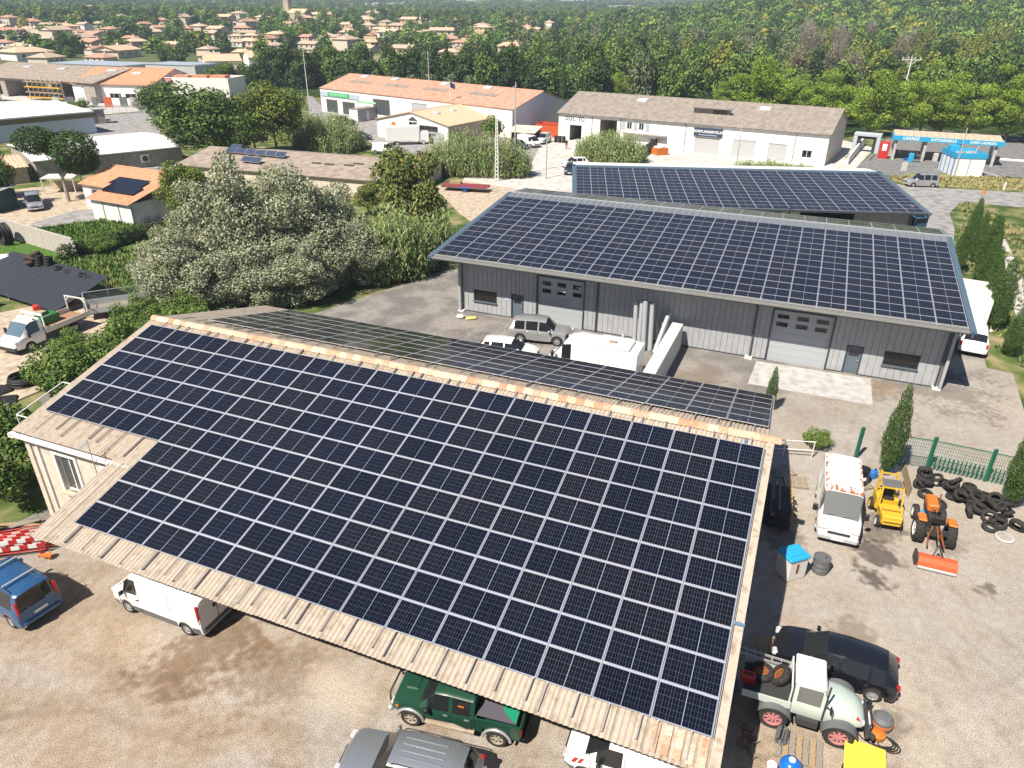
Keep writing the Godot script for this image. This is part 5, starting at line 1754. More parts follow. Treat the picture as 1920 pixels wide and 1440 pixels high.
# stations: [x, bottom, belt, roof, half width, roof half width] from rear to front
func shell(t: Node, st: Array, body: Material, glass: Material, arches: Array, side_glass: Array, front_glass: Array, rear_glass: Array, low: Material = null, low_h := 0.0) -> void:
	var xs := []
	for s in st: xs.append(s[0])
	for a in arches:
		for k in 11:
			xs.append(a[0] + a[1] * cos(PI * k / 10.0))
	for g in side_glass:
		xs.append(g[0])
		xs.append(g[1])
	xs.sort()
	var X := []
	for x in xs:
		if X.is_empty() or x - X[-1] > 0.004: X.append(x)
	var secs := []
	for x in X:
		var s: Array = st[0]
		for i in st.size() - 1:
			if x >= st[i][0] and x <= st[i + 1][0]:
				var f: float = (x - st[i][0]) / maxf(0.0001, st[i + 1][0] - st[i][0])
				s = []
				for k in 6: s.append(lerpf(st[i][k], st[i + 1][k], f))
		var yb: float = s[1]
		var arch := false
		for a in arches:
			if absf(x - a[0]) <= a[1] + 0.0005:
				var ya: float = a[2] + sqrt(maxf(0.0, a[1] * a[1] - (x - a[0]) * (x - a[0])))
				if ya > yb:
					yb = ya
					arch = true
		var hw: float = s[4]
		var rw: float = s[5]
		var y1: float = maxf(lerpf(s[1], s[2], 0.38), yb + 0.03)
		var y2: float = maxf(s[2] - 0.07, y1 + 0.01)
		var rise: float = s[3] - s[2]
		var drop: float = minf(0.07, 0.3 * rise + 0.015)
		secs.append([Vector3(x, yb, hw - (0.015 if arch else 0.05)), Vector3(x, y1, hw), Vector3(x, y2, hw * 0.985), Vector3(x, s[2], hw * 0.945), Vector3(x, s[3] - drop, rw), Vector3(x, s[3], rw * 0.84), Vector3(x, s[3] + 0.022, 0)])
	var B := MB.new()
	var SG := {}
	var FG := MB.new()
	var RG := MB.new()
	var LW := {}
	for i in X.size() - 1:
		var xm: float = (X[i] + X[i + 1]) / 2
		for k in 6:
			var dst := B
			var bag = null
			if k == 3:
				for g in side_glass:
					if xm > g[0] and xm < g[1]: bag = SG
			elif k >= 4:
				if front_glass.size() and xm > front_glass[0] and xm < front_glass[1]: dst = FG
				elif rear_glass.size() and xm > rear_glass[0] and xm < rear_glass[1]: dst = RG
			elif k == 0 and low and secs[i][0].y < low_h: bag = LW
			for s in [1, -1]:
				var sc := Vector3(1, 1, s)
				if bag != null:
					var seg := 0
					for g in (side_glass if k == 3 else arches): seg += int(xm > g[0])
					var key: int = (seg + 1) * int(s)
					if not bag.has(key): bag[key] = MB.new()
					dst = bag[key]
				var a: Vector3 = secs[i][k] * sc
				var b: Vector3 = secs[i + 1][k] * sc
				var c: Vector3 = secs[i + 1][k + 1] * sc
				var d: Vector3 = secs[i][k + 1] * sc
				if s > 0: dst.quad(a, b, c, d)
				else: dst.quad(b, a, d, c)
	for e in [0, X.size() - 1]:
		for s in [1, -1]:
			var sc := Vector3(1, 1, s)
			for k in 6:
				var a: Vector3 = secs[e][k] * sc
				var b: Vector3 = secs[e][k + 1] * sc
				var c := Vector3(a.x, secs[e][0].y, 0)
				if (e == 0) == (s > 0): B.tri(c, a, b)
				else: B.tri(c, b, a)
	B.smooth(38)
	FG.smooth(40)
	RG.smooth(40)
	obj("body", B, body, t)
	for q in SG: obj("side_window", SG[q], glass, t)
	if FG.v.size(): obj("windscreen", FG, glass, t)
	if RG.v.size(): obj("rear_window", RG, glass, t)
	for q in LW: obj("sill", LW[q], low, t)

func car(called: String, label: String, cat: String, at: Vector3, deg: float, c: Dictionary, group := "") -> Node3D:
	var t := thing(called, label, cat, at, deg_to_rad(deg), group)
	var body: Material = c.body
	var glass: Material = c.get("glass", M.glass)
	var wb: float = c.wb
	var r: float = c.r
	var tw: float = c.tw
	var arches := [[wb / 2, r * 1.16, r], [-wb / 2, r * 1.16, r]]
	shell(t, c.st, body, glass, arches, c.side, c.get("front", []), c.get("rear", []), c.get("low", null), c.get("low_h", 0.0))
	var st: Array = c.st
	var xr: float = st[0][0]
	var xf: float = st[-1][0]
	var u := MB.new()
	u.box(Vector3((xr + xf) / 2, st[0][1] + 0.12, 0), Vector3(xf - xr - 0.25, 0.2, tw - 0.35))
	u.box(Vector3((xr + xf) / 2, 0.62, 0), Vector3(xf - xr - 0.4, 0.25, tw - 0.3))
	obj("underbody", u, M.dark, t)
	for sx in [1, -1]:
		for s in [1, -1]: wheel(t, Vector3(sx * wb / 2, r, s * (tw / 2)), r, c.get("ww", 0.21), c.get("rim", M.silver), s, c.get("spokes", 5))
	var hwf: float = st[-1][4]
	var hwr: float = st[0][4]

	var fy: float = c.get("lamp_y", 0.72)
	for s in [1, -1]:
		var m := MB.new()
		var li: float = c.get("lamp_in", 0.10)
		m.bbox(Vector3(xf - li - 0.04, fy, s * (hwf - 0.10)), c.get("lamp_size", Vector3(0.36, 0.17, 0.34)), 0.05)
		obj("headlight", m, M.lamp_clear, t)
		m = MB.new()
		m.bbox(Vector3(xr + 0.07, c.get("tail_y", 0.95), s * (hwr - 0.05)), c.get("tail_size", Vector3(0.20, 0.42, 0.16)), 0.04)
		obj("tail_light", m, M.red_light, t)
		m = MB.new()
		var mp: Array = c.get("mirror", [0.55, 1.02])
		m.bbox(Vector3(mp[0], mp[1], s * (c.hw + 0.10)), Vector3(0.14, 0.20, 0.22), 0.05)
		obj("mirror", m, c.get("mirror_m", body), t)
	var bm: Material = c.get("bumper", body)
	var b := MB.new()
	b.bbox(Vector3(xf - 0.02, c.get("bump_y", 0.42), 0), Vector3(0.16, 0.22, hwf * 1.86), 0.06)
	obj("front_bumper", b, bm, t)
	b = MB.new()
	b.bbox(Vector3(xr + 0.02, c.get("bump_y", 0.42) + 0.03, 0), Vector3(0.18, 0.24, hwr * 1.9), 0.06)
	obj("rear_bumper", b, bm, t)
	b = MB.new()
	b.box(Vector3(xf + 0.03, 0.62 if fy < 0.9 else 0.85, 0), Vector3(0.06, 0.12, hwf * 0.9))
	obj("grille", b, M.black, t)
	for e in [[xf + 0.075, 0.44], [xr - 0.012, c.get("plate_y", 0.72)]]:
		b = MB.new()
		b.box(Vector3(e[0], e[1], 0), Vector3(0.02, 0.11, 0.52))
		obj("number_plate", b, M.white, t)
	for g in c.get("seams", []):
		for s in [1, -1]:
			b = MB.new()
			b.bar(Vector3(g[0], g[1], s * (c.hw * 0.992)), Vector3(g[0], g[2], s * (c.hw * 0.985)), 0.014, 0.014)
			obj("door_seam", b, M.black, t)
	for g in c.get("handles", []):
		for s in [1, -1]:
			b = MB.new()
			b.bbox(Vector3(g[0], g[1], s * (c.hw + 0.005)), Vector3(0.17, 0.045, 0.05), 0.012)
			obj("door_handle", b, c.get("handle_m", body), t)
	if c.has("rails"):
		for s in [1, -1]:
			b = MB.new()
			var R: Array = c.rails
			b.tube([Vector3(R[0], R[2], s * R[3]), Vector3(R[0] + 0.1, R[2] + 0.07, s * R[3]), Vector3(R[1] - 0.1, R[2] + 0.07, s * R[3]), Vector3(R[1], R[2], s * R[3])], 0.022, 6)
			obj("roof_rail", b, c.get("rail_m", M.black), t)
	if c.has("wipers"):
		b = MB.new()
		var wp: Array = c.wipers
		b.bar(Vector3(wp[0], wp[1], 0.35), Vector3(wp[0] - 0.12, wp[1] + 0.08, -0.25), 0.02, 0.02)
		b.bar(Vector3(wp[0], wp[1], -0.2), Vector3(wp[0] - 0.12, wp[1] + 0.08, -0.75), 0.02, 0.02)
		obj("wiper", b, M.black, t)
	return t

func hatch_spec(body: Material) -> Dictionary:
	return {"body": body, "wb": 2.62, "r": 0.32, "tw": 1.53, "hw": 0.89, "side": [[-1.55, -1.12], [-1.02, -0.12], [-0.04, 0.86]], "front": [0.42, 1.18], "rear": [-2.0, -1.62], "spokes": 10,
		"st": [[-2.06, 0.36, 0.82, 0.84, 0.74, 0.55], [-2.02, 0.28, 0.95, 0.99, 0.82, 0.62], [-1.92, 0.25, 0.98, 1.10, 0.86, 0.60], [-1.62, 0.22, 0.98, 1.40, 0.88, 0.56], [-1.2, 0.20, 0.97, 1.46, 0.895, 0.58], [-0.3, 0.19, 0.95, 1.49, 0.895, 0.60], [0.42, 0.19, 0.93, 1.45, 0.895, 0.59], [1.18, 0.20, 0.93, 0.97, 0.885, 0.66], [1.75, 0.22, 0.84, 0.90, 0.86, 0.64], [2.05, 0.26, 0.74, 0.80, 0.80, 0.58], [2.18, 0.32, 0.62, 0.66, 0.66, 0.48]],
		"mirror": [0.72, 0.98], "seams": [[-0.08, 0.32, 0.93], [0.95, 0.32, 0.92], [-1.05, 0.5, 0.95]], "handles": [[-0.85, 0.83], [0.12, 0.80]], "tail_y": 0.88, "tail_size": Vector3(0.22, 0.2, 0.2), "wipers": [1.15, 0.98], "lamp_y": 0.68}

func mpv_spec(body: Material) -> Dictionary:
	return {"body": body, "wb": 2.70, "r": 0.32, "tw": 1.54, "hw": 0.90, "side": [[-1.75, -1.0], [-0.86, -0.02], [0.08, 0.92]], "front": [0.55, 1.30], "rear": [-2.12, -2.0], "spokes": 7,
		"st": [[-2.13, 0.34, 0.98, 1.05, 0.80, 0.68], [-2.10, 0.30, 1.05, 1.12, 0.85, 0.72], [-2.0, 0.26, 1.07, 1.72, 0.88, 0.67], [-1.85, 0.24, 1.06, 1.79, 0.90, 0.67], [-0.3, 0.22, 1.04, 1.82, 0.90, 0.68], [0.55, 0.22, 1.02, 1.76, 0.90, 0.66], [1.30, 0.23, 1.02, 1.07, 0.885, 0.68], [1.80, 0.25, 0.92, 0.98, 0.85, 0.64], [2.02, 0.30, 0.78, 0.84, 0.76, 0.56], [2.10, 0.36, 0.62, 0.66, 0.62, 0.46]],
		"mirror": [0.85, 1.10], "seams": [[0.03, 0.3, 1.02], [1.0, 0.3, 1.0], [-0.92, 0.5, 1.04]], "handles": [[-0.75, 0.92], [0.2, 0.90]], "tail_y": 1.15, "tail_size": Vector3(0.16, 0.75, 0.13), "wipers": [1.28, 1.08], "lamp_y": 0.80}

func van_spec(body: Material) -> Dictionary:
	return {"body": body, "wb": 3.10, "r": 0.33, "tw": 1.64, "hw": 0.95, "side": [[0.86, 1.62]], "front": [1.28, 2.05], "spokes": 6, "bumper": M.plastic_grey, "low": M.plastic_grey, "low_h": 0.34,
		"st": [[-2.36, 0.36, 1.18, 1.90, 0.90, 0.80], [-2.30, 0.30, 1.20, 1.94, 0.93, 0.83], [-2.0, 0.27, 1.20, 1.97, 0.95, 0.85], [0.7, 0.25, 1.18, 1.98, 0.95, 0.84], [1.28, 0.25, 1.14, 1.88, 0.95, 0.78], [2.05, 0.27, 1.10, 1.15, 0.93, 0.72], [2.28, 0.30, 0.96, 1.02, 0.88, 0.66], [2.42, 0.34, 0.74, 0.80, 0.76, 0.56]],
		"mirror": [1.50, 1.22], "mirror_m": M.black, "seams": [[0.74, 0.4, 1.85], [1.85, 0.4, 1.1], [-0.9, 0.5, 1.9]], "handles": [[0.82, 0.98]], "handle_m": M.black, "tail_y": 1.28, "tail_size": Vector3(0.14, 0.95, 0.14), "wipers": [2.0, 1.17], "lamp_y": 0.86, "plate_y": 0.85}

func small_van_spec(body: Material) -> Dictionary:
	var c := van_spec(body)
	c.wb = 2.70
	c.r = 0.31
	c.tw = 1.50
	c.hw = 0.88
	c.side = [[0.22, 1.05]]
	c.front = [0.68, 1.42]
	c.st = [[-2.02, 0.36, 1.05, 1.70, 0.84, 0.74], [-1.96, 0.3, 1.07, 1.76, 0.87, 0.76], [-1.6, 0.26, 1.07, 1.80, 0.88, 0.77], [0.1, 0.24, 1.03, 1.81, 0.88, 0.75], [0.68, 0.24, 1.01, 1.72, 0.88, 0.69], [1.42, 0.25, 0.99, 1.04, 0.865, 0.66], [1.85, 0.28, 0.88, 0.95, 0.82, 0.62], [2.08, 0.34, 0.66, 0.72, 0.70, 0.52]]
	c.mirror = [0.92, 1.08]
	c.seams = [[0.15, 0.36, 1.7], [1.2, 0.36, 1.0]]
	c.handles = [[0.25, 0.90]]
	c.wipers = [1.38, 1.06]
	c.lamp_y = 0.74
	return c

func suv_spec(body: Material) -> Dictionary:
	return {"body": body, "wb": 2.75, "r": 0.38, "tw": 1.62, "hw": 0.96, "ww": 0.25, "side": [[-1.85, -1.08], [-0.98, -0.10], [0.0, 0.88]], "front": [0.50, 1.12], "rear": [-2.2, -1.95], "spokes": 6,
		"st": [[-2.38, 0.48, 1.02, 1.07, 0.85, 0.70], [-2.32, 0.40, 1.10, 1.16, 0.92, 0.74], [-2.2, 0.36, 1.12, 1.24, 0.945, 0.72], [-1.95, 0.33, 1.12, 1.72, 0.955, 0.68], [-1.6, 0.31, 1.12, 1.79, 0.96, 0.69], [-0.2, 0.30, 1.10, 1.82, 0.96, 0.70], [0.50, 0.30, 1.08, 1.76, 0.96, 0.68], [1.12, 0.31, 1.08, 1.13, 0.955, 0.74], [1.95, 0.33, 1.04, 1.10, 0.93, 0.72], [2.25, 0.40, 0.92, 0.98, 0.87, 0.66], [2.40, 0.46, 0.70, 0.74, 0.76, 0.56]],
		"mirror": [0.78, 1.16], "seams": [[-0.05, 0.42, 1.08], [0.98, 0.42, 1.06], [-1.03, 0.55, 1.1]], "handles": [[-0.86, 0.98], [0.14, 0.96]], "tail_y": 0.98, "tail_size": Vector3(0.18, 0.34, 0.16), "wipers": [1.08, 1.14], "lamp_y": 0.86, "bump_y": 0.5}

func make_vehicles() -> void:
	var white := paint("paint_white", S(0.80, 0.80, 0.79), 0.3)

	var sp := mpv_spec(paint("paint_blue", S(0.030, 0.105, 0.245), 0.28, 0.3))
	sp.rails = [-1.7, 0.5, 1.77, 0.62]
	sp.rail_m = M.black
	var t := car("blue_minivan", "blue boxy minivan with silver roof bars parked on the gravel", "minivan", Vector3(-20.54, 0, -22.18), 151.2, sp)
	for x in [-1.25, 0.05]:
		var b := MB.new()
		b.bar(Vector3(x, 1.93, -0.66), Vector3(x, 1.93, 0.66), 0.09, 0.04)
		obj("roof_bar", b, M.silver, t)

	t = car("white_van", "white panel van parked half under the workshop eave", "van", Vector3(-13.75, 0.0, -21.91), 157.7, van_spec(white))
	var b := MB.new()
	b.box(Vector3(-2.375, 1.1, 0), Vector3(0.02, 1.5, 0.02))
	b.box(Vector3(-2.385, 1.25, -0.12), Vector3(0.03, 0.16, 0.12))
	obj("rear_door_seam", b, M.black, t)
	b = MB.new()
	b.box(Vector3(-2.35, 0.95, 0), Vector3(0.03, 1.35, 1.70))
	obj("rear_door", b, mat("white_van_rear", S(0.74, 0.74, 0.73), 0.4), t)

	green_pickup()

	sp = suv_spec(paint("paint_greyblue", S(0.26, 0.29, 0.32), 0.3, 0.5))
	sp.rails = [-1.7, 0.35, 1.78, 0.66]
	t = car("grey_suv", "grey blue estate SUV with ribbed roof parked beside the green pickup", "car", Vector3(-3.1, 0, -14.5), 166.0, sp)
	t.scale = Vector3(0.94, 0.94, 0.94)
	for z in [-0.36, -0.12, 0.12, 0.36]:
		b = MB.new()
		b.bbox(Vector3(-0.55, 1.838, z), Vector3(1.5, 0.02, 0.05), 0.008)
		obj("roof_rib", b, sp.body, t)
	b = MB.new()
	b.bbox(Vector3(-2.55, 0.95, 0.1), Vector3(0.24, 0.72, 0.72), 0.1)
	obj("spare_wheel", b, sp.body, t)

	t = car("service_van", "white service van with red chevron stickers under the roof edge", "van", Vector3(4.0, 0, -15.0), 161.0, small_van_spec(white))
	for q in [[1.72, 0.92], [1.52, 0.95], [-0.9, 1.0], [-0.7, 1.0]]:
		for s in [1, -1]:
			b = MB.new()
			var P := [Vector3(q[0], q[1] - 0.13, s * 0.892), Vector3(q[0] + 0.10, q[1] - 0.13, s * 0.892), Vector3(q[0] - 0.02, q[1] + 0.13, s * 0.886), Vector3(q[0] - 0.12, q[1] + 0.13, s * 0.886)]
			if s > 0: b.quad(P[0], P[1], P[2], P[3])
			else: b.quad(P[1], P[0], P[3], P[2])
			obj("chevron", b, M.red, t)

	t = car("black_hatchback", "glossy black hatchback behind the pale green truck", "car", Vector3(12.18, 0, -19.04), 155.6, hatch_spec(paint("paint_black", S(0.008, 0.009, 0.012), 0.18)))

	sp = suv_spec(paint("paint_silver", S(0.42, 0.43, 0.44), 0.3, 0.5))
	car("silver_suv", "silver SUV parked in front of the warehouse's left gate", "car", Vector3(2.1, 0, -49.5), -11.4, sp)

	sp = hatch_spec(white)
	car("white_car", "white car whose roof shows above the workshop ridge", "car", Vector3(-0.35, 0, -46.3), -14.0, sp)
	white_lorry()

	sp = suv_spec(white)
	t = car("white_suv", "white SUV with its left door open behind the warehouse corner", "car", Vector3(34.3, 0, -49.2), 61.0, sp)
	b = MB.new()
	b.bbox(Vector3(0.75, 0.95, -1.42), Vector3(0.07, 0.85, 0.95), 0.02, Basis(Vector3.UP, 0.35))
	var d := obj("open_door", b, white, t)
	b = MB.new()
	b.box(Vector3(0.75, 1.48, -1.42), Vector3(0.05, 0.4, 0.85), Basis(Vector3.UP, 0.35))
	obj("door_glass", b, M.glass, d)
	t = thing("box_trailer", "white box trailer ahead of the white SUV at the warehouse end", "trailer", Vector3(37.0, 0, -54.4), deg_to_rad(61.0))
	b = MB.new()
	b.bbox(Vector3(0, 1.6, 0), Vector3(5.2, 2.0, 2.2), 0.06)
	obj("body", b, M.white, t)
	b = MB.new()
	b.bbox(Vector3(0, 2.66, 0), Vector3(3.4, 0.10, 1.5), 0.03)
	obj("roof_panel", b, M.white_dirty, t)
	for s in [1, -1]:
		for x in [-0.45, 0.45]: wheel(t, Vector3(x, 0.31, s * 1.0), 0.31, 0.2, M.silver, s)
	flatbed()
	cage_trailer()
	rusty_van()
	unimog()
	tractor()
	yellow_loader()

	var grey := paint("paint_grey", S(0.36, 0.37, 0.39), 0.3, 0.4)
	var dark := paint("paint_dark", S(0.025, 0.028, 0.034), 0.25)
	sp = hatch_spec(paint("paint_silver", S(0.42, 0.43, 0.44), 0.3, 0.5))
	car("silver_estate", "silver estate car on the road beside the grass verge", "car", Vector3(58.64, 0, -105.38), 174.6, mpv_spec(sp.body))
	car("black_suv", "black SUV beside the grey portable cabins", "car", Vector3(-36.3, 0, -160.9), 8.0, suv_spec(dark))
	car("dark_car", "dark green car behind the tall grass in the shop yard", "car", Vector3(-33.9, 0, -148.8), -14.0, hatch_spec(paint("paint_teal", S(0.03, 0.06, 0.06), 0.3)))
	car("navy_car", "dark blue car beside the white sign panel in the shop yard", "car", Vector3(-29.2, 0, -142.2), -12.0, hatch_spec(paint("paint_navy", S(0.02, 0.03, 0.06), 0.3)))
	car("delivery_van", "white delivery van behind the yard gate near the reeds", "van", Vector3(-22.2, 0, -127.4), -12.0, small_van_spec(white))
	car("white_minivan", "white minivan parked by the cream awning shed", "van", Vector3(2.6, 0, -136.4), -50.0, van_spec(white))
	car("grey_car", "dark grey car in front of the white minivan", "car", Vector3(0.8, 0, -134.2), -50.0, hatch_spec(dark))
	car("pale_offroader", "pale off-road car facing out beside the tyre stacks", "car", Vector3(5.4, 0, -140.2), -112.0, suv_spec(paint("paint_pale", S(0.58, 0.60, 0.60), 0.4)))
	car("black_car", "black car at the corner of the far solar roof", "car", Vector3(8.6, 0, -112.4), -98.0, hatch_spec(dark))
	car("white_coupe", "white car parked behind the black car near the reeds", "car", Vector3(9.6, 0, -117.4), -160.0, hatch_spec(white))
	car("silver_hatchback", "silver hatchback in the shade beside the dark green hut", "car", Vector3(-58.4, 0, -87.4), -55.0, mpv_spec(grey))

	t = thing("box_lorry", "white box lorry body in the shop yard beside the delivery van", "lorry", Vector3(-20.0, 0, -137.2), deg_to_rad(14))
	b = MB.new()
	b.bbox(Vector3(-0.5, 2.0, 0), Vector3(6.0, 2.5, 2.4), 0.05)
	obj("box", b, M.white, t)
	b = MB.new()
	b.bbox(Vector3(3.4, 1.3, 0), Vector3(1.8, 1.9, 2.1), 0.15)
	obj("cab", b, white, t)
	b = MB.new()
	b.box(Vector3(4.1, 1.75, 0), Vector3(0.5, 0.7, 1.8))
	obj("windscreen", b, M.glass, t)
	for s in [1, -1]:
		for x in [3.2, -1.6]: wheel(t, Vector3(x, 0.42, s * 0.95), 0.42, 0.25, M.white, s)

	t = thing("flat_trailer", "low flat trailer with dark red deck and blue mudguard on the bare field", "trailer", Vector3(-6.6, 0, -99.4), deg_to_rad(-13))
	b = MB.new()
	b.box(Vector3(0, 0.75, 0), Vector3(6.4, 0.12, 2.2))
	obj("deck", b, mat("deck_red", S(0.22, 0.04, 0.05), 0.7), t)
	b = MB.new()
	for s in [1, -1]: b.bar(Vector3(-3.2, 0.6, s * 0.8), Vector3(3.2, 0.6, s * 0.8), 0.1, 0.16)
	b.bar(Vector3(3.2, 0.6, 0), Vector3(4.4, 0.5, 0), 0.12, 0.12)
	obj("chassis", b, M.galva, t)
	b = MB.new()
	for s in [1, -1]: b.box(Vector3(0.2, 0.66, s * 1.12), Vector3(1.3, 0.10, 0.3))
	obj("mudguard", b, M.blue, t)
	b = MB.new()
	b.box(Vector3(-1.6, 0.98, -0.6), Vector3(1.6, 0.32, 0.8))
	obj("box", b, M.wood, t)
	for s in [1, -1]: wheel(t, Vector3(0.2, 0.32, s * 1.05), 0.32, 0.2, M.blue, s)

	t = thing("blue_truck", "blue truck cab showing at the far warehouse corner", "truck", Vector3(45.6, 0, -81.2), deg_to_rad(-70))
	b = MB.new()
	b.bbox(Vector3(0, 1.15, 0), Vector3(2.0, 1.3, 2.0), 0.15)
	obj("cab", b, paint("paint_truck_blue", S(0.02, 0.09, 0.16), 0.3), t)
	b = MB.new()
	b.box(Vector3(0.75, 1.45, 0), Vector3(0.55, 0.5, 1.7))
	obj("windscreen", b, M.glass, t)
	b = MB.new()
	b.bbox(Vector3(-2.4, 1.0, 0), Vector3(2.8, 0.5, 2.0), 0.05)
	obj("bed", b, M.white, t)
	for s in [1, -1]:
		for x in [0.2, -2.6]: wheel(t, Vector3(x, 0.38, s * 0.9), 0.38, 0.24, M.white, s)

func green_pickup() -> void:
	var body := paint("paint_green", S(0.012, 0.055, 0.035), 0.28)
	var t := thing("green_pickup", "dark green double cab pickup with silver wheel arches and muddy sills", "pickup", Vector3(-1.72, 0, -17.04), deg_to_rad(165.5))
	var r := 0.38
	var wb := 2.95

	shell(t, [[-0.80, 0.50, 1.10, 1.66, 0.86, 0.66], [-0.74, 0.46, 1.10, 1.72, 0.88, 0.68], [0.2, 0.44, 1.08, 1.76, 0.885, 0.68], [0.62, 0.44, 1.06, 1.70, 0.885, 0.66], [1.18, 0.46, 1.06, 1.10, 0.88, 0.68], [1.9, 0.50, 1.02, 1.07, 0.86, 0.66], [2.12, 0.55, 0.94, 0.99, 0.82, 0.62], [2.2, 0.60, 0.80, 0.84, 0.78, 0.58]], body, M.glass, [[wb / 2, r * 1.2, r]], [[-0.66, -0.02], [0.10, 0.88]], [0.62, 1.18], [])

	var b := MB.new()
	b.box(Vector3(-1.62, 0.62, 0), Vector3(1.58, 0.08, 1.60))
	for s in [1, -1]:
		b.box(Vector3(-1.60, 0.96, s * 0.84), Vector3(1.56, 0.34, 0.07))
		b.box(Vector3(-0.95, 0.70, s * 0.84), Vector3(0.26, 0.30, 0.06))
		b.box(Vector3(-2.22, 0.70, s * 0.84), Vector3(0.32, 0.30, 0.06))
	b.box(Vector3(-2.38, 0.86, 0), Vector3(0.06, 0.52, 1.62))
	b.box(Vector3(-0.85, 0.9, 0), Vector3(0.05, 0.5, 1.6))
	obj("bed", b, body, t)
	b = MB.new()
	b.box(Vector3(-1.55, 1.155, 0.02), Vector3(1.36, 0.03, 1.52), Basis(Vector3(0, 0, 1), 0.02))
	obj("bed_cover", b, mat("cover_purple", S(0.09, 0.085, 0.11), 0.6), t)
	b = MB.new()
	var gp := PackedVector2Array([Vector2(-2.22, 0.76), Vector2(-1.35, 0.76), Vector2(-1.62, 0.35), Vector2(-1.5, 0.0), Vector2(-1.8, -0.45), Vector2(-2.22, -0.74)])
	b.prism(gp, 1.168, 1.176)
	obj("green_paint", b, mat("cover_green", S(0.01, 0.24, 0.13), 0.5), t)
	var r3 := RandomNumberGenerator.new()
	r3.seed = 77
	for i in 7:
		b = MB.new()
		var c := Vector3(r3.randf_range(-2.15, -1.65), 1.180, r3.randf_range(-0.1, 0.62))
		var pts := []
		for k in 6: pts.append(c + Vector3(0.11 * cos(k * 1.1 + i), 0, 0.09 * sin(k * 1.9 + i)))
		b.tube(pts, 0.012, 5)
		obj("painted_squiggle", b, M.blue_dark, t)
	for s in [1, -1]:
		for x in [wb / 2, -wb / 2 - 0.12]:
			wheel(t, Vector3(x, r, s * 0.78), r, 0.26, M.cream if false else mat("rim_dusty", S(0.42, 0.37, 0.30), 0.5, 0.2), s, 6)
			b = MB.new()
			var pts := []
			for k in 11:
				var a := PI * (0.02 + 0.96 * k / 10.0)
				pts.append(Vector3(x + cos(a) * r * 1.25, r + sin(a) * r * 1.22, s * 0.89))
			b.tube(pts, 0.055, 6)
			obj("wheel_arch", b, M.silver, t)
	b = MB.new()
	for s in [1, -1]: b.bar(Vector3(-0.8, 0.42, s * 0.86), Vector3(0.95, 0.42, s * 0.86), 0.10, 0.10)
	obj("side_step", b, M.dirt, t)
	for s in [1, -1]:
		b = MB.new()
		b.quad(Vector3(-0.78, 0.47, s * 0.884), Vector3(0.9, 0.47, s * 0.889), Vector3(0.9, 0.60, s * 0.889), Vector3(-0.1, 0.66, s * 0.889)) if s > 0 else b.quad(Vector3(0.9, 0.47, s * 0.889), Vector3(-0.78, 0.47, s * 0.884), Vector3(-0.1, 0.66, s * 0.889), Vector3(0.9, 0.60, s * 0.889))
		obj("mud", b, M.dirt, t)
	b = MB.new()
	b.box(Vector3(0, 0.52, 0), Vector3(4.2, 0.2, 1.2))
	b.box(Vector3(0.6, 0.75, 0), Vector3(2.6, 0.2, 1.4))
	obj("chassis", b, M.dark, t)
	b = MB.new()
	b.bbox(Vector3(1.62, 1.10, 0), Vector3(0.45, 0.08, 0.5), 0.03)
	obj("bonnet_scoop", b, body, t)
	b = MB.new()
	b.bbox(Vector3(2.24, 0.56, 0), Vector3(0.22, 0.26, 1.72), 0.07)
	obj("front_bumper", b, M.silver, t)
	b = MB.new()
	b.tube([Vector3(2.3, 0.5, -0.6), Vector3(2.34, 1.0, -0.5), Vector3(2.34, 1.0, 0.5), Vector3(2.3, 0.5, 0.6)], 0.035, 8)
	obj("bull_bar", b, M.black, t)
	for s in [1, -1]:
		b = MB.new()
		b.bbox(Vector3(2.14, 0.84, s * 0.66), Vector3(0.14, 0.18, 0.28), 0.04)
		obj("headlight", b, M.lamp_clear, t)
		b = MB.new()
		b.bbox(Vector3(1.95, 0.86, s * 0.86), Vector3(0.12, 0.06, 0.04), 0.01)
		obj("indicator", b, M.amber, t)
		b = MB.new()
		b.bbox(Vector3(-2.40, 0.86, s * 0.76), Vector3(0.07, 0.34, 0.14), 0.02)
		obj("tail_light", b, M.red_light, t)
		b = MB.new()
		b.bbox(Vector3(0.82, 1.16, s * 1.0), Vector3(0.14, 0.22, 0.20), 0.05)
		obj("mirror", b, M.black, t)
		for x in [-0.55, 0.2]:
			b = MB.new()
			b.bbox(Vector3(x, 0.96, s * 0.885), Vector3(0.18, 0.06, 0.05), 0.015)
			obj("door_handle", b, M.chrome, t)
		for x in [-0.72, 0.04, 0.96]:
			b = MB.new()
			b.bar(Vector3(x, 0.55, s * 0.88), Vector3(x, 1.07, s * 0.872), 0.014, 0.014)
			obj("door_seam", b, M.black, t)
	b = MB.new()
	b.bbox(Vector3(-0.34, 1.32, -0.735), Vector3(0.22, 0.36, 0.03), 0.012, Basis(Vector3.RIGHT, -0.36))
	obj("orange_vest", b, M.orange, t)
	b = MB.new()
	b.tube([Vector3(-2.45, 0.45, -0.7), Vector3(-2.45, 0.45, 0.7)], 0.06, 8)
	obj("rear_bumper", b, M.black, t)

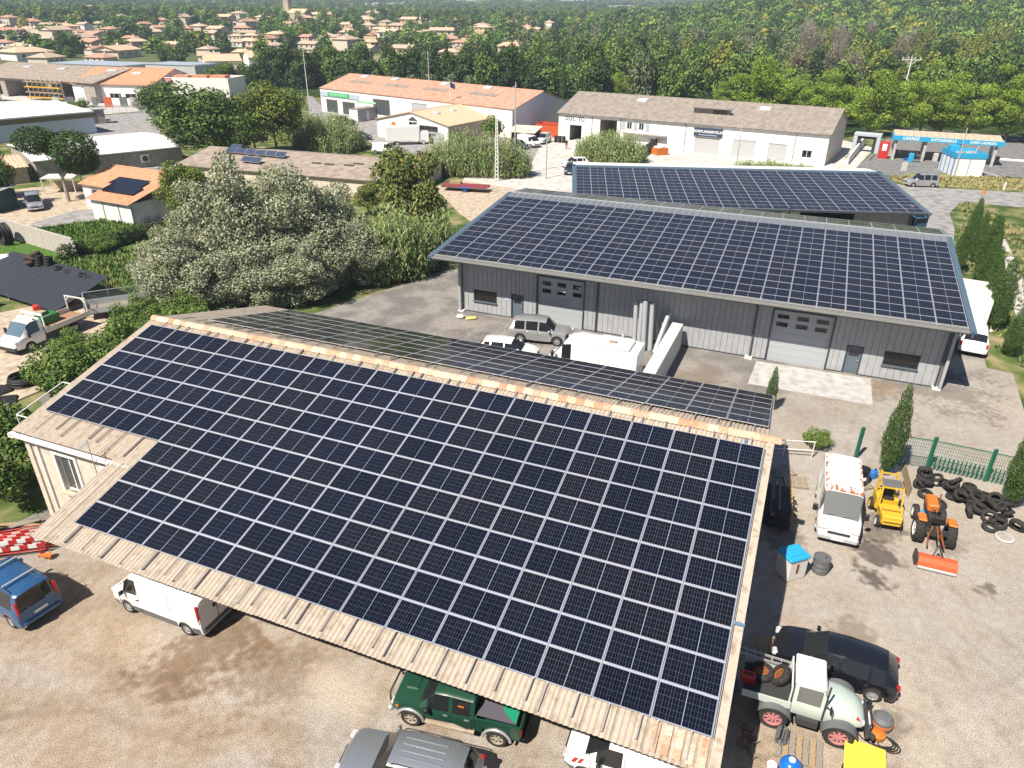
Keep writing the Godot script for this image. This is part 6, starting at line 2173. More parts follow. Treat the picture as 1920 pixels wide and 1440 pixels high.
func white_lorry() -> void:

	var t := thing("white_motor_lorry", "big white bodied lorry with roof hatch and dark wing mirror", "lorry", Vector3(5.6, 0, -43.6), deg_to_rad(157.0))
	t.scale = Vector3(1.12, 1.06, 1.12)
	var w := paint("paint_white", S(0.80, 0.80, 0.79), 0.3)
	shell(t, [[-2.7, 0.5, 1.3, 2.45, 1.04, 0.98], [-2.6, 0.42, 1.35, 2.5, 1.06, 1.0], [1.2, 0.42, 1.35, 2.5, 1.06, 1.0], [1.75, 0.42, 1.32, 2.35, 1.05, 0.92], [2.55, 0.45, 1.22, 1.28, 1.0, 0.8], [2.85, 0.5, 1.0, 1.06, 0.92, 0.7]], w, M.glass, [[1.6, 0.42, 0.36], [-1.6, 0.42, 0.36]], [[1.25, 1.85]], [1.75, 2.55], [])
	for s in [1, -1]:
		for x in [1.6, -1.6]: wheel(t, Vector3(x, 0.36, s * 0.9), 0.36, 0.24, M.silver, s)
		var b := MB.new()
		b.bar(Vector3(2.1, 1.5, s * 1.0), Vector3(2.3, 1.75, s * 1.25), 0.05, 0.05)
		b.bbox(Vector3(2.3, 1.65, s * 1.32), Vector3(0.16, 0.5, 0.26), 0.05)
		obj("mirror", b, M.black, t)
	var b := MB.new()
	b.bbox(Vector3(-1.2, 2.62, -0.2), Vector3(2.0, 0.22, 1.5), 0.06)
	obj("roof_pod", b, w, t)
	b = MB.new()
	b.box(Vector3(-1.1, 2.745, -0.35), Vector3(0.5, 0.03, 0.35))
	obj("hatch", b, mat("hatch_brown", S(0.35, 0.24, 0.18), 0.6), t)
	b = MB.new()
	b.box(Vector3(0, 0.55, 0), Vector3(5.0, 0.3, 1.5))
	obj("chassis", b, M.dark, t)

func flatbed() -> void:
	var w := paint("paint_white", S(0.80, 0.80, 0.79), 0.3)
	var t := thing("flatbed_truck", "white flatbed truck with open bed carrying a green crate", "truck", Vector3(-34.6, 0, -48.6), deg_to_rad(-110.0))
	shell(t, [[0.55, 0.5, 1.25, 2.02, 0.92, 0.80], [0.62, 0.42, 1.25, 2.12, 0.95, 0.82], [1.35, 0.42, 1.22, 2.12, 0.96, 0.80], [1.60, 0.42, 1.20, 2.02, 0.96, 0.78], [2.30, 0.42, 1.18, 1.24, 0.94, 0.74], [2.75, 0.45, 1.02, 1.10, 0.88, 0.68], [2.92, 0.5, 0.72, 0.80, 0.78, 0.58]], w, mat("glass_sky", S(0.10, 0.15, 0.20), 0.04, 0.0, 0.6), [[1.85, 0.43, 0.37]], [[0.85, 1.75]], [1.60, 2.30], [])
	for s in [1, -1]:
		wheel(t, Vector3(1.85, 0.37, s * 0.84), 0.37, 0.24, M.silver, s)
		wheel(t, Vector3(-1.9, 0.37, s * 0.80), 0.37, 0.30, M.silver, s)
		var b := MB.new()
		b.bbox(Vector3(1.9, 1.35, s * 1.14), Vector3(0.16, 0.42, 0.24), 0.05)
		obj("mirror", b, M.black, t)
		b = MB.new()
		b.bbox(Vector3(2.72, 0.98, s * 0.72), Vector3(0.3, 0.16, 0.34), 0.05)
		obj("headlight", b, M.lamp_clear, t)
		b = MB.new()
		b.box(Vector3(-1.35, 1.12, s * 1.05), Vector3(3.7, 0.36, 0.05))
		obj("side_board", b, M.white_dirty, t)
	var b := MB.new()
	b.box(Vector3(-1.35, 0.92, 0), Vector3(3.7, 0.08, 2.1))
	obj("bed", b, mat("bed_brown", S(0.30, 0.17, 0.10), 0.9), t)
	b = MB.new()
	b.bar(Vector3(-3.15, 0.95, 1.0), Vector3(-3.15, 2.25, 1.0), 0.08, 0.08)
	b.bar(Vector3(-3.15, 0.95, -1.0), Vector3(-3.15, 2.25, -1.0), 0.08, 0.08)
	b.bar(Vector3(-3.15, 2.25, -1.04), Vector3(-3.15, 2.25, 1.04), 0.09, 0.09)
	b.bar(Vector3(-3.15, 1.9, 1.0), Vector3(-3.15, 2.2, 0.6), 0.06, 0.06)
	b.bar(Vector3(-3.15, 1.9, -1.0), Vector3(-3.15, 2.2, -0.6), 0.06, 0.06)
	obj("rear_hoop", b, M.white_dirty, t)
	b = MB.new()
	b.bar(Vector3(0.48, 0.95, 1.0), Vector3(0.48, 2.3, 1.0), 0.08, 0.08)
	b.bar(Vector3(0.48, 0.95, -1.0), Vector3(0.48, 2.3, -1.0), 0.08, 0.08)
	b.bar(Vector3(0.48, 2.3, -1.04), Vector3(0.48, 2.3, 1.04), 0.10, 0.14)
	b.bar(Vector3(0.48, 1.6, -1.0), Vector3(0.48, 1.6, 1.0), 0.08, 0.08)
	obj("head_frame", b, M.white, t)
	b = MB.new()
	b.box(Vector3(2.92, 0.5, 0), Vector3(0.14, 0.25, 1.7))
	obj("front_bumper", b, M.plastic_dark, t)
	b = MB.new()
	b.box(Vector3(-0.6, 0.65, 0), Vector3(5.4, 0.2, 0.9))
	obj("chassis", b, M.dark, t)
	b = MB.new()
	b.bar(Vector3(1.0, 2.16, -0.75), Vector3(1.0, 2.16, 0.75), 0.16, 0.10)
	obj("light_bar", b, M.white, t)

	t = thing("green_crate", "green plastic crate standing on the flatbed truck", "crate", Vector3(-34.9, 0.97, -49.8), deg_to_rad(-110.0))
	b = MB.new()
	for s in [1, -1]:
		b.box(Vector3(0, 0.3, s * 0.5), Vector3(1.3, 0.6, 0.05))
		b.box(Vector3(s * 0.63, 0.3, 0), Vector3(0.05, 0.6, 0.95))
	b.box(Vector3(0, 0.04, 0), Vector3(1.2, 0.05, 0.95))
	obj("side", b, M.green, t)

func cage_trailer() -> void:
	var t := thing("cage_trailer", "galvanised trailer with open mesh cage sides", "trailer", Vector3(-31.7, 0, -54.0), deg_to_rad(28.0))
	var b := MB.new()
	b.box(Vector3(0, 0.62, 0), Vector3(4.6, 0.10, 2.0))
	obj("floor", b, M.wood_grey, t)
	for s in [1, -1]:
		b = MB.new()
		b.box(Vector3(0, 0.86, s * 1.02), Vector3(4.7, 0.40, 0.05))
		obj("side_board", b, M.galva, t)
		b = MB.new()
		for k in 28: b.bar(Vector3(-2.3 + k * 0.17, 1.06, s * 1.02), Vector3(-2.3 + k * 0.17, 1.75, s * 1.02), 0.008, 0.008)
		for k in 5: b.bar(Vector3(-2.3, 1.18 + k * 0.13, s * 1.02), Vector3(2.3, 1.18 + k * 0.13, s * 1.02), 0.008, 0.008)
		b.bar(Vector3(-2.35, 1.78, s * 1.02), Vector3(2.35, 1.78, s * 1.02), 0.05, 0.05)
		obj("mesh_side", b, M.galva, t)
		b = MB.new()
		b.box(Vector3(s * 2.34, 0.86, 0), Vector3(0.05, 0.40, 1.98))
		obj("end_board", b, M.galva, t)
		b = MB.new()
		for k in 12: b.bar(Vector3(s * 2.34, 1.06, -0.95 + k * 0.17), Vector3(s * 2.34, 1.75, -0.95 + k * 0.17), 0.008, 0.008)
		for k in 3: b.bar(Vector3(s * 2.34, 1.06, -1.0 + k), Vector3(s * 2.34, 1.78, -1.0 + k), 0.05, 0.05)
		b.bar(Vector3(s * 2.34, 1.78, -1.02), Vector3(s * 2.34, 1.78, 1.02), 0.05, 0.05)
		obj("mesh_end", b, M.galva, t)
		for x in [-0.5, 0.5]: wheel(t, Vector3(x, 0.30, s * 0.9), 0.30, 0.18, M.silver, s)
	b = MB.new()
	b.bar(Vector3(2.3, 0.5, 0), Vector3(3.6, 0.45, 0), 0.1, 0.1)
	obj("drawbar", b, M.galva, t)

func rusty_van() -> void:
	var w := paint("paint_old_white", S(0.72, 0.73, 0.72), 0.4)
	var t := thing("rusty_van", "white high roof van with rust streaked roof facing the yard", "van", Vector3(16.0, 0, -28.5), deg_to_rad(-111.0))
	t.scale = Vector3(0.89, 0.94, 0.97)
	shell(t, [[-2.55, 0.42, 1.2, 2.25, 0.96, 0.86], [-2.48, 0.36, 1.25, 2.32, 0.99, 0.88], [0.9, 0.34, 1.25, 2.34, 1.0, 0.88], [1.25, 0.34, 1.22, 2.26, 1.0, 0.84], [2.02, 0.34, 1.18, 1.26, 0.99, 0.80], [2.55, 0.38, 0.98, 1.06, 0.93, 0.74], [2.72, 0.42, 0.70, 0.76, 0.84, 0.64]], w, mat("glass_pale", S(0.14, 0.15, 0.15), 0.05, 0.0, 0.6), [[1.72, 0.40, 0.34], [-1.5, 0.40, 0.34]], [[0.95, 1.62]], [1.25, 2.02], [])

	var im := Image.create(256, 128, false, Image.FORMAT_RGB8)
	var n1 := noise2(301, 0.035, 4)
	var n2 := noise2(302, 0.13, 3)
	for j in 128:
		for i in 256:
			var e := minf(j, 127 - j) / 127.0
			var f := (255 - i) / 255.0
			var k: float = 0.27 - minf(e * 3.4, f * 1.7) + 0.55 * n1.get_noise_2d(i * 0.7, j * 2.2) + 0.30 * n2.get_noise_2d(i, j)
			var rust := smoothstep(0.10, 0.22, k)
			var c := Vector3(0.70, 0.70, 0.69).lerp(Vector3(0.30, 0.115, 0.045) * (1.0 + 0.5 * n2.get_noise_2d(i * 2.0, j * 2.0)), rust)
			im.set_pixel(i, j, Color(c.x, c.y, c.z).linear_to_srgb())
	var rm := mat("rusty_roof", Color(1, 1, 1), 0.6)
	rm.albedo_texture = ImageTexture.create_from_image(im)
	var b := MB.new()
	var xs := [-2.46, -1.6, -0.7, 0.2, 0.9, 1.22]
	for i in xs.size() - 1:
		var zs := [-0.86, -0.5, 0.0, 0.5, 0.86]
		for k in 4:
			var ya := 0.02 if k > 0 else -0.03
			var yb := 0.02 if k < 3 else -0.03
			var y0 := 2.355 if i < 4 else 2.345
			var y1 := 2.355 if i < 3 else (2.345 if i == 3 else 2.285)
			var P := [Vector3(xs[i], y0 + yb, zs[k + 1]), Vector3(xs[i + 1], y1 + yb, zs[k + 1]), Vector3(xs[i + 1], y1 + ya, zs[k]), Vector3(xs[i], y0 + ya, zs[k])]
			var before := b.uv.size()
			b.quad(P[0], P[1], P[2], P[3])
			var ord := [0, 2, 1, 0, 3, 2]
			for q in 6:
				var p: Vector3 = P[ord[q]]
				b.uv[before + q] = Vector2((p.x + 2.46) / 3.70, (p.z + 0.87) / 1.74)
	obj("roof_skin", b, rm, t)
	for i in 6:
		b = MB.new()
		b.bbox(Vector3(-2.1 + i * 0.55, 2.385, 0), Vector3(0.06, 0.02, 1.3), 0.008)
		obj("roof_rib", b, w, t)
	for s in [1, -1]:
		wheel(t, Vector3(1.72, 0.34, s * 0.86), 0.34, 0.22, M.silver, s)
		wheel(t, Vector3(-1.5, 0.34, s * 0.86), 0.34, 0.22, M.silver, s)
		b = MB.new()
		b.bbox(Vector3(1.62, 1.35, s * 1.15), Vector3(0.14, 0.40, 0.24), 0.05)
		obj("mirror", b, M.black, t)
		b = MB.new()
		b.bbox(Vector3(2.55, 0.90, s * 0.70), Vector3(0.30, 0.16, 0.42), 0.05)
		obj("headlight", b, M.lamp_clear, t)
		b = MB.new()
		b.bar(Vector3(0.7, 0.5, s * 1.0), Vector3(0.7, 2.1, s * 0.92), 0.016, 0.016)
		b.bar(Vector3(-0.5, 0.5, s * 1.0), Vector3(-0.5, 2.1, s * 0.92), 0.016, 0.016)
		obj("door_seam", b, M.plastic_grey, t)
	b = MB.new()
	b.bbox(Vector3(2.72, 0.50, 0), Vector3(0.24, 0.34, 1.86), 0.09)
	obj("front_bumper", b, mat("bumper_light", S(0.40, 0.42, 0.44), 0.6), t)
	b = MB.new()
	b.box(Vector3(2.74, 0.78, 0), Vector3(0.06, 0.10, 1.0))
	obj("grille", b, M.plastic_dark, t)
	b = MB.new()
	b.box(Vector3(2.85, 0.48, 0), Vector3(0.02, 0.11, 0.52))
	obj("number_plate", b, M.white, t)
	b = MB.new()
	b.bar(Vector3(2.0, 1.30, 0.6), Vector3(1.9, 1.38, -0.1), 0.025, 0.025)
	b.bar(Vector3(2.0, 1.30, -0.1), Vector3(1.9, 1.38, -0.75), 0.025, 0.025)
	obj("wiper", b, M.black, t)
	b = MB.new()
	b.box(Vector3(0, 0.5, 0), Vector3(4.6, 0.3, 1.5))
	obj("chassis", b, M.dark, t)

func unimog() -> void:
	var body := paint("paint_mint", S(0.46, 0.53, 0.48), 0.5)
	var t := thing("farm_truck", "pale mint all-wheel truck with white cab roof and pink wheel rims", "truck", Vector3(10.35, 0, -17.15), deg_to_rad(-20.4))
	var r := 0.50
	var rimm := mat("rim_pink", S(0.46, 0.19, 0.19), 0.7)
	for x in [1.08, -1.02]:
		for s in [1, -1]:
			wheel(t, Vector3(x, r, s * 0.82), r, 0.34, rimm, s, 8)
			var b := MB.new()
			b.arc(Vector3(x, r, s * 0.86), 0.60, 0.42, PI * 0.06, PI * 0.94, 12)
			b.arc(Vector3(x, r, s * 0.86), 0.58, 0.42, PI * 0.06, PI * 0.94, 12)
			obj("mudguard", b, M.plastic_grey, t)

	shell(t, [[0.55, 0.72, 1.32, 1.44, 0.74, 0.58], [1.0, 0.74, 1.28, 1.42, 0.72, 0.54], [1.45, 0.78, 1.16, 1.30, 0.66, 0.46], [1.72, 0.80, 1.02, 1.12, 0.58, 0.40], [1.82, 0.82, 0.94, 0.98, 0.48, 0.34]], body, M.glass, [], [], [], [])

	shell(t, [[-0.52, 0.78, 1.36, 2.02, 0.72, 0.62], [-0.46, 0.76, 1.36, 2.08, 0.74, 0.64], [0.30, 0.76, 1.36, 2.10, 0.75, 0.65], [0.42, 0.76, 1.36, 2.04, 0.75, 0.63], [0.62, 0.76, 1.36, 1.42, 0.75, 0.62]], body, mat("glass_pale", S(0.14, 0.15, 0.15), 0.05), [], [[-0.40, 0.36]], [0.42, 0.62], [])
	var b := MB.new()
	b.bbox(Vector3(-0.07, 2.14, 0), Vector3(0.98, 0.10, 1.36), 0.05)
	obj("cab_roof", b, M.white, t)
	b = MB.new()
	b.box(Vector3(0.0, 0.66, 0), Vector3(3.4, 0.16, 0.8))
	b.box(Vector3(0.0, 0.45, 0), Vector3(2.4, 0.16, 0.3))
	b.box(Vector3(0.05, 0.62, 0.72), Vector3(0.7, 0.28, 0.3))
	obj("chassis", b, M.plastic_dark, t)
	b = MB.new()
	b.box(Vector3(1.92, 0.72, 0), Vector3(0.12, 0.2, 1.5))
	b.bar(Vector3(1.98, 0.75, 0.6), Vector3(2.15, 0.75, 0.75), 0.08, 0.2)
	b.bar(Vector3(1.98, 0.75, -0.6), Vector3(2.15, 0.75, -0.75), 0.08, 0.2)
	b.tube([Vector3(1.95, 0.7, -0.6), Vector3(2.0, 1.1, -0.5), Vector3(2.0, 1.1, 0.5), Vector3(1.95, 0.7, 0.6)], 0.03, 6)
	obj("front_bumper", b, M.plastic_dark, t)
	for s in [1, -1]:
		b = MB.new()
		b.lathe([Vector2(0.0, 0.0), Vector2(0.10, 0.0), Vector2(0.10, 0.05), Vector2(0.0, 0.07)], 12, Basis(Vector3(0, 0, 1), -PI / 2), Vector3(1.76, 0.95, s * 0.42))
		obj("headlight", b, M.lamp_clear, t)
		b = MB.new()
		b.bar(Vector3(0.5, 1.5, s * 0.72), Vector3(0.62, 1.75, s * 1.0), 0.025, 0.025)
		b.bbox(Vector3(0.62, 1.72, s * 1.04), Vector3(0.05, 0.26, 0.20), 0.02)
		obj("mirror", b, M.black, t)
	b = MB.new()
	b.tri(Vector3(1.50, 1.19, 0.60), Vector3(1.66, 1.10, 0.56), Vector3(1.56, 1.26, 0.50))
	obj("red_triangle", b, M.red, t)
	b = MB.new()
	b.bar(Vector3(0.48, 0.9, 0.77), Vector3(0.48, 2.5, 0.80), 0.05, 0.05)
	obj("exhaust_stack", b, M.plastic_dark, t)

	b = MB.new()
	b.box(Vector3(-1.35, 0.98, 0), Vector3(1.56, 0.08, 1.5))
	obj("bed", b, M.plastic_dark, t)
	for s in [1, -1]:
		b = MB.new()
		b.box(Vector3(-1.35, 1.14, s * 0.77), Vector3(1.6, 0.28, 0.05))
		obj("side_board", b, body, t)
	b = MB.new()
	b.bar(Vector3(-0.62, 1.0, -0.7), Vector3(-0.62, 1.9, -0.7), 0.05, 0.05)
	b.bar(Vector3(-0.62, 1.0, 0.7), Vector3(-0.62, 1.9, 0.7), 0.05, 0.05)
	b.bar(Vector3(-0.62, 1.9, -0.72), Vector3(-0.62, 1.9, 0.72), 0.05, 0.05)
	obj("head_frame", b, M.white_dirty, t)

	var tx := t.transform
	for q in [[-0.95, 1.30, -0.30, 0.9, "worn tyre leaning on the mint truck's bed"], [-1.55, 1.14, -0.35, 0.15, "worn tyre with rusty rim lying on the mint truck's bed"]]:
		var sw := thing("worn_tyre", q[4], "tyre", tx * Vector3(q[0], q[1], q[2]))
		sw.basis = tx.basis * Basis(Vector3(0, 0, 1), q[3])
		put("tyre", tyre_mesh(0.42, 0.24, 0.24), sw)
		b = MB.new()
		b.lathe([Vector2(0.0, -0.03), Vector2(0.24, -0.05), Vector2(0.25, 0.05), Vector2(0.22, 0.02), Vector2(0.0, 0.03)], 14)
		obj("rim", b, M.rust, sw)
	t = thing("red_box", "bright red box among the tyres on the mint truck", "box", tx * Vector3(-2.0, 1.02, 0.10), deg_to_rad(-20))
	b = MB.new()
	b.bbox(Vector3(0, 0.16, 0), Vector3(0.5, 0.32, 0.36), 0.03)
	obj("body", b, M.red, t)
	b = MB.new()
	b.bar(Vector3(-0.15, 0.36, 0), Vector3(0.15, 0.36, 0), 0.04, 0.04)
	obj("handle", b, M.black, t)
	t = thing("ladder", "long aluminium ladder lying along the mint truck's far side", "ladder", tx * Vector3(-1.4, 1.36, -0.80), deg_to_rad(-20.4))
	b = MB.new()
	for z in [-0.12, 0.12]: b.bar(Vector3(-1.5, 0.1, z), Vector3(1.2, 0.0, z), 0.04, 0.08)
	for i in 9: b.bar(Vector3(-1.35 + i * 0.3, 0.09 - i * 0.011, -0.12), Vector3(-1.35 + i * 0.3, 0.09 - i * 0.011, 0.12), 0.025, 0.025)
	obj("rails", b, M.silver, t)

func tractor() -> void:
	var t := thing("orange_tractor", "small orange and black tractor standing in front of the tyre heap", "tractor", Vector3(20.05, 0, -27.35), deg_to_rad(69.0))
	var orange := mat("orange", S(0.58, 0.16, 0.02), 0.45)
	for s in [1, -1]:
		wheel(t, Vector3(-0.75, 0.58, s * 0.66), 0.58, 0.40, mat("rim_white", S(0.62, 0.61, 0.58), 0.6), s, 6)
		wheel(t, Vector3(0.95, 0.38, s * 0.58), 0.38, 0.26, mat("rim_white", S(0.62, 0.61, 0.58), 0.6), s, 5)
		var b := MB.new()
		for k in 16:
			var a := TAU * k / 16.0
			b.box(Vector3(-0.75 + cos(a) * 0.585, 0.58 + sin(a) * 0.585, s * 0.66 + 0.09), Vector3(0.06, 0.06, 0.2), Basis(Vector3(0, 0, 1), a) * Basis(Vector3.RIGHT, 0.6))
			b.box(Vector3(-0.75 + cos(a + 0.2) * 0.585, 0.58 + sin(a + 0.2) * 0.585, s * 0.66 - 0.09), Vector3(0.06, 0.06, 0.2), Basis(Vector3(0, 0, 1), a + 0.2) * Basis(Vector3.RIGHT, -0.6))
		obj("tread", b, M.rubber, t)
		b = MB.new()
		b.bbox(Vector3(-0.70, 1.22, s * 0.62), Vector3(0.62, 0.10, 0.36), 0.04)
		b.box(Vector3(-0.42, 1.05, s * 0.62), Vector3(0.06, 0.3, 0.34), Basis(Vector3(0, 0, 1), -0.4))
		obj("mudguard", b, orange, t)
	var b := MB.new()
	b.bbox(Vector3(0.92, 1.05, 0), Vector3(1.05, 0.42, 0.50), 0.08)
	obj("bonnet", b, orange, t)
	b = MB.new()
	b.box(Vector3(0.9, 0.70, 0), Vector3(1.1, 0.36, 0.42))
	b.box(Vector3(-0.2, 0.66, 0), Vector3(1.5, 0.40, 0.40))
	b.bbox(Vector3(1.48, 0.92, 0), Vector3(0.10, 0.5, 0.46), 0.03)
	obj("engine", b, M.plastic_dark, t)
	b = MB.new()
	b.bar(Vector3(0.95, 0.4, -0.5), Vector3(0.95, 0.4, 0.5), 0.10, 0.10)
	b.bar(Vector3(-0.75, 0.58, -0.6), Vector3(-0.75, 0.58, 0.6), 0.20, 0.20)
	obj("axle", b, M.plastic_dark, t)
	b = MB.new()
	b.bbox(Vector3(-0.60, 1.05, 0), Vector3(0.42, 0.12, 0.46), 0.04)
	b.bbox(Vector3(-0.84, 1.28, 0), Vector3(0.10, 0.40, 0.44), 0.04, Basis(Vector3(0, 0, 1), 0.15))
	obj("seat", b, M.black, t)
	b = MB.new()
	var ring := []
	for k in 13: ring.append(Vector3(-0.02 + 0.05 * sin(TAU * k / 12.0), 1.32 + 0.10 * sin(TAU * k / 12.0), 0.19 * cos(TAU * k / 12.0)))
	b.tube(ring, 0.016, 6, -1.0, false)
	b.bar(Vector3(0.28, 1.05, 0), Vector3(-0.02, 1.32, 0), 0.04, 0.04)
	obj("steering_wheel", b, M.black, t)
	b = MB.new()
	b.tube([Vector3(0.75, 1.2, 0.2), Vector3(0.75, 1.75, 0.2)], 0.035, 8)
	obj("exhaust", b, M.rust, t)
	b = MB.new()
	for s in [1, -1]:
		b.bar(Vector3(-0.9, 0.55, s * 0.25), Vector3(-1.75, 0.45, s * 0.35), 0.06, 0.06)
		b.bar(Vector3(-0.9, 0.95, s * 0.16), Vector3(-1.35, 0.50, s * 0.33), 0.04, 0.04)
	b.bar(Vector3(-0.9, 1.0, 0), Vector3(-1.75, 0.85, 0), 0.06, 0.06)
	obj("linkage", b, M.rust, t)

	t = thing("flail_mower", "red flail mower attachment lying behind the orange tractor", "mower", Vector3(19.05, 0, -24.85), deg_to_rad(-22.0))
	b = MB.new()
	var prof := [Vector2(-0.34, 0.08), Vector2(-0.34, 0.34), Vector2(-0.18, 0.52), Vector2(0.12, 0.54), Vector2(0.34, 0.40), Vector2(0.42, 0.12)]
	for i in prof.size() - 1:
		var p: Vector2 = prof[i]
		var q: Vector2 = prof[i + 1]
		b.quad(Vector3(-0.78, q.y, q.x), Vector3(0.78, q.y, q.x), Vector3(0.78, p.y, p.x), Vector3(-0.78, p.y, p.x))
	for s in [1, -1]:
		for i in prof.size() - 2:
			b.tri(Vector3(s * 0.78, prof[0].y, prof[0].x), Vector3(s * 0.78, prof[i + 1].y, prof[i + 1].x), Vector3(s * 0.78, prof[i + 2].y, prof[i + 2].x))
	obj("hood", b, M.orange_red, t)
	b = MB.new()
	b.tube([Vector3(-0.76, 0.12, 0.36), Vector3(0.76, 0.12, 0.36)], 0.09, 10)
	obj("roller", b, M.galva, t)
	b = MB.new()
	b.box(Vector3(-0.84, 0.28, -0.1), Vector3(0.10, 0.5, 0.6))
	b.bar(Vector3(-0.2, 0.5, -0.1), Vector3(0.0, 0.95, -0.45), 0.06, 0.06)
	b.bar(Vector3(0.2, 0.5, -0.1), Vector3(0.0, 0.95, -0.45), 0.06, 0.06)
	obj("hitch", b, M.plastic_dark, t)

func yellow_loader() -> void:
	var t := thing("yellow_loader", "old yellow loader with grey roof plate and bare open cab", "loader", Vector3(18.35, 0, -28.3), deg_to_rad(-105.0))
	t.scale = Vector3(0.74, 0.95, 0.95)
	var y: Material = M.yellow
	var b := MB.new()
	b.bbox(Vector3(0.75, 0.70, 0), Vector3(1.5, 0.55, 0.95), 0.05)
	b.bbox(Vector3(-0.9, 0.75, 0), Vector3(1.2, 0.75, 1.05), 0.05)
	obj("chassis", b, y, t)
	b = MB.new()
	for i in 5: b.box(Vector3(0.75 + i * 0.20, 1.05 - i * 0.075, 0), Vector3(0.14, 0.06, 1.10 - i * 0.10))
	for s in [1, -1]: b.bar(Vector3(0.5, 1.1, s * 0.55), Vector3(1.6, 0.72, s * 0.35), 0.07, 0.08)
	obj("nose_grille", b, y, t)
	b = MB.new()
	for i in 4: b.box(Vector3(0.86 + i * 0.20, 0.985 - i * 0.075, 0), Vector3(0.10, 0.05, 0.98 - i * 0.10))
	obj("nose_gap", b, M.rust, t)
	b = MB.new()
	for s in [1, -1]:
		b.bar(Vector3(0.35, 1.0, s * 0.52), Vector3(0.05, 1.95, s * 0.48), 0.07, 0.07)
		b.bar(Vector3(-1.0, 1.1, s * 0.52), Vector3(-0.9, 1.95, s * 0.48), 0.07, 0.07)
		b.bar(Vector3(0.05, 1.95, s * 0.48), Vector3(-0.9, 1.95, s * 0.48), 0.07, 0.07)
	b.bar(Vector3(0.05, 1.95, -0.5), Vector3(0.05, 1.95, 0.5), 0.07, 0.07)
	obj("cab_frame", b, y, t)
	b = MB.new()
	b.bbox(Vector3(-0.45, 2.0, 0), Vector3(0.85, 0.06, 0.95), 0.02)
	obj("roof_plate", b, M.plastic_grey, t)
	b = MB.new()
	b.bbox(Vector3(-0.45, 1.15, 0), Vector3(0.45, 0.14, 0.5), 0.04)
	b.bbox(Vector3(-0.70, 1.42, 0), Vector3(0.12, 0.45, 0.5), 0.04)
	obj("seat", b, M.black, t)
	b = MB.new()
	b.bbox(Vector3(-0.1, 1.25, 0.42), Vector3(0.22, 0.4, 0.10), 0.04)
	obj("rusty_tank", b, M.rust, t)
	b = MB.new()
	for s in [1, -1]:
		b.bar(Vector3(-1.5, 0.5, s * 0.40), Vector3(-1.5, 2.2, s * 0.40), 0.10, 0.10)
	for k in 4: b.bar(Vector3(-1.5, 0.8 + k * 0.42, -0.4), Vector3(-1.5, 0.8 + k * 0.42, 0.4), 0.07, 0.07)
	obj("mast", b, y, t)
	for s in [1, -1]:
		wheel(t, Vector3(0.95, 0.33, s * 0.52), 0.33, 0.20, mat("rim_white", S(0.62, 0.61, 0.58), 0.6), s, 5)
		wheel(t, Vector3(-1.0, 0.36, s * 0.56), 0.36, 0.24, y, s, 5)
		b = MB.new()
		b.tube([Vector3(1.5, 0.6, s * 0.45), Vector3(1.62, 0.3, s * 0.5), Vector3(1.45, 0.12, s * 0.55)], 0.02, 6)
		obj("hose", b, M.black, t)

# ------------------------------------------------------------------ things standing about
func lay_tyre(mesh: Mesh, p: Vector3, tilt: Vector3, label: String, group: String) -> void:
	var o := put("tyre", mesh)
	o.position = p
	o.rotation = tilt
	tag(o, label, "tyre", group)

func barrel(t: Node3D, r: float, h: float, m: Material) -> void:
	var b := MB.new()
	b.lathe([Vector2(0.0, 0.0), Vector2(r * 0.9, 0.0), Vector2(r, 0.04), Vector2(r, h * 0.32), Vector2(r * 1.04, h * 0.34), Vector2(r, h * 0.36), Vector2(r, h * 0.64), Vector2(r * 1.04, h * 0.66), Vector2(r, h * 0.68), Vector2(r, h - 0.03), Vector2(r * 1.03, h), Vector2(r * 0.95, h), Vector2(r * 0.93, h - 0.04), Vector2(0.0, h - 0.04)], 20)
	obj("drum", b, m, t)
	b = MB.new()
	b.lathe([Vector2(0.0, 0.0), Vector2(0.04, 0.0), Vector2(0.04, 0.02), Vector2(0.0, 0.02)], 8, Basis(), Vector3(r * 0.5, h - 0.04, 0))
	obj("bung", b, M.black, t)

func pallet(t: Node3D, w: float, d: float) -> void:
	for i in 7:
		var b := MB.new()
		b.box(Vector3(-w / 2 + w * (i + 0.5) / 7.0, 0.13, 0), Vector3(w / 7.0 - 0.03, 0.022, d))
		obj("slat", b, M.wood if i % 2 else M.wood_grey, t)
	for k in 3:
		var b := MB.new()
		b.box(Vector3(0, 0.07, (k - 1) * (d / 2 - 0.06)), Vector3(w, 0.09, 0.09))
		obj("bearer", b, M.wood_grey, t)

func coil(t: Node3D, r: float, turns: int, tube_r: float, m: Material, upright := false) -> void:
	for k in turns:
		var b := MB.new()
		var pts := []
		var rr := r * (1.0 - 0.05 * (k % 3))
		for i in 25:
			var a := TAU * i / 24.0
			var w := 0.03 * sin(a * 3 + k)
			if upright: pts.append(Vector3(cos(a) * rr, r + sin(a) * rr + w, (k - turns / 2.0) * tube_r * 1.7))
			else: pts.append(Vector3(cos(a) * rr, tube_r + k * tube_r * 1.5 + w * 0.5, sin(a) * rr))
		b.tube(pts, tube_r, 6, -1.0, false)
		obj("loop", b, m, t)

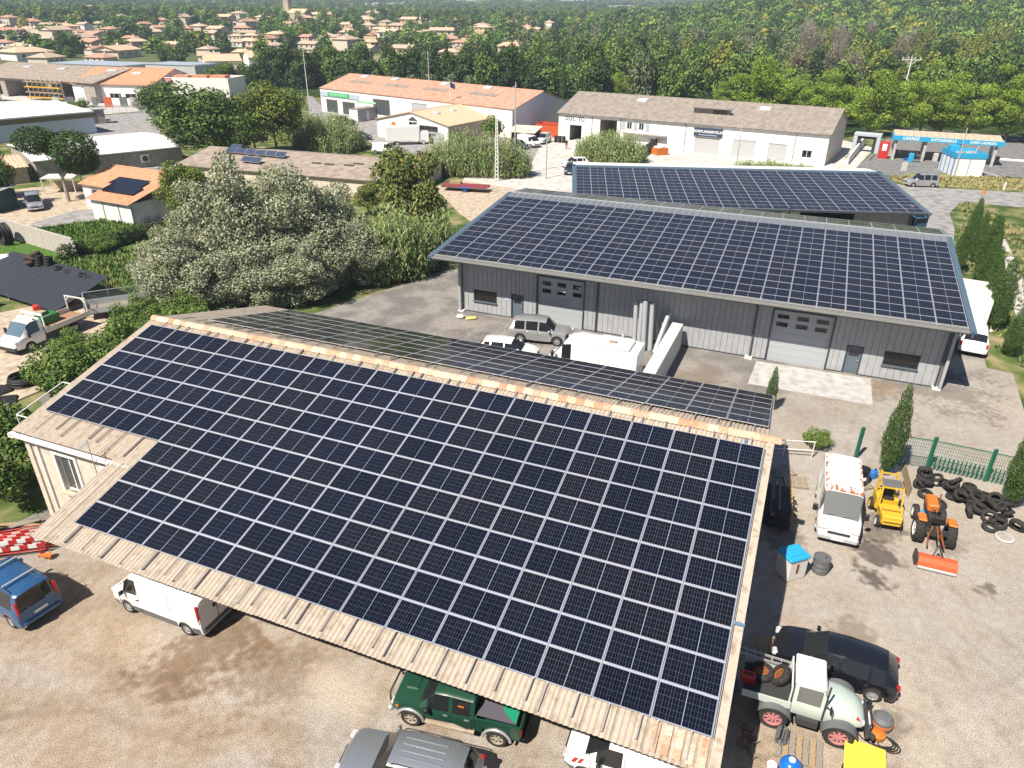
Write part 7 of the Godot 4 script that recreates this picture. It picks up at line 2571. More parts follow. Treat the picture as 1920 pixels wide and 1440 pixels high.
func make_yard_things() -> void:
	var r := RandomNumberGenerator.new()
	r.seed = 42

	var ty := [tyre_mesh(0.33, 0.20, 0.19), tyre_mesh(0.31, 0.18, 0.19), tyre_mesh(0.37, 0.24, 0.21), tyre_mesh(0.29, 0.17, 0.17)]
	var A := Vector3(21.7, 0, -32.1)
	var B := Vector3(24.9, 0, -28.9)
	var along := (B - A).normalized()
	var out := Vector3(-along.z, 0, along.x) * -1.0
	if out.z < 0: out = -out
	for i in 34:
		var f := r.randf()
		var w := r.randf_range(-0.1, 1.7)
		var p := A.lerp(B, f) + out * w
		var layer := i % 3
		if layer == 2: p = A.lerp(B, f) + out * r.randf_range(0.2, 0.9)
		var tl := Vector3(r.randf_range(-0.35, 0.35), r.randf() * TAU, r.randf_range(-0.35, 0.35))
		if r.randf() < 0.35: tl.x = r.randf_range(0.7, 1.3)
		var y := 0.13 + layer * 0.24 + (0.16 if absf(tl.x) > 0.6 else 0.0)
		lay_tyre(ty[r.randi() % 4], p + Vector3(0, y, 0), tl, "worn black tyre in the heap against the green fence", "heap of tyres at the green fence")
	for k in 3:
		for j in 4:
			var base: Vector3 = [Vector3(21.6, 0, -31.2), Vector3(23.3, 0, -30.2), Vector3(24.0, 0, -29.2)][k]
			lay_tyre(ty[(j + k) % 4], base + Vector3(0.05 * (j % 2), 0.11 + j * 0.2, 0.03 * j), Vector3(0.03 * j, j, 0.04), "worn black tyre in the heap against the green fence", "heap of tyres at the green fence")
	for q in [[24.9, -27.6, 1.35, 0.6], [24.3, -27.5, 1.2, 2.2], [23.1, -27.6, 0.25, 0.0], [25.6, -28.0, 0.15, 0.0], [22.6, -28.6, 1.25, 1.2], [21.6, -29.4, 0.3, 1.0], [21.3, -30.2, 0.2, 0.0]]:
		lay_tyre(ty[2], Vector3(q[0], 0.33 if q[2] > 0.6 else 0.14, q[1]), Vector3(q[2], q[3], 0), "large loose tyre at the front of the heap", "loose tyres in front of the heap")
	var wr := thing("tyre_ring", "pale grey ring lying flat at the foot of the tyre heap", "ring", Vector3(23.4, 0.07, -26.9))
	put("ring", tyre_mesh(0.42, 0.10, 0.30), wr).set_surface_override_material(0, M.concrete)

	var P := [Vector3(19.2, 0, -33.7), Vector3(21.2, 0, -33.2), Vector3(22.7, 0, -32.75), Vector3(25.2, 0, -31.6), Vector3(27.2, 0, -30.6)]
	var t := thing("green_fence", "green metal fence with mesh panels and slatted infill behind the tyres", "fence", Vector3(0, 0, 0))
	for i in P.size():
		var b := MB.new()
		b.box(P[i] + Vector3(0, 1.0, 0), Vector3(0.20, 2.0, 0.12), Basis(Vector3.UP, 0.35))
		obj("post", b, M.green_fence, t)
		if i == P.size() - 1 or i == 0: continue
		var d: Vector3 = P[i + 1] - P[i]
		b = MB.new()
		var n := int(d.length() / 0.11)
		for k in n: b.bar(P[i] + d * (k + 0.5) / n + Vector3(0, 0.05, 0), P[i] + d * (k + 0.5) / n + Vector3(0, 1.75, 0), 0.012, 0.012)
		for k in 9: b.bar(P[i] + Vector3(0, 0.1 + k * 0.2, 0), P[i + 1] + Vector3(0, 0.1 + k * 0.2, 0), 0.012, 0.012)
		b.bar(P[i] + Vector3(0, 1.78, 0), P[i + 1] + Vector3(0, 1.78, 0), 0.04, 0.04)
		obj("mesh_panel", b, M.green_fence, t)
		if i >= 2:
			for k in int(d.length() / 0.2):
				b = MB.new()
				b.box(P[i] + d * (k + 0.5) * 0.2 / d.length() + Vector3(0, 0.45, 0), Vector3(0.10, 0.85, 0.03), Basis(Vector3.UP, 0.42))
				obj("slat", b, M.green_fence, t)
	t = thing("pipe_barrier", "white pipe barrier between the workshop corner and the rusty van", "barrier", Vector3(13.6, 0, -34.0), deg_to_rad(-6))
	var b := MB.new()
	for y in [0.5, 1.05]: b.tube([Vector3(0, y, 0), Vector3(3.2, y, 0)], 0.035, 8)
	for x in [0.05, 1.6, 3.15]: b.tube([Vector3(x, 0, 0), Vector3(x, 1.05, 0)], 0.035, 8)
	obj("pipe", b, M.white_dirty, t)
	for q in [[14.6, -32.2, 0.3, "wooden pallet frame leaning beside the rusty van"], [15.0, -31.2, -0.2, "pale pallet lying behind the dark telescopic machine"]]:
		t = thing("pallet", q[3], "pallet", Vector3(q[0], 0, q[1]), q[2])
		pallet(t, 1.2, 1.0)

	t = thing("black_drum", "black drum with a small white label on a pallet beside the yellow loader", "drum", Vector3(18.35, 0.15, -31.1))
	barrel(t, 0.31, 0.92, M.black_gloss)
	b = MB.new()
	b.box(Vector3(-0.05, 0.45, 0.316), Vector3(0.2, 0.18, 0.02))
	obj("label", b, M.white, t)
	t = thing("pallet", "small pallet under the black drum", "pallet", Vector3(18.35, 0, -31.05), 0.3)
	pallet(t, 1.0, 0.9)
	t = thing("grey_drum", "dark grey drum with ribbed sides next to the recycling bin", "drum", Vector3(13.75, 0, -24.55))
	barrel(t, 0.36, 0.80, mat("drum_grey", S(0.11, 0.115, 0.12), 0.5))
	for q in [[12.35, -24.35, 0.35, true, "white recycling bin with bright blue lid beside the grey drum"], [12.8, -31.4, 0.1, false, "blue container standing in the workshop's shade"]]:
		t = thing("recycling_bin", q[4], "bin", Vector3(q[0], 0, q[1]), q[2])
		b = MB.new()
		b.bbox(Vector3(0, 0.55, 0), Vector3(1.0, 1.1, 0.85), 0.05)
		obj("tub", b, M.white_dirty if q[3] else M.blue, t)
		b = MB.new()
		b.bbox(Vector3(0, 1.16, 0), Vector3(1.1, 0.16, 0.95), 0.05)
		b.bbox(Vector3(0, 1.26, -0.05), Vector3(0.7, 0.10, 0.6), 0.04)
		obj("lid", b, M.blue_light, t)
		if q[3]:
			b = MB.new()
			b.box(Vector3(-0.05, 0.65, 0.43), Vector3(0.12, 0.5, 0.02))
			obj("rust_stain", b, M.rust, t)
	for q in [[20.3, -32.2, M.blue, "blue plastic jerrycan in the tyre heap behind the yellow loader"], [19.3, -31.8, M.blue, "blue plastic jerrycan beside the black drum"], [20.2, -28.3, M.blue_light, "pale blue can beside the orange tractor"]]:
		t = thing("jerrycan", q[3], "can", Vector3(q[0], 0, q[1]), 0.4)
		b = MB.new()
		b.bbox(Vector3(0, 0.24, 0), Vector3(0.42, 0.48, 0.30), 0.06)
		obj("body", b, q[2], t)
		b = MB.new()
		b.tube([Vector3(0.12, 0.47, 0), Vector3(0.12, 0.55, 0)], 0.05, 8)
		obj("cap", b, M.black, t)
	t = thing("cardboard_sheet", "brown cardboard sheet leaning behind the yellow loader", "cardboard", Vector3(20.4, 0, -30.6), 0.9)
	b = MB.new()
	b.box(Vector3(0, 0.7, 0), Vector3(0.9, 1.4, 0.03), Basis(Vector3.RIGHT, -0.45))
	obj("sheet", b, M.wood, t)

	t = thing("drilling_rig", "narrow dark machine with yellow and black hazard stripes along the workshop's side", "machine", Vector3(13.1, 0, -28.6), deg_to_rad(72))
	b = MB.new()
	b.bbox(Vector3(0, 0.55, 0), Vector3(3.2, 0.35, 1.2), 0.05)
	b.bbox(Vector3(-1.1, 1.0, 0.1), Vector3(0.9, 0.8, 0.9), 0.08)
	obj("chassis", b, M.black, t)
	b = MB.new()
	b.bar(Vector3(-1.6, 1.1, -0.3), Vector3(1.9, 1.35, -0.3), 0.18, 0.20)
	b.bar(Vector3(-1.6, 1.45, -0.05), Vector3(1.7, 1.55, -0.05), 0.10, 0.10)
	obj("boom", b, M.plastic_grey, t)
	for i in 8:
		b = MB.new()
		b.box(Vector3(-1.3 + i * 0.36, 0.80, 0.63), Vector3(0.16, 0.24, 0.03), Basis(Vector3(0, 0, 1), 0.5))
		obj("hazard_stripe", b, M.yellow, t)
	for i in 4:
		b = MB.new()
		b.bar(Vector3(-1.0 + i * 0.6, 0.7, 0.5), Vector3(-0.8 + i * 0.6, 0.25, 0.95), 0.09, 0.09)
		obj("outrigger", b, M.plastic_dark, t)
	for s in [1, -1]:
		for x in [-0.9, 0.9]: wheel(t, Vector3(x, 0.34, s * 0.5), 0.34, 0.2, M.plastic_grey, s)

	t = thing("pallet", "weathered pallet carrying a coil of chain near the blue buoy", "pallet", Vector3(9.75, 0, -15.75), deg_to_rad(-22))
	pallet(t, 1.5, 1.1)
	t = thing("chain_coil", "grey heap of chain standing on the weathered pallet", "chain", Vector3(9.25, 0.15, -16.1), deg_to_rad(-30))
	for k in 7:
		b = MB.new()
		for i in 9:
			var a := TAU * i / 9.0
			b.box(Vector3(cos(a) * 0.16, 0.18 + sin(a) * 0.16, -0.24 + k * 0.08), Vector3(0.07, 0.05, 0.05), Basis(Vector3(0, 0, 1), a))
		obj("link_row", b, M.plastic_grey, t)
	t = thing("blue_buoy", "shiny blue ball shaped buoy beside the pallet", "buoy", Vector3(9.15, 0, -14.95))
	b = MB.new()
	var pr := []
	for i in 13: pr.append(Vector2(sin(PI * i / 12.0) * 0.36, 0.34 - cos(PI * i / 12.0) * 0.34))
	b.lathe(pr, 20)
	b.smooth(60)
	obj("ball", b, paint("paint_buoy", S(0.01, 0.14, 0.52), 0.2), t)
	b = MB.new()
	b.lathe([Vector2(0.0, 0.66), Vector2(0.11, 0.67), Vector2(0.10, 0.70), Vector2(0.0, 0.71)], 12)
	obj("cap", b, M.white, t)
	t = thing("white_bucket", "small white bucket beside the blue buoy", "bucket", Vector3(8.6, 0, -15.05))
	b = MB.new()
	b.lathe([Vector2(0.0, 0.0), Vector2(0.13, 0.0), Vector2(0.16, 0.30), Vector2(0.14, 0.30), Vector2(0.12, 0.05), Vector2(0.0, 0.05)], 14)
	obj("pail", b, M.white, t)
	t = thing("yellow_board", "flat yellow metal board resting on dark bearers", "board", Vector3(11.45, 0, -14.75), deg_to_rad(-24))
	b = MB.new()
	b.bbox(Vector3(0, 0.42, 0), Vector3(1.25, 0.05, 2.2), 0.015)
	obj("plate", b, M.yellow_board, t)
	b = MB.new()
	for z in [-0.95, 0.0, 0.95]: b.box(Vector3(0, 0.20, z), Vector3(1.3, 0.38, 0.10))
	obj("bearer", b, M.dark, t)
	t = thing("pump", "grey and orange wheeled pump with a tangle of black hoses", "pump", Vector3(12.8, 0, -16.3), deg_to_rad(-30))
	b = MB.new()
	b.lathe([Vector2(0.0, 0.0), Vector2(0.30, 0.0), Vector2(0.34, 0.10), Vector2(0.34, 0.40), Vector2(0.24, 0.52), Vector2(0.0, 0.55)], 18, Basis(), Vector3(-0.1, 0.12, -0.35))
	obj("motor", b, M.plastic_grey, t)
	b = MB.new()
	b.lathe([Vector2(0.345, 0.0), Vector2(0.36, 0.0), Vector2(0.36, 0.07), Vector2(0.345, 0.07)], 18, Basis(), Vector3(-0.1, 0.34, -0.35))
	b.lathe([Vector2(0.0, 0.0), Vector2(0.22, 0.02), Vector2(0.24, 0.18), Vector2(0.10, 0.24), Vector2(0.0, 0.24)], 14, Basis(), Vector3(-0.15, 0.1, 0.15))
	obj("casing", b, M.orange, t)
	for k in 4:
		b = MB.new()
		var pts := []
		for i in 17:
			var a := TAU * i / 16.0 * 1.2 + k
			pts.append(Vector3(0.35 * cos(a) * (1 + 0.2 * k) + 0.25 - 0.15 * k, 0.04 + 0.03 * k + 0.03 * sin(a * 2), 0.30 * sin(a) + 0.25))
		b.tube(pts, 0.022, 6)
		obj("hose", b, M.black, t)
	t = thing("concrete_base", "pale concrete base block behind the wheeled pump", "block", Vector3(12.4, 0, -16.95), 0.3)
	b = MB.new()
	b.bbox(Vector3(0, 0.10, 0), Vector3(0.7, 0.2, 0.6), 0.04)
	obj("block", b, M.concrete_white, t)
	t = thing("plank_stack", "short stack of pale planks standing beside the black hatchback", "planks", Vector3(9.55, 0, -19.7), deg_to_rad(10))
	for i in 5:
		b = MB.new()
		b.box(Vector3(i * 0.2, 0.55 - 0.04 * i, 0.03 * i), Vector3(0.18, 0.10, 0.9), Basis(Vector3.RIGHT, 0.6))
		obj("plank", b, M.wood, t)
	t = thing("scrap_heap", "small heap of bent metal strips beside the mint truck's rear wheel", "scrap", Vector3(8.0, 0, -16.0))
	for i in 14:
		b = MB.new()
		var p0 := Vector3(r.randf_range(-0.4, 0.4), 0.03, r.randf_range(-0.8, 0.8))
		b.tube([p0, p0 + Vector3(r.randf_range(-0.3, 0.3), r.randf_range(0.1, 0.35), r.randf_range(-0.3, 0.3)), p0 + Vector3(r.randf_range(-0.5, 0.5), 0.05, r.randf_range(-0.5, 0.5))], 0.02, 5)
		obj("strip", b, M.rust if i % 2 else M.wood_grey, t)
	t = thing("blue_trough", "dark blue plastic tub in the workshop's shadow behind the mint truck", "tub", Vector3(7.9, 0, -18.2), 0.4)
	b = MB.new()
	b.lathe([Vector2(0.0, 0.0), Vector2(0.30, 0.0), Vector2(0.42, 0.45), Vector2(0.38, 0.45), Vector2(0.26, 0.05), Vector2(0.0, 0.05)], 8)
	obj("tub", b, M.blue, t)
	t = thing("loose_tyre", "round tyre lying in the workshop's shadow", "tyre", Vector3(9.6, 0, -22.2))
	put("tyre", tyre_mesh(0.30, 0.18, 0.18), t).position.y = 0.09
	t = thing("wheelbarrow_frame", "steel frame trestle under the workshop's right corner", "trestle", Vector3(8.1, 0, -13.9), 0.3)
	b = MB.new()
	for i in 5: b.bar(Vector3(-0.3 + 0.15 * i, 0.05, -0.4), Vector3(-0.2 + 0.15 * i, 0.7, 0.3), 0.03, 0.03)
	b.bar(Vector3(-0.4, 0.7, 0.3), Vector3(0.5, 0.7, 0.3), 0.04, 0.04)
	obj("frame", b, M.silver, t)

	t = thing("concrete_block_wall", "thick white concrete partition wall at right angles to the warehouse", "wall", Vector3(0, 0, 0))
	var a0 := Vector3(12.0, 0, -48.3)
	var a1 := Vector3(7.9, 0, -38.6)
	for i in 5:
		b = MB.new()
		var c := a0.lerp(a1, (i + 0.5) / 5.0)
		var dir := (a1 - a0).normalized()
		for j in 2: b.bbox(c + Vector3(0, 0.62 + j * 1.0 - 0.12, 0), Vector3(0.80, 0.985, a0.distance_to(a1) / 5.0 - 0.02), 0.03, Basis(dir.cross(Vector3.UP).normalized() * -1.0, Vector3.UP, dir))
		obj("block", b, M.concrete_white, t)
	for i in 7:
		t = thing("spiral_duct", ["galvanised spiral duct leaning upright against the grey warehouse wall", "galvanised spiral duct leaning slanted behind the white concrete partition"][0 if i < 5 else 1], "duct", Vector3(9.0 + i * 0.26, 0, -48.7 + (i % 3) * 0.30 + i * 0.10), 0.0, "spiral ducts beside the partition wall")
		b = MB.new()
		var rr := 0.17
		var top := Vector3(0.1 * (i % 2), 3.3 + 0.15 * (i % 3), -0.5)
		if i >= 5: top = Vector3(1.1, 2.6, -1.2)
		b.tube([Vector3(0, 0.02, 0.25), top], rr, 12)
		for k in 14:
			var c := Vector3(0, 0.02, 0.25).lerp(top, (k + 0.5) / 14.0)
			var d := (top - Vector3(0, 0.02, 0.25)).normalized() * 0.012
			b.tube([c - d, c + d], rr + 0.012, 12, -1.0, false)
		obj("tube", b, M.galva, t)
		b = MB.new()
		b.tube([top - Vector3(0, 0.01, 0), top + (top - Vector3(0, 0.02, 0.25)).normalized() * 0.02], rr * 0.9, 12)
		obj("mouth", b, M.galva, t)
	t = thing("gas_bottle", "slim grey gas bottle beside the white lorry", "bottle", Vector3(8.0, 0, -47.7))
	b = MB.new()
	b.lathe([Vector2(0.0, 0.0), Vector2(0.12, 0.0), Vector2(0.12, 1.2), Vector2(0.06, 1.4), Vector2(0.04, 1.55), Vector2(0.0, 1.55)], 12)
	obj("cylinder", b, M.metal_door, t)
	t = thing("cable_drum", "round wooden cable drum end beside the white lorry", "drum", Vector3(8.6, 0, -46.6), 1.0)
	b = MB.new()
	b.lathe([Vector2(0.0, -0.05), Vector2(0.55, -0.05), Vector2(0.55, 0.05), Vector2(0.0, 0.05)], 18, Basis(Vector3.RIGHT, PI / 2), Vector3(0, 0.55, 0))
	obj("disc", b, M.wood, t)
	t = thing("duct_scrap", "heap of crumpled galvanised duct pieces between lorry and partition", "scrap", Vector3(8.2, 0, -44.0))
	for i in 12:
		b = MB.new()
		b.tube([Vector3(r.randf_range(-0.5, 0.5), 0.2 + 0.1 * (i % 4), r.randf_range(-2.0, 2.0)), Vector3(r.randf_range(-0.5, 0.5), 0.35 + 0.1 * (i % 4), r.randf_range(-2.0, 2.0))], 0.13, 8)
		obj("piece", b, M.galva, t)
	t = thing("white_sack", "crumpled white sack at the warehouse's left corner", "sack", Vector3(-4.2, 0, -53.6))
	b = MB.new()
	b.bbox(Vector3(0, 0.18, 0), Vector3(0.6, 0.35, 0.45), 0.14)
	obj("sack", b, M.white, t)
	t = thing("yellow_sack", "yellowish sack lying beside the white sack", "sack", Vector3(-3.3, 0, -53.4), 0.3)
	b = MB.new()
	b.bbox(Vector3(0, 0.12, 0), Vector3(0.9, 0.24, 0.4), 0.1)
	obj("sack", b, mat("sack_yellow", S(0.55, 0.45, 0.16), 0.8), t)

	for i in 4:
		t = thing("site_barrier", "red and white striped metal site barrier stacked beside the blue minivan", "barrier", Vector3(-22.3 + 0.05 * i, 0, -24.9 - i * 0.22), deg_to_rad(14 + i * 2), "striped barriers by the hedge")
		b = MB.new()
		b.tube([Vector3(-1.4, 0.25, 0), Vector3(-1.4, 1.1, 0), Vector3(1.35, 1.1, 0), Vector3(1.35, 0.25, 0), Vector3(-1.4, 0.25, 0)], 0.028, 6)
		for x in [-1.1, 1.1]: b.bar(Vector3(x, 0.02, -0.3), Vector3(x, 0.02, 0.3), 0.05, 0.03)
		for x in [-1.1, 1.1]: b.bar(Vector3(x, 0.02, 0), Vector3(x, 0.3, 0), 0.04, 0.04)
		obj("frame", b, M.red, t)
		for k in 2:
			for j in 8:
				b = MB.new()
				b.box(Vector3(-1.2 + j * 0.345, 0.48 + k * 0.36, 0), Vector3(0.34, 0.20, 0.025))
				obj("stripe", b, M.red if (j + k) % 2 else M.white, t)
	t = thing("orange_cone", "orange plastic cone lying by the striped barriers", "cone", Vector3(-20.6, 0, -24.9), 0.5)
	b = MB.new()
	b.lathe([Vector2(0.2, 0.0), Vector2(0.2, 0.04), Vector2(0.14, 0.05), Vector2(0.03, 0.5), Vector2(0.0, 0.5)], 12, Basis(Vector3(0, 0, 1), 1.2), Vector3(0, 0.14, 0))
	obj("cone", b, M.orange, t)
	for q in [[-21.3, -26.2, 0.45, "wide black rubber tub behind the striped barriers"], [-23.4, -26.0, 0.4, "black rubber tub lying among scrap wood at the hedge"]]:
		t = thing("rubber_tub", q[3], "tub", Vector3(q[0], 0, q[1]))
		b = MB.new()
		b.lathe([Vector2(0.0, 0.0), Vector2(q[2] * 0.8, 0.0), Vector2(q[2], 0.5), Vector2(q[2] * 0.94, 0.5), Vector2(q[2] * 0.75, 0.06), Vector2(0.0, 0.06)], 16)
		obj("tub", b, M.black, t)
	t = thing("scrap_wood", "loose weathered boards and scrap along the hedge foot", "scrap", Vector3(-24.2, 0, -26.6), 0.2)
	for i in 12:
		b = MB.new()
		b.box(Vector3(r.randf_range(-1.6, 1.6), 0.05 + 0.05 * (i % 4), r.randf_range(-0.6, 0.6)), Vector3(r.randf_range(0.8, 2.2), 0.05, 0.16), Basis(Vector3.UP, r.randf_range(-0.5, 0.5)))
		obj("board", b, [M.wood_grey, M.wood, M.rust][i % 3], t)

	t = thing("block_wall", "pale unrendered concrete block wall beside the lawn", "wall", Vector3(0, 0, 0))
	var w0 := Vector3(-56.5, 0, -76.6)
	var w1 := Vector3(-42.8, 0, -68.0)
	var wl := w0.distance_to(w1)
	var wd := (w1 - w0) / wl
	var wb := Basis(wd, Vector3.UP, wd.cross(Vector3.UP))
	for j in 9:
		for i in 28:
			b = MB.new()
			var off := 0.25 if j % 2 else 0.0
			b.box(w0 + wd * (0.29 + i * 0.575 + off) + Vector3(0, 0.11 + j * 0.225, 0), Vector3(0.565, 0.215, 0.20 + 0.01 * ((i * 7 + j * 3) % 3)), wb)
			obj("block", b, M.block, t)
	t = thing("hose_coil", "big upright coil of black pipe against the block wall", "pipe coil", Vector3(-52.6, 0, -72.4), deg_to_rad(-34))
	coil(t, 1.1, 7, 0.075, M.black, true)
	t = thing("hose_coil", "second coil of black and red pipe leaning by the block wall", "pipe coil", Vector3(-54.4, 0, -73.4), deg_to_rad(-30))
	coil(t, 1.0, 5, 0.075, M.black, true)
	t = thing("pipe_coil", "black pipe coil lying in the shrubs beside the dirt yard", "pipe coil", Vector3(-31.9, 0, -41.6))
	coil(t, 0.9, 6, 0.07, M.black)
	t = thing("dark_tarpaulin", "wide dark blue ribbed tarpaulin sheet on a low frame", "tarpaulin", Vector3(-41.2, 0, -58.6), deg_to_rad(-29))
	for i in 14:
		b = MB.new()
		b.box(Vector3(-6.5 + i * 1.0, 1.15, 0), Vector3(0.98, 0.05, 5.2), Basis(Vector3.RIGHT, 0.28) * Basis(Vector3(0, 0, 1), 0.03 * (1 if i % 2 else -1)))
		obj("sheet", b, M.tarp_dark, t)
	b = MB.new()
	for x in [-6.5, 0.0, 6.5]:
		b.bar(Vector3(x, 0, -2.3), Vector3(x, 1.75, -2.3), 0.1, 0.1)
		b.bar(Vector3(x, 0, 2.3), Vector3(x, 0.5, 2.3), 0.1, 0.1)
	obj("frame", b, M.galva, t)
	t = thing("white_marquee", "white walled shelter with dark green edge at the picture border", "shelter", Vector3(-47.5, 0, -52.0), deg_to_rad(-18))
	b = MB.new()
	b.box(Vector3(0, 1.6, 0), Vector3(6.0, 3.2, 6.0))
	obj("wall", b, M.white, t)
	b = MB.new()
	b.box(Vector3(3.05, 1.6, 0), Vector3(0.12, 3.3, 6.1))
	obj("green_edge", b, mat("edge_green", S(0.02, 0.08, 0.06), 0.6), t)
	for q in [[-41.8, -60.9, 4, 0.45], [-40.9, -60.7, 4, 0.45], [-39.6, -59.8, 2, 0.40], [-38.4, -59.2, 2, 0.38], [-37.6, -58.8, 1, 0.38], [-36.7, -58.2, 3, 0.40], [-36.1, -57.9, 3, 0.40]]:
		for k in q[2]:
			lay_tyre(ty[2], Vector3(q[0] + 0.04 * k, 1.75 - 0.10 * (q[0] + 41.8) + k * 0.25, q[1]), Vector3(0.03 * k, k, 0.02), "dark tyre stacked along the tarpaulin's upper edge", "tyres weighing down the tarpaulin")
	t = thing("net_bundle", "brown bundle of netting heaped on the tarpaulin edge", "bundle", Vector3(-42.4, 1.6, -61.2))
	for i in 9:
		b = MB.new()
		b.lathe([Vector2(0.0, 0.0), Vector2(0.42, 0.05), Vector2(0.46, 0.22), Vector2(0.36, 0.34), Vector2(0.0, 0.36)], 10, Basis.from_euler(Vector3(r.randf_range(-0.4, 0.4), 0, r.randf_range(-0.4, 0.4))), Vector3(r.randf_range(-0.7, 0.7), r.randf_range(0.0, 0.9), r.randf_range(-0.3, 0.3)))
		obj("roll", b, mat("net_brown", S(0.055, 0.035, 0.028), 0.9), t)
	for q in [[-46.6, -63.6, 1.5, "large crumpled white sack on the meadow edge"], [-45.2, -62.9, 1.1, "smaller white sack beside the large one"]]:
		t = thing("white_bag", q[3], "sack", Vector3(q[0], 0.2, q[1]), 0.4)
		b = MB.new()
		b.bbox(Vector3(0, 0.5 * q[2], 0), Vector3(1.7 * q[2], 1.0 * q[2], 1.3 * q[2]), 0.42 * q[2] * 0.9)
		b.smooth(70)
		obj("bag", b, M.white, t)
	t = thing("red_bundle", "red plastic bundle beside the white sacks", "bundle", Vector3(-48.2, 0.2, -64.6))
	b = MB.new()
	b.bbox(Vector3(0, 0.4, 0), Vector3(1.4, 0.8, 1.0), 0.25)
	obj("bundle", b, M.red, t)
	for q in [[-38.6, -54.4, "red plastic container in front of the tarpaulin"], [-37.0, -55.6, "small red can in front of the tarpaulin"]]:
		t = thing("red_container", q[2], "container", Vector3(q[0], 0, q[1]), 0.6)
		b = MB.new()
		b.bbox(Vector3(0, 0.25, 0), Vector3(0.7, 0.5, 0.5), 0.1)
		obj("body", b, M.red, t)
	t = thing("black_sheeting", "crumpled black plastic sheeting beside the shrubs at the dirt yard", "sheeting", Vector3(-33.0, 0, -39.4), 0.4)
	for i in 9:
		b = MB.new()
		b.bbox(Vector3(r.randf_range(-1.2, 1.2), 0.12, r.randf_range(-1.4, 1.4)), Vector3(1.3, 0.22, 0.9), 0.09, Basis.from_euler(Vector3(r.randf_range(-0.2, 0.2), r.randf() * 3, r.randf_range(-0.2, 0.2))))
		obj("fold", b, M.black, t)

	t = thing("green_hut", "dark green hut with pale corrugated roof in the tree's shade", "hut", Vector3(-63.2, 0, -86.4), deg_to_rad(-20))
	b = MB.new()
	b.box(Vector3(0, 1.2, 0), Vector3(4.6, 2.4, 4.0))
	obj("wall", b, mat("hut_green", S(0.03, 0.06, 0.055), 0.8), t)
	obj("roof", wave_sheet(Transform3D(Basis(Vector3.RIGHT, 0.12), Vector3(0, 2.5, 0)), -2.5, 2.5, -2.3, 2.3, 0.3, 0.03, 4, 0.03), M.galva, t)
	t = thing("carport", "low carport with white roof edge beside the grey wall", "carport", Vector3(-60.0, 0, -96.6), deg_to_rad(10))
	b = MB.new()
	b.box(Vector3(0, 2.0, 0), Vector3(4.0, 0.14, 3.0))
	for x in [-1.9, 1.9]:
		for z in [-1.4, 1.4]: b.box(Vector3(x, 1.0, z), Vector3(0.12, 2.0, 0.12))
	obj("frame", b, M.white_dirty, t)
	t = thing("garden_wall", "low beige garden wall behind the trimmed tree", "wall", Vector3(-62.0, 0, -97.6), deg_to_rad(-4))
	for i in 6:
		b = MB.new()
		b.box(Vector3(1.2 + i * 2.0, 0.6, 0), Vector3(1.98, 1.2, 0.2))
		obj("panel", b, M.render_tan, t)
	t = thing("black_bicycle", "black bicycle leaning by the white garage wall", "bicycle", Vector3(-41.6, 0, -80.6), deg_to_rad(-18))
	for x in [-0.5, 0.5]:
		b = MB.new()
		var ring := []
		for k in 17: ring.append(Vector3(x + 0.34 * cos(TAU * k / 16.0), 0.35 + 0.34 * sin(TAU * k / 16.0), 0))
		b.tube(ring, 0.02, 5, -1.0, false)
		obj("wheel", b, M.black, t)
	b = MB.new()
	for e in [[Vector3(-0.5, 0.35, 0), Vector3(-0.1, 0.85, 0)], [Vector3(-0.1, 0.85, 0), Vector3(0.38, 0.85, 0)], [Vector3(0.38, 0.85, 0), Vector3(0.0, 0.32, 0)], [Vector3(0.0, 0.32, 0), Vector3(-0.1, 0.95, 0)], [Vector3(0.38, 0.95, 0), Vector3(0.5, 0.35, 0)], [Vector3(0.38, 0.98, -0.25), Vector3(0.38, 0.98, 0.25)]]: b.bar(e[0], e[1], 0.035, 0.035)
	obj("frame", b, M.black, t)
	b = MB.new()
	b.bbox(Vector3(-0.12, 0.99, 0), Vector3(0.24, 0.06, 0.12), 0.02)
	obj("saddle", b, M.black, t)
	person()

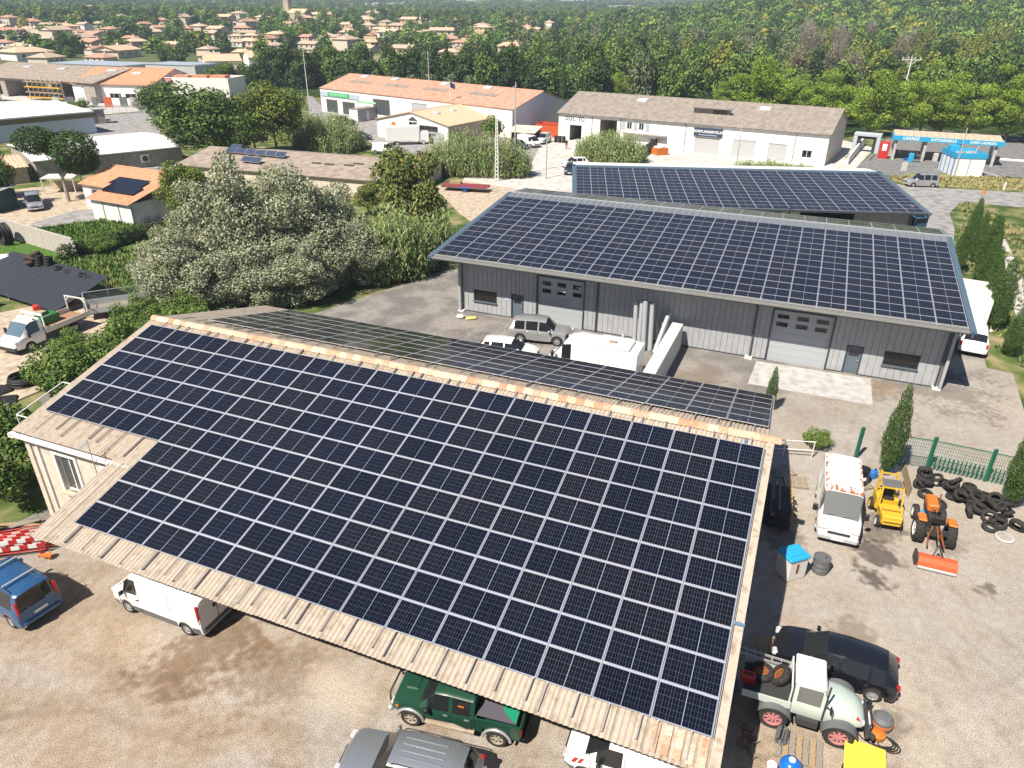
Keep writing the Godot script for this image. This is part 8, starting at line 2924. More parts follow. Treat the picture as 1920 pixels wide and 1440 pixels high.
func person() -> void:
	var t := thing("person", "person in a black top and red shorts walking by the tyre stacks", "person", Vector3(9.3, 0, -133.8), deg_to_rad(80))
	var skin := mat("skin", S(0.42, 0.24, 0.17), 0.7)
	var b := MB.new()

	for s in [1, -1]:
		b.tube([Vector3(0.0, 0.94, s * 0.09), Vector3(0.16 * s, 0.50, s * 0.10), Vector3(0.26 * s - 0.05, 0.06, s * 0.10)], 0.085, 8, 0.045)
		b.bbox(Vector3(0.26 * s + 0.03, 0.05, s * 0.10), Vector3(0.25, 0.09, 0.09), 0.03)
		b.tube([Vector3(0.0, 1.42, s * 0.19), Vector3(-0.10 * s, 1.16, s * 0.24), Vector3(-0.05 * s + 0.12, 0.92, s * 0.23)], 0.05, 7, 0.03)
		for k in 5: b.tube([Vector3(-0.05 * s + 0.12, 0.92, s * 0.23) + Vector3(0.014 * (k - 2), 0, 0), Vector3(-0.05 * s + 0.15, 0.83, s * 0.23) + Vector3(0.016 * (k - 2), 0.01 * absf(k - 2), 0)], 0.010, 5)
	b.lathe([Vector2(0.0, 0.88), Vector2(0.16, 0.90), Vector2(0.15, 1.08), Vector2(0.19, 1.38), Vector2(0.09, 1.47), Vector2(0.055, 1.50), Vector2(0.055, 1.55), Vector2(0.085, 1.60), Vector2(0.10, 1.68), Vector2(0.085, 1.76), Vector2(0.0, 1.80)], 12)
	b.bbox(Vector3(0.10, 1.665, 0), Vector3(0.035, 0.05, 0.03), 0.01)
	b.smooth(60)
	obj("body", b, skin, t)
	b = MB.new()
	b.lathe([Vector2(0.175, 0.96), Vector2(0.165, 1.08), Vector2(0.205, 1.38), Vector2(0.11, 1.475), Vector2(0.07, 1.49)], 12)
	for s in [1, -1]: b.tube([Vector3(0.0, 1.42, s * 0.19), Vector3(-0.07 * s, 1.24, s * 0.23)], 0.065, 8)
	obj("shirt", b, M.black, t)
	b = MB.new()
	b.lathe([Vector2(0.185, 0.84), Vector2(0.175, 0.98), Vector2(0.15, 0.99)], 12)
	for s in [1, -1]: b.tube([Vector3(0.0, 0.94, s * 0.09), Vector3(0.13 * s, 0.58, s * 0.10)], 0.105, 8, 0.09)
	obj("shorts", b, M.red, t)
	b = MB.new()
	b.lathe([Vector2(0.108, 1.69), Vector2(0.10, 1.765), Vector2(0.06, 1.80), Vector2(0.0, 1.815)], 12, Basis(), Vector3(-0.008, 0, 0))
	obj("hair", b, M.dark, t)

# ------------------------------------------------------------------ vegetation and far country
var hill_noise: FastNoiseLite

func terrain(x: float, z: float) -> float:
	var d := Vector2(x, z).length()
	if d < 330.0: return 0.0
	var a := atan2(x, -z)
	if hill_noise == null: hill_noise = noise2(500, 0.0016, 4)
	var h := 13.0 * smoothstep(330, 800, d) + 25.0 * smoothstep(800, 2000, d) + 230.0 * smoothstep(1800, 5500, d) + smoothstep(0.15, 0.42, a) * 28.0 * smoothstep(380, 950, d)
	return h + hill_noise.get_noise_2d(x, z) * (70.0 * smoothstep(1300, 3500, d) + 150.0 * smoothstep(3000, 6000, d))

func leaf_mat() -> StandardMaterial3D:
	if M.has("leaf"): return M.leaf
	var m := mat("leaf", Color(1, 1, 1), 0.75, 0.0, 0.3)
	m.vertex_color_use_as_albedo = true
	m.backlight_enabled = true
	m.backlight = Color(0.10, 0.14, 0.04)
	m.cull_mode = BaseMaterial3D.CULL_DISABLED
	return m

# leaves through the outer part of each lobe; palette in linear colours
func leaves(lobes: Array, count: int, size: float, pal: Array, seed_: int, hang := 0.0, thin := 0.55, shell_ := 0.62) -> MB:
	var r := RandomNumberGenerator.new()
	r.seed = seed_
	var b := MB.new()
	b.colored = true
	var vol := 0.0
	var acc := []
	for l in lobes:
		var e: Vector3 = l[1]
		vol += pow(e.x * e.y * e.z, 0.667)
		acc.append(vol)
	for i in count:
		var pick := r.randf() * vol
		var li := 0
		while acc[li] < pick: li += 1
		var c: Vector3 = lobes[li][0]
		var e: Vector3 = lobes[li][1]
		var d := Vector3(r.randfn(), r.randfn(), r.randfn()).normalized()
		var rad := lerpf(shell_, 1.0, sqrt(r.randf()))
		if r.randf() < 0.12: rad *= 1.08
		var p := c + d * e * rad

		var n := (d / e).normalized() + Vector3(r.randfn(), r.randfn() + 0.3, r.randfn()) * 0.75
		n = n.normalized()
		var u := n.cross(Vector3(r.randfn(), r.randfn(), r.randfn())).normalized()
		if hang > 0.0: u = (u + Vector3.DOWN * hang).normalized()
		var w := n.cross(u).normalized()
		n = u.cross(w)
		var s := size * r.randf_range(0.6, 1.35)
		u *= s
		w *= s * thin
		var col: Color = pal[r.randi() % pal.size()]
		var a := p - u
		var bb := p + w
		var cc := p + u
		var dd := p - w
		b.v.append(a); b.v.append(bb); b.v.append(cc); b.v.append(a); b.v.append(cc); b.v.append(dd)
		for q in 6:
			b.n.append(n)
			b.uv.append(Vector2.ZERO)
			b.cl.append(col)
	return b

func trunk_mesh(h: float, r0: float, ends: Array, m: Material, r1 := 0.4) -> ArrayMesh:
	var b := MB.new()
	b.tube([Vector3(0, -0.1, 0), Vector3(0.06 * h * 0.2, h * 0.5, 0), Vector3(0, h, 0)], r0, 8, r0 * r1)
	for e in ends:
		var s := Vector3(0, h * 0.72, 0)
		b.tube([s, s.lerp(e, 0.5) + Vector3(0, 0.06 * h, 0), e], r0 * r1 * 0.9, 6, r0 * 0.12)
	return b.mesh(m)

# crown of unit size: 1 high (from 0), about 1 wide; lobes at random around an ellipsoid
func lobed(n: int, seed_: int, base := 0.30, width := 0.5, lobe := 0.22, top := 1.0) -> Array:
	var r := RandomNumberGenerator.new()
	r.seed = seed_
	var L := []
	var cy := (base + top) / 2
	var hy := (top - base) / 2
	for i in n:
		var d := Vector3(r.randfn(), r.randfn(), r.randfn()).normalized()
		var k := r.randf_range(0.35, 1.0)
		var rr := lobe * r.randf_range(0.65, 1.15)
		L.append([Vector3(d.x * (width - rr) * k, cy + d.y * (hy - rr) * k, d.z * (width - rr) * k), Vector3(rr, rr * r.randf_range(0.7, 0.95), rr)])
	var lo := 9.0
	var hi := -9.0
	for l in L:
		lo = minf(lo, l[0].y - l[1].y)
		hi = maxf(hi, l[0].y + l[1].y)
	for l in L: l[0].y = base + (l[0].y - lo) / (hi - lo) * (top - base)
	return L

func tree_proto(called: String, label: String, group: String, lobes: Array, count: int, leaf: float, pal: Array, seed_: int, bark: Material, trunk_h: float, trunk_r: float, hang := 0.0, thin := 0.55, shell_ := 0.62) -> Node3D:
	var t := thing(called, label, "tree", Vector3.ZERO, 0.0, group)
	var ends := []
	for i in mini(7, lobes.size()): ends.append(lobes[i][0])
	put("trunk", trunk_mesh(trunk_h, trunk_r, ends, bark), t)
	obj("crown", leaves(lobes, count, leaf, pal, seed_, hang, thin, shell_), leaf_mat(), t)
	return t

func C(r: float, g: float, b: float) -> Color: return Color(r, g, b)

# plant copies of a prototype: the first entry uses the prototype itself. Entry: [x, z, height, width]
func plant(proto: Node3D, list: Array, r: RandomNumberGenerator, labels := []) -> void:
	for i in list.size():
		var q: Array = list[i]
		var at := Vector3(q[0], terrain(q[0], q[1]) - 0.05, q[1])
		var sc := Vector3(q[3], q[2], q[3])
		var lb: String = labels[i] if i < labels.size() else ""
		if not proto.has_meta("planted"):
			proto.set_meta("planted", true)
			proto.position = at
			proto.rotation.y = r.randf() * TAU
			proto.scale = sc
			if lb: proto.set_meta("label", lb)
		else:
			copy(proto, at, r.randf() * TAU, sc, lb)

func reed_clump(seed_: int, n: int, h: float, w: float, d: float) -> MB:
	var r := RandomNumberGenerator.new()
	r.seed = seed_
	var b := MB.new()
	b.colored = true
	var pal := [C(0.16, 0.26, 0.07), C(0.24, 0.34, 0.12), C(0.32, 0.42, 0.19), C(0.12, 0.20, 0.05), C(0.34, 0.35, 0.17)]
	for i in n:
		var p := Vector3(r.randf_range(-w, w) * 0.5, 0, r.randf_range(-d, d) * 0.5)
		var ex := Vector2(p.x / (w * 0.5), p.z / (d * 0.5)).length()
		if ex > 1.12: continue
		var edge := 1.0 - 0.45 * pow(ex, 3.0)
		var hh := h * r.randf_range(0.55, 1.08) * edge
		var lean := Vector3(r.randfn() * 0.13, 1, r.randfn() * 0.13).normalized()
		var side := Vector3(r.randfn(), 0, r.randfn()).normalized()
		var top := p + lean * hh
		var sw := side * 0.035
		b.col = C(0.22, 0.22, 0.10)
		b.quad(p - sw, p + sw, top + sw * 0.4, top - sw * 0.4)
		for k in 9:
			var f := r.randf_range(0.08, 1.0)
			var a := p.lerp(top, f)
			var ang := r.randf() * TAU
			var o := Vector3(cos(ang), 0, sin(ang))
			var l := r.randf_range(0.45, 0.85)
			var m := a + o * l * 0.55 + Vector3(0, l * 0.38, 0)
			var e := a + o * l * 1.05 + Vector3(0, -l * 0.10, 0)
			var ww := o.cross(Vector3.UP) * 0.045
			b.col = pal[r.randi() % 5]
			b.quad(a - ww * 0.6, a + ww * 0.6, m + ww, m - ww)
			b.tri(m - ww, m + ww, e)
	return b

func make_trees() -> void:
	var r := RandomNumberGenerator.new()
	r.seed = 99
	var DARK := [C(0.03, 0.058, 0.017), C(0.048, 0.085, 0.024), C(0.065, 0.11, 0.03), C(0.036, 0.068, 0.024), C(0.08, 0.125, 0.036)]
	var MID := [C(0.08, 0.15, 0.03), C(0.11, 0.185, 0.04), C(0.145, 0.22, 0.05), C(0.06, 0.115, 0.028), C(0.18, 0.24, 0.06)]
	var YEL := [C(0.13, 0.17, 0.03), C(0.19, 0.22, 0.04), C(0.23, 0.235, 0.045), C(0.09, 0.13, 0.028), C(0.25, 0.235, 0.05)]
	var SILVER := [C(0.28, 0.30, 0.20), C(0.41, 0.42, 0.32), C(0.18, 0.215, 0.11), C(0.24, 0.27, 0.155), C(0.31, 0.335, 0.23), C(0.16, 0.19, 0.085), C(0.35, 0.37, 0.265), C(0.21, 0.235, 0.135)]
	var PINE := [C(0.19, 0.29, 0.035), C(0.23, 0.33, 0.042), C(0.15, 0.23, 0.03), C(0.28, 0.37, 0.055), C(0.10, 0.16, 0.026)]
	var AUT := [C(0.13, 0.17, 0.045), C(0.17, 0.20, 0.055), C(0.10, 0.14, 0.04), C(0.22, 0.18, 0.05), C(0.19, 0.21, 0.07), C(0.15, 0.19, 0.05), C(0.12, 0.16, 0.045)]
	var BARE := [C(0.20, 0.17, 0.12), C(0.26, 0.23, 0.17), C(0.15, 0.135, 0.09), C(0.13, 0.14, 0.07)]
	var bark: Material = M.bark
	var pale: Material = M.bark_pale

	var pl := [[-26.8, -55.9, 6.8, 8.2], [-24.0, -59.3, 12.0, 9.4], [-19.1, -61.1, 11.0, 9.8], [-15.8, -64.1, 8.6, 8.6], [-30.5, -60.8, 5.6, 6.8], [-20.0, -56.8, 5.6, 8.7], [-16.4, -60.2, 7.2, 8.2], [-28.0, -64.0, 9.0, 8.0], [-22.0, -65.5, 10.0, 9.0], [-24.4, -54.6, 5.2, 7.0], [-29.2, -57.6, 5.0, 6.6], [-17.6, -56.9, 5.6, 7.0], [-13.6, -61.6, 6.0, 6.5]]
	var pa := tree_proto("silver_poplar", "dense silver grey leaved poplar in the grove behind the workshop", "silver poplar grove", lobed(44, 11, -0.05, 0.52, 0.16), 34000, 0.0105, SILVER, 12, pale, 0.5, 0.02, 0.0, 0.75, 0.45)
	var pb := tree_proto("silver_poplar", "dense silver grey leaved poplar in the grove behind the workshop", "silver poplar grove", lobed(46, 13, -0.05, 0.52, 0.155), 34000, 0.0105, SILVER, 14, pale, 0.5, 0.02, 0.0, 0.75, 0.45)
	plant(pa, [pl[0], pl[2], pl[4], pl[6], pl[8], pl[10], pl[12]], r)
	plant(pb, [pl[1], pl[3], pl[5], pl[7], pl[9], pl[11]], r)

	var t := tree_proto("autumn_tree", "olive and rust tinged leafy tree at the reeds", "", lobed(22, 21, 0.18, 0.5, 0.19), 13000, 0.017, AUT, 22, bark, 0.5, 0.022, 0.0, 0.65, 0.5)
	plant(t, [[-10.1, -71.3, 11.4, 8.4], [-17.5, -86.2, 4.2, 4.8]], r, ["tall olive and rust tinged leafy tree beside the reeds", "small rust brown leafy tree behind the silver poplars"])
	var big := tree_proto("broadleaf_tree", "large dark green broadleaf tree", "", lobed(26, 31, 0.10, 0.52, 0.18), 14000, 0.0150, DARK + MID, 32, bark, 0.45, 0.02, 0.0, 0.65, 0.5)
	plant(big, [[-48.4, -118.5, 12.9, 17.8], [-75.2, -161.3, 9.2, 12.2], [-63.1, -87.7, 7.5, 6.2], [-43.5, -116.0, 9.0, 10.0], [-68.0, -91.0, 8.5, 7.0], [71.0, -93.0, 5.0, 7.0], [68.5, -86.0, 4.6, 6.5], [64.0, -79.0, 4.4, 6.0], [61.0, -70.0, 4.0, 5.5]], r, ["large dark green broadleaf tree behind the long shed", "dark green round tree beside the white office block", "dark broadleaf tree over the green hut", "dark green broadleaf tree at the yellow green tree's foot", "dark broadleaf tree behind the green hut", "bushy tree at the road corner by the drive", "second bushy tree on the bank beyond the path", "low bushy tree beside the concrete path", "lowest bushy tree on the dry bank"])
	var yel := tree_proto("yellow_tree", "yellow green broadleaf tree", "", lobed(24, 41, 0.12, 0.5, 0.18), 12000, 0.016, YEL + MID, 42, bark, 0.45, 0.02, 0.0, 0.65, 0.5)
	plant(yel, [[-40.2, -125.7, 12.2, 13.2], [-44.1, -126.5, 10.3, 9.4], [-37.6, -81.7, 7.3, 6.9], [-36.0, -79.2, 5.0, 5.0]], r, ["tall yellow green tree beside the long shed", "yellow green tree behind the dark broadleaf tree", "yellow green leafy tree beside the solar house", "small yellow green shrub tree at the solar house corner"])
	t = tree_proto("small_tree", "small green tree", "", lobed(14, 51, 0.35, 0.5, 0.2), 3500, 0.03, MID, 52, pale, 0.6, 0.02)
	plant(t, [[-3.6, -127.9, 7.0, 4.9], [-98.5, -171.8, 3.6, 5.9], [0.3, -110.0, 3.4, 4.1], [-90.5, -163.0, 3.4, 5.0]], r, ["small round tree above the reeds beside the apricot roof", "bushy small tree at the white hall corner", "low bush at the meter box pole", "small dark tree beside the transformer hut"])

	var lob := [[Vector3(-0.20, 0.78, 0.0), Vector3(0.27, 0.17, 0.25)], [Vector3(0.22, 0.66, 0.05), Vector3(0.30, 0.24, 0.28)], [Vector3(0.24, 0.50, 0.0), Vector3(0.25, 0.16, 0.24)], [Vector3(-0.05, 0.72, -0.1), Vector3(0.18, 0.14, 0.2)]]
	t = tree_proto("trimmed_tree", "trimmed double crowned tree with bare grey trunk in front of the white roof", "", lob, 13000, 0.019, DARK + [C(0.07, 0.12, 0.035), C(0.05, 0.10, 0.03)], 53, pale, 0.42, 0.03, 0.0, 0.4, 0.5)
	t.set_meta("planted", true)
	t.position = Vector3(-56.4, 0, -91.1)
	t.rotation.y = 0.3
	t.scale = Vector3(9.5, 9.6, 9.0)

	var pines := [[56.6, -177.2, 12.9, 19.4], [64.7, -180.8, 10.4, 12.4], [66.9, -164.9, 11.2, 15.8], [72.4, -167.0, 9.0, 11.6], [71.1, -152.0, 12.2, 16.7], [81.6, -152.1, 13.4, 15.6], [86.8, -153.8, 10.4, 12.6], [89.7, -149.1, 13.2, 16.6], [95.6, -146.5, 12.0, 14.7], [81.3, -162.4, 8.0, 9.9], [101.0, -148.0, 12.0, 15.0], [26.3, -208.4, 8.6, 14.2], [30.1, -204.8, 6.4, 9.3], [40.8, -204.0, 6.8, 9.6], [52.3, -195.2, 6.4, 8.3], [108.0, -150.0, 11.0, 14.0]]
	var pl1 := []
	for q in 2:
		var L := lobed(28, 61 + q, 0.06, 0.52, 0.135)
		for l in L: l[1] = Vector3(l[1].x, l[1].y * 0.72, l[1].z)
		pl1.append(tree_proto("aleppo_pine", "bright green round crowned pine at the wood's edge", "pines along the wood's edge", L, 13000, 0.0150, PINE, 62 + q, bark, 0.55, 0.02, 0.0, 0.35, 0.66))
	for i in pines.size(): plant(pl1[i % 2], [[pines[i][0], pines[i][1], pines[i][2] * 1.1, pines[i][3] * 0.94]], r)

	var CY := [C(0.045, 0.085, 0.022), C(0.06, 0.11, 0.03), C(0.03, 0.06, 0.018), C(0.08, 0.135, 0.035)]
	var cl := []
	for i in 15:
		var f := i / 14.0
		var rr := 0.47 * pow(sin(PI * (0.10 + 0.87 * (1.0 - f * 0.98))), 0.75) * (1.0 - 0.55 * f)
		cl.append([Vector3(0.03 * sin(i * 2.1), 0.06 + f * 0.88, 0.03 * cos(i * 1.7)), Vector3(rr, 0.085, rr)])
	var cy := tree_proto("cypress", "slim dark green cypress", "", cl, 12000, 0.019, CY + [C(0.10, 0.17, 0.045)], 71, bark, 0.3, 0.03, -1.2, 0.32, 0.7)
	plant(cy, [[20.1, -32.1, 5.5, 1.75], [25.1, -29.3, 5.6, 1.9], [16.0, -39.0, 3.1, 1.0], [36.1, -47.4, 4.0, 2.1], [38.4, -54.4, 4.6, 2.3], [37.8, -52.3, 6.0, 2.5], [42.3, -66.0, 5.0, 2.1], [47.8, -73.9, 4.4, 2.0], [42.7, -63.0, 6.7, 2.3], [44.0, -64.4, 6.1, 2.2], [15.3, -38.8, 1.4, 0.7], [39.6, -56.6, 5.4, 2.0], [41.0, -59.6, 5.6, 2.1], [46.0, -69.6, 5.2, 2.0], [50.6, -78.2, 4.6, 1.9]], r, ["slim cypress growing beside the yellow loader", "slim cypress at the right end of the green fence", "small cypress above the workshop's right verge", "cypress beside the white SUV", "cypress in the row along the drive, behind the box trailer", "cypress in the row along the drive, next to the box trailer", "cypress in the middle of the row along the drive", "last cypress of the row along the drive", "cypress in the row along the drive, beyond the middle one", "shorter cypress second from the row's far end", "cypress shoot beside the small cypress", "cypress in the row along the drive, beside the flowering bush", "cypress in the row along the drive, next beyond the flowering bush", "cypress in the row along the drive, third from its far end", "cypress standing apart beyond the row's far end"])
	var cyf := [[-27.3, -236.5, 10.4, 2.2], [-21.0, -240.1, 14.6, 3.0], [-25.1, -236.7, 6.8, 1.7], [-15.1, -237.5, 10.9, 2.5], [-16.3, -237.5, 7.7, 1.7], [81.3, -398.8, 11.6, 5.0], [32.0, -348.5, 9.6, 5.0], [40.9, -213.1, 12.1, 3.1], [36.9, -212.8, 11.0, 2.6], [-160.0, -414.2, 8.3, 2.8], [12.5, -201.6, 10.3, 2.8], [2.0, -232.0, 12.0, 4.0], [50.0, -228.0, 12.5, 4.2]]
	var cf := tree_proto("cypress", "tall dark cypress rising from the tree belt", "cypresses in the tree belt", cl, 1600, 0.045, CY, 72, bark, 0.3, 0.03, -1.2, 0.4, 0.6)
	plant(cf, cyf, r)
	plant(cf, [[17.1, -145.0, 4.2, 1.2]], r, ["small cypress in front of the workshop block's recess"])

	var sh := tree_proto("shrub", "leafy shrub", "", lobed(20, 81, 0.0, 0.52, 0.2), 7000, 0.022, MID + [C(0.17, 0.22, 0.06)], 82, bark, 0.3, 0.02, 0.0, 0.6, 0.35)
	var shr := [[-28.1, -48.5, 3.2, 3.8], [-25.8, -40.8, 3.9, 4.4], [-28.7, -40.3, 4.0, 4.0], [-28.7, -51.8, 2.6, 3.4], [-26.2, -44.6, 4.0, 4.4], [-24.6, -36.8, 3.4, 3.8], [-23.6, -47.0, 4.0, 4.6], [-25.4, -52.0, 3.0, 3.8], [-30.4, -45.0, 2.6, 3.4], [17.5, -34.9, 1.25, 1.9], [39.0, -59.5, 1.8, 2.6], [-41.2, -69.6, 2.2, 3.2], [-9.0, -74.5, 4.0, 5.0]]
	var slab := []
	for i in shr.size(): slab.append("leafy green shrub between the dirt yard and the workshop's left gable")
	slab[9] = "round green bush behind the rusty van"
	slab[10] = "flowering bush among the drive's cypresses"
	slab[11] = "thorny dark bush at the end of the block wall"
	slab[12] = "green shrub at the foot of the autumn tree"
	plant(sh, shr, r, slab)
	for n in get_children():
		if n.has_meta("label") and String(n.get_meta("label")).begins_with("leafy green shrub between"): n.set_meta("group", "shrubs beside the workshop")

	var hb := []
	for i in 34:
		hb.append([Vector3(r.randf_range(-1.9, 1.6), r.randf_range(0.5, 4.7), r.randf_range(-5.0, 4.6)), Vector3(1.0, 1.0, 1.0) * r.randf_range(0.75, 1.2)])
	t = thing("laurel_hedge", "tall dark green hedge beside the workshop's cream wall", "hedge", Vector3(-23.7, 0, -32.2), deg_to_rad(-22))
	obj("foliage", leaves(hb, 26000, 0.11, DARK + MID + MID, 83, 0.0, 0.5, 0.5), leaf_mat(), t)
	var sb := MB.new()
	for i in 6: sb.tube([Vector3(r.randf_range(-1.2, 1.2), 0, r.randf_range(-3, 3)), Vector3(r.randf_range(-1.2, 1.2), 3.0, r.randf_range(-3, 3))], 0.05, 6, 0.02)
	obj("stem", sb, bark, t)
	hb = []
	for i in 16: hb.append([Vector3(-7.0 + i * 0.93, 0.8, r.randf_range(-0.2, 0.2)), Vector3(0.75, 0.95, 0.55) * r.randf_range(0.8, 1.1)])
	t = thing("clipped_hedge", "low dark hedge along the lawn", "hedge", Vector3(-40.2, 0, -73.4), deg_to_rad(62))
	obj("foliage", leaves(hb, 9000, 0.10, DARK + [C(0.10, 0.085, 0.05)], 84, 0.0, 0.5, 0.5), leaf_mat(), t)
	sb = MB.new()
	for i in 14: sb.tube([Vector3(-6.8 + i, 0, 0), Vector3(-6.7 + i, 1.2, 0)], 0.04, 5)
	obj("stem", sb, bark, t)

	for q in [[-11.0, -64.0, 6.4, 7.0, 5.0, 40.0, 900, "pale green giant reeds beside the grey warehouse"], [-8.0, -69.5, 4.8, 5.0, 4.0, 45.0, 500, "giant reeds behind the warehouse's left end"], [-32.6, -131.0, 6.2, 12.0, 10.0, -20.0, 1100, "bright green reed bed beside the shop yard"], [-5.6, -110.5, 6.4, 16.0, 6.0, -8.0, 1500, "long reed bed under the lattice pole"], [15.8, -122.6, 4.9, 11.5, 7.5, -25.0, 1100, "round reed bed in front of the workshop block"], [41.0, -114.0, 1.8, 14.0, 1.5, -25.0, 300, "low reeds along the workshop block's foot"]]:
		t = thing("reed_bed", q[7], "reeds", Vector3(q[0], 0, q[1]), deg_to_rad(q[5]))
		t.set_meta("kind", "stuff")
		obj("canes", reed_clump(int(q[6]) + 5, int(q[6]), q[2], q[3], q[4]), leaf_mat(), t).set_meta("kind", "stuff")

	var gr := MB.new()
	gr.colored = true
	var polys := [[Vector2(-53, -82.6), Vector2(-39, -69.2), 2600], [Vector2(-50, -71), Vector2(-30, -56), 4200], [Vector2(56, -112), Vector2(92, -100), 1500], [Vector2(36, -95), Vector2(60, -45), 1800]]
	var bank := PackedVector2Array([Vector2(59.09, -96.07), Vector2(64.03, -93.35), Vector2(69.47, -89.20), Vector2(60, -60), Vector2(42, -42), Vector2(34.75, -44.62), Vector2(39.10, -59.28), Vector2(50.11, -79.88), Vector2(56.16, -89.73)])
	var lawn := PackedVector2Array([Vector2(-53.00, -76.12), Vector2(-52.53, -78.27), Vector2(-47.32, -82.59), Vector2(-39.43, -78.76), Vector2(-39.01, -77.26), Vector2(-40.76, -70.70), Vector2(-43.20, -69.19), Vector2(-44.75, -70.57)])
	var mead := PackedVector2Array([Vector2(-52, -69), Vector2(-43.53, -67.5), Vector2(-40.41, -69.0), Vector2(-36.5, -73.5), Vector2(-33.82, -70.94), Vector2(-27.5, -54.5), Vector2(-35.5, -59.5), Vector2(-41.19, -62.5), Vector2(-50, -65.5)])
	var verge := PackedVector2Array([Vector2(55.60, -110.56), Vector2(60.88, -114.00), Vector2(65.98, -114.26), Vector2(75.33, -111.91), Vector2(102.93, -107.11), Vector2(96.70, -97.88), Vector2(68.72, -103.54), Vector2(57.09, -106.16)])
	var pg := [lawn, mead, verge, bank]
	var tone := [[C(0.06, 0.13, 0.02), C(0.10, 0.18, 0.03), C(0.14, 0.20, 0.05)], [C(0.08, 0.15, 0.03), C(0.13, 0.20, 0.05), C(0.20, 0.22, 0.08)], [C(0.30, 0.27, 0.12), C(0.20, 0.22, 0.08), C(0.36, 0.30, 0.16)], [C(0.30, 0.26, 0.12), C(0.18, 0.19, 0.07), C(0.12, 0.15, 0.05)]]
	for k in 4:
		for i in polys[k][2]:
			var a: Vector2 = polys[k][0]
			var b2: Vector2 = polys[k][1]
			var p := Vector2(r.randf_range(a.x, b2.x), r.randf_range(a.y, b2.y))
			if not Geometry2D.is_point_in_polygon(p, pg[k]): continue
			gr.col = tone[k][r.randi() % 3]
			var hgt := r.randf_range(0.15, 0.5)
			for j in 4:
				var an := r.randf() * TAU
				var o := Vector3(cos(an), 0, sin(an))
				var base := Vector3(p.x, 0.02, p.y) + o * 0.08
				var w := o.cross(Vector3.UP) * 0.09
				gr.tri(base - w, base + w, base + o * hgt * 0.6 + Vector3(0, hgt, 0))
	var go := obj("grass", gr, leaf_mat())
	tag(go, "tufts of grass on the lawn, the meadow and the road verge", "grass", "", "stuff")
	print("  near plants")
	belts(r, DARK, MID, YEL, SILVER, BARE, AUT)

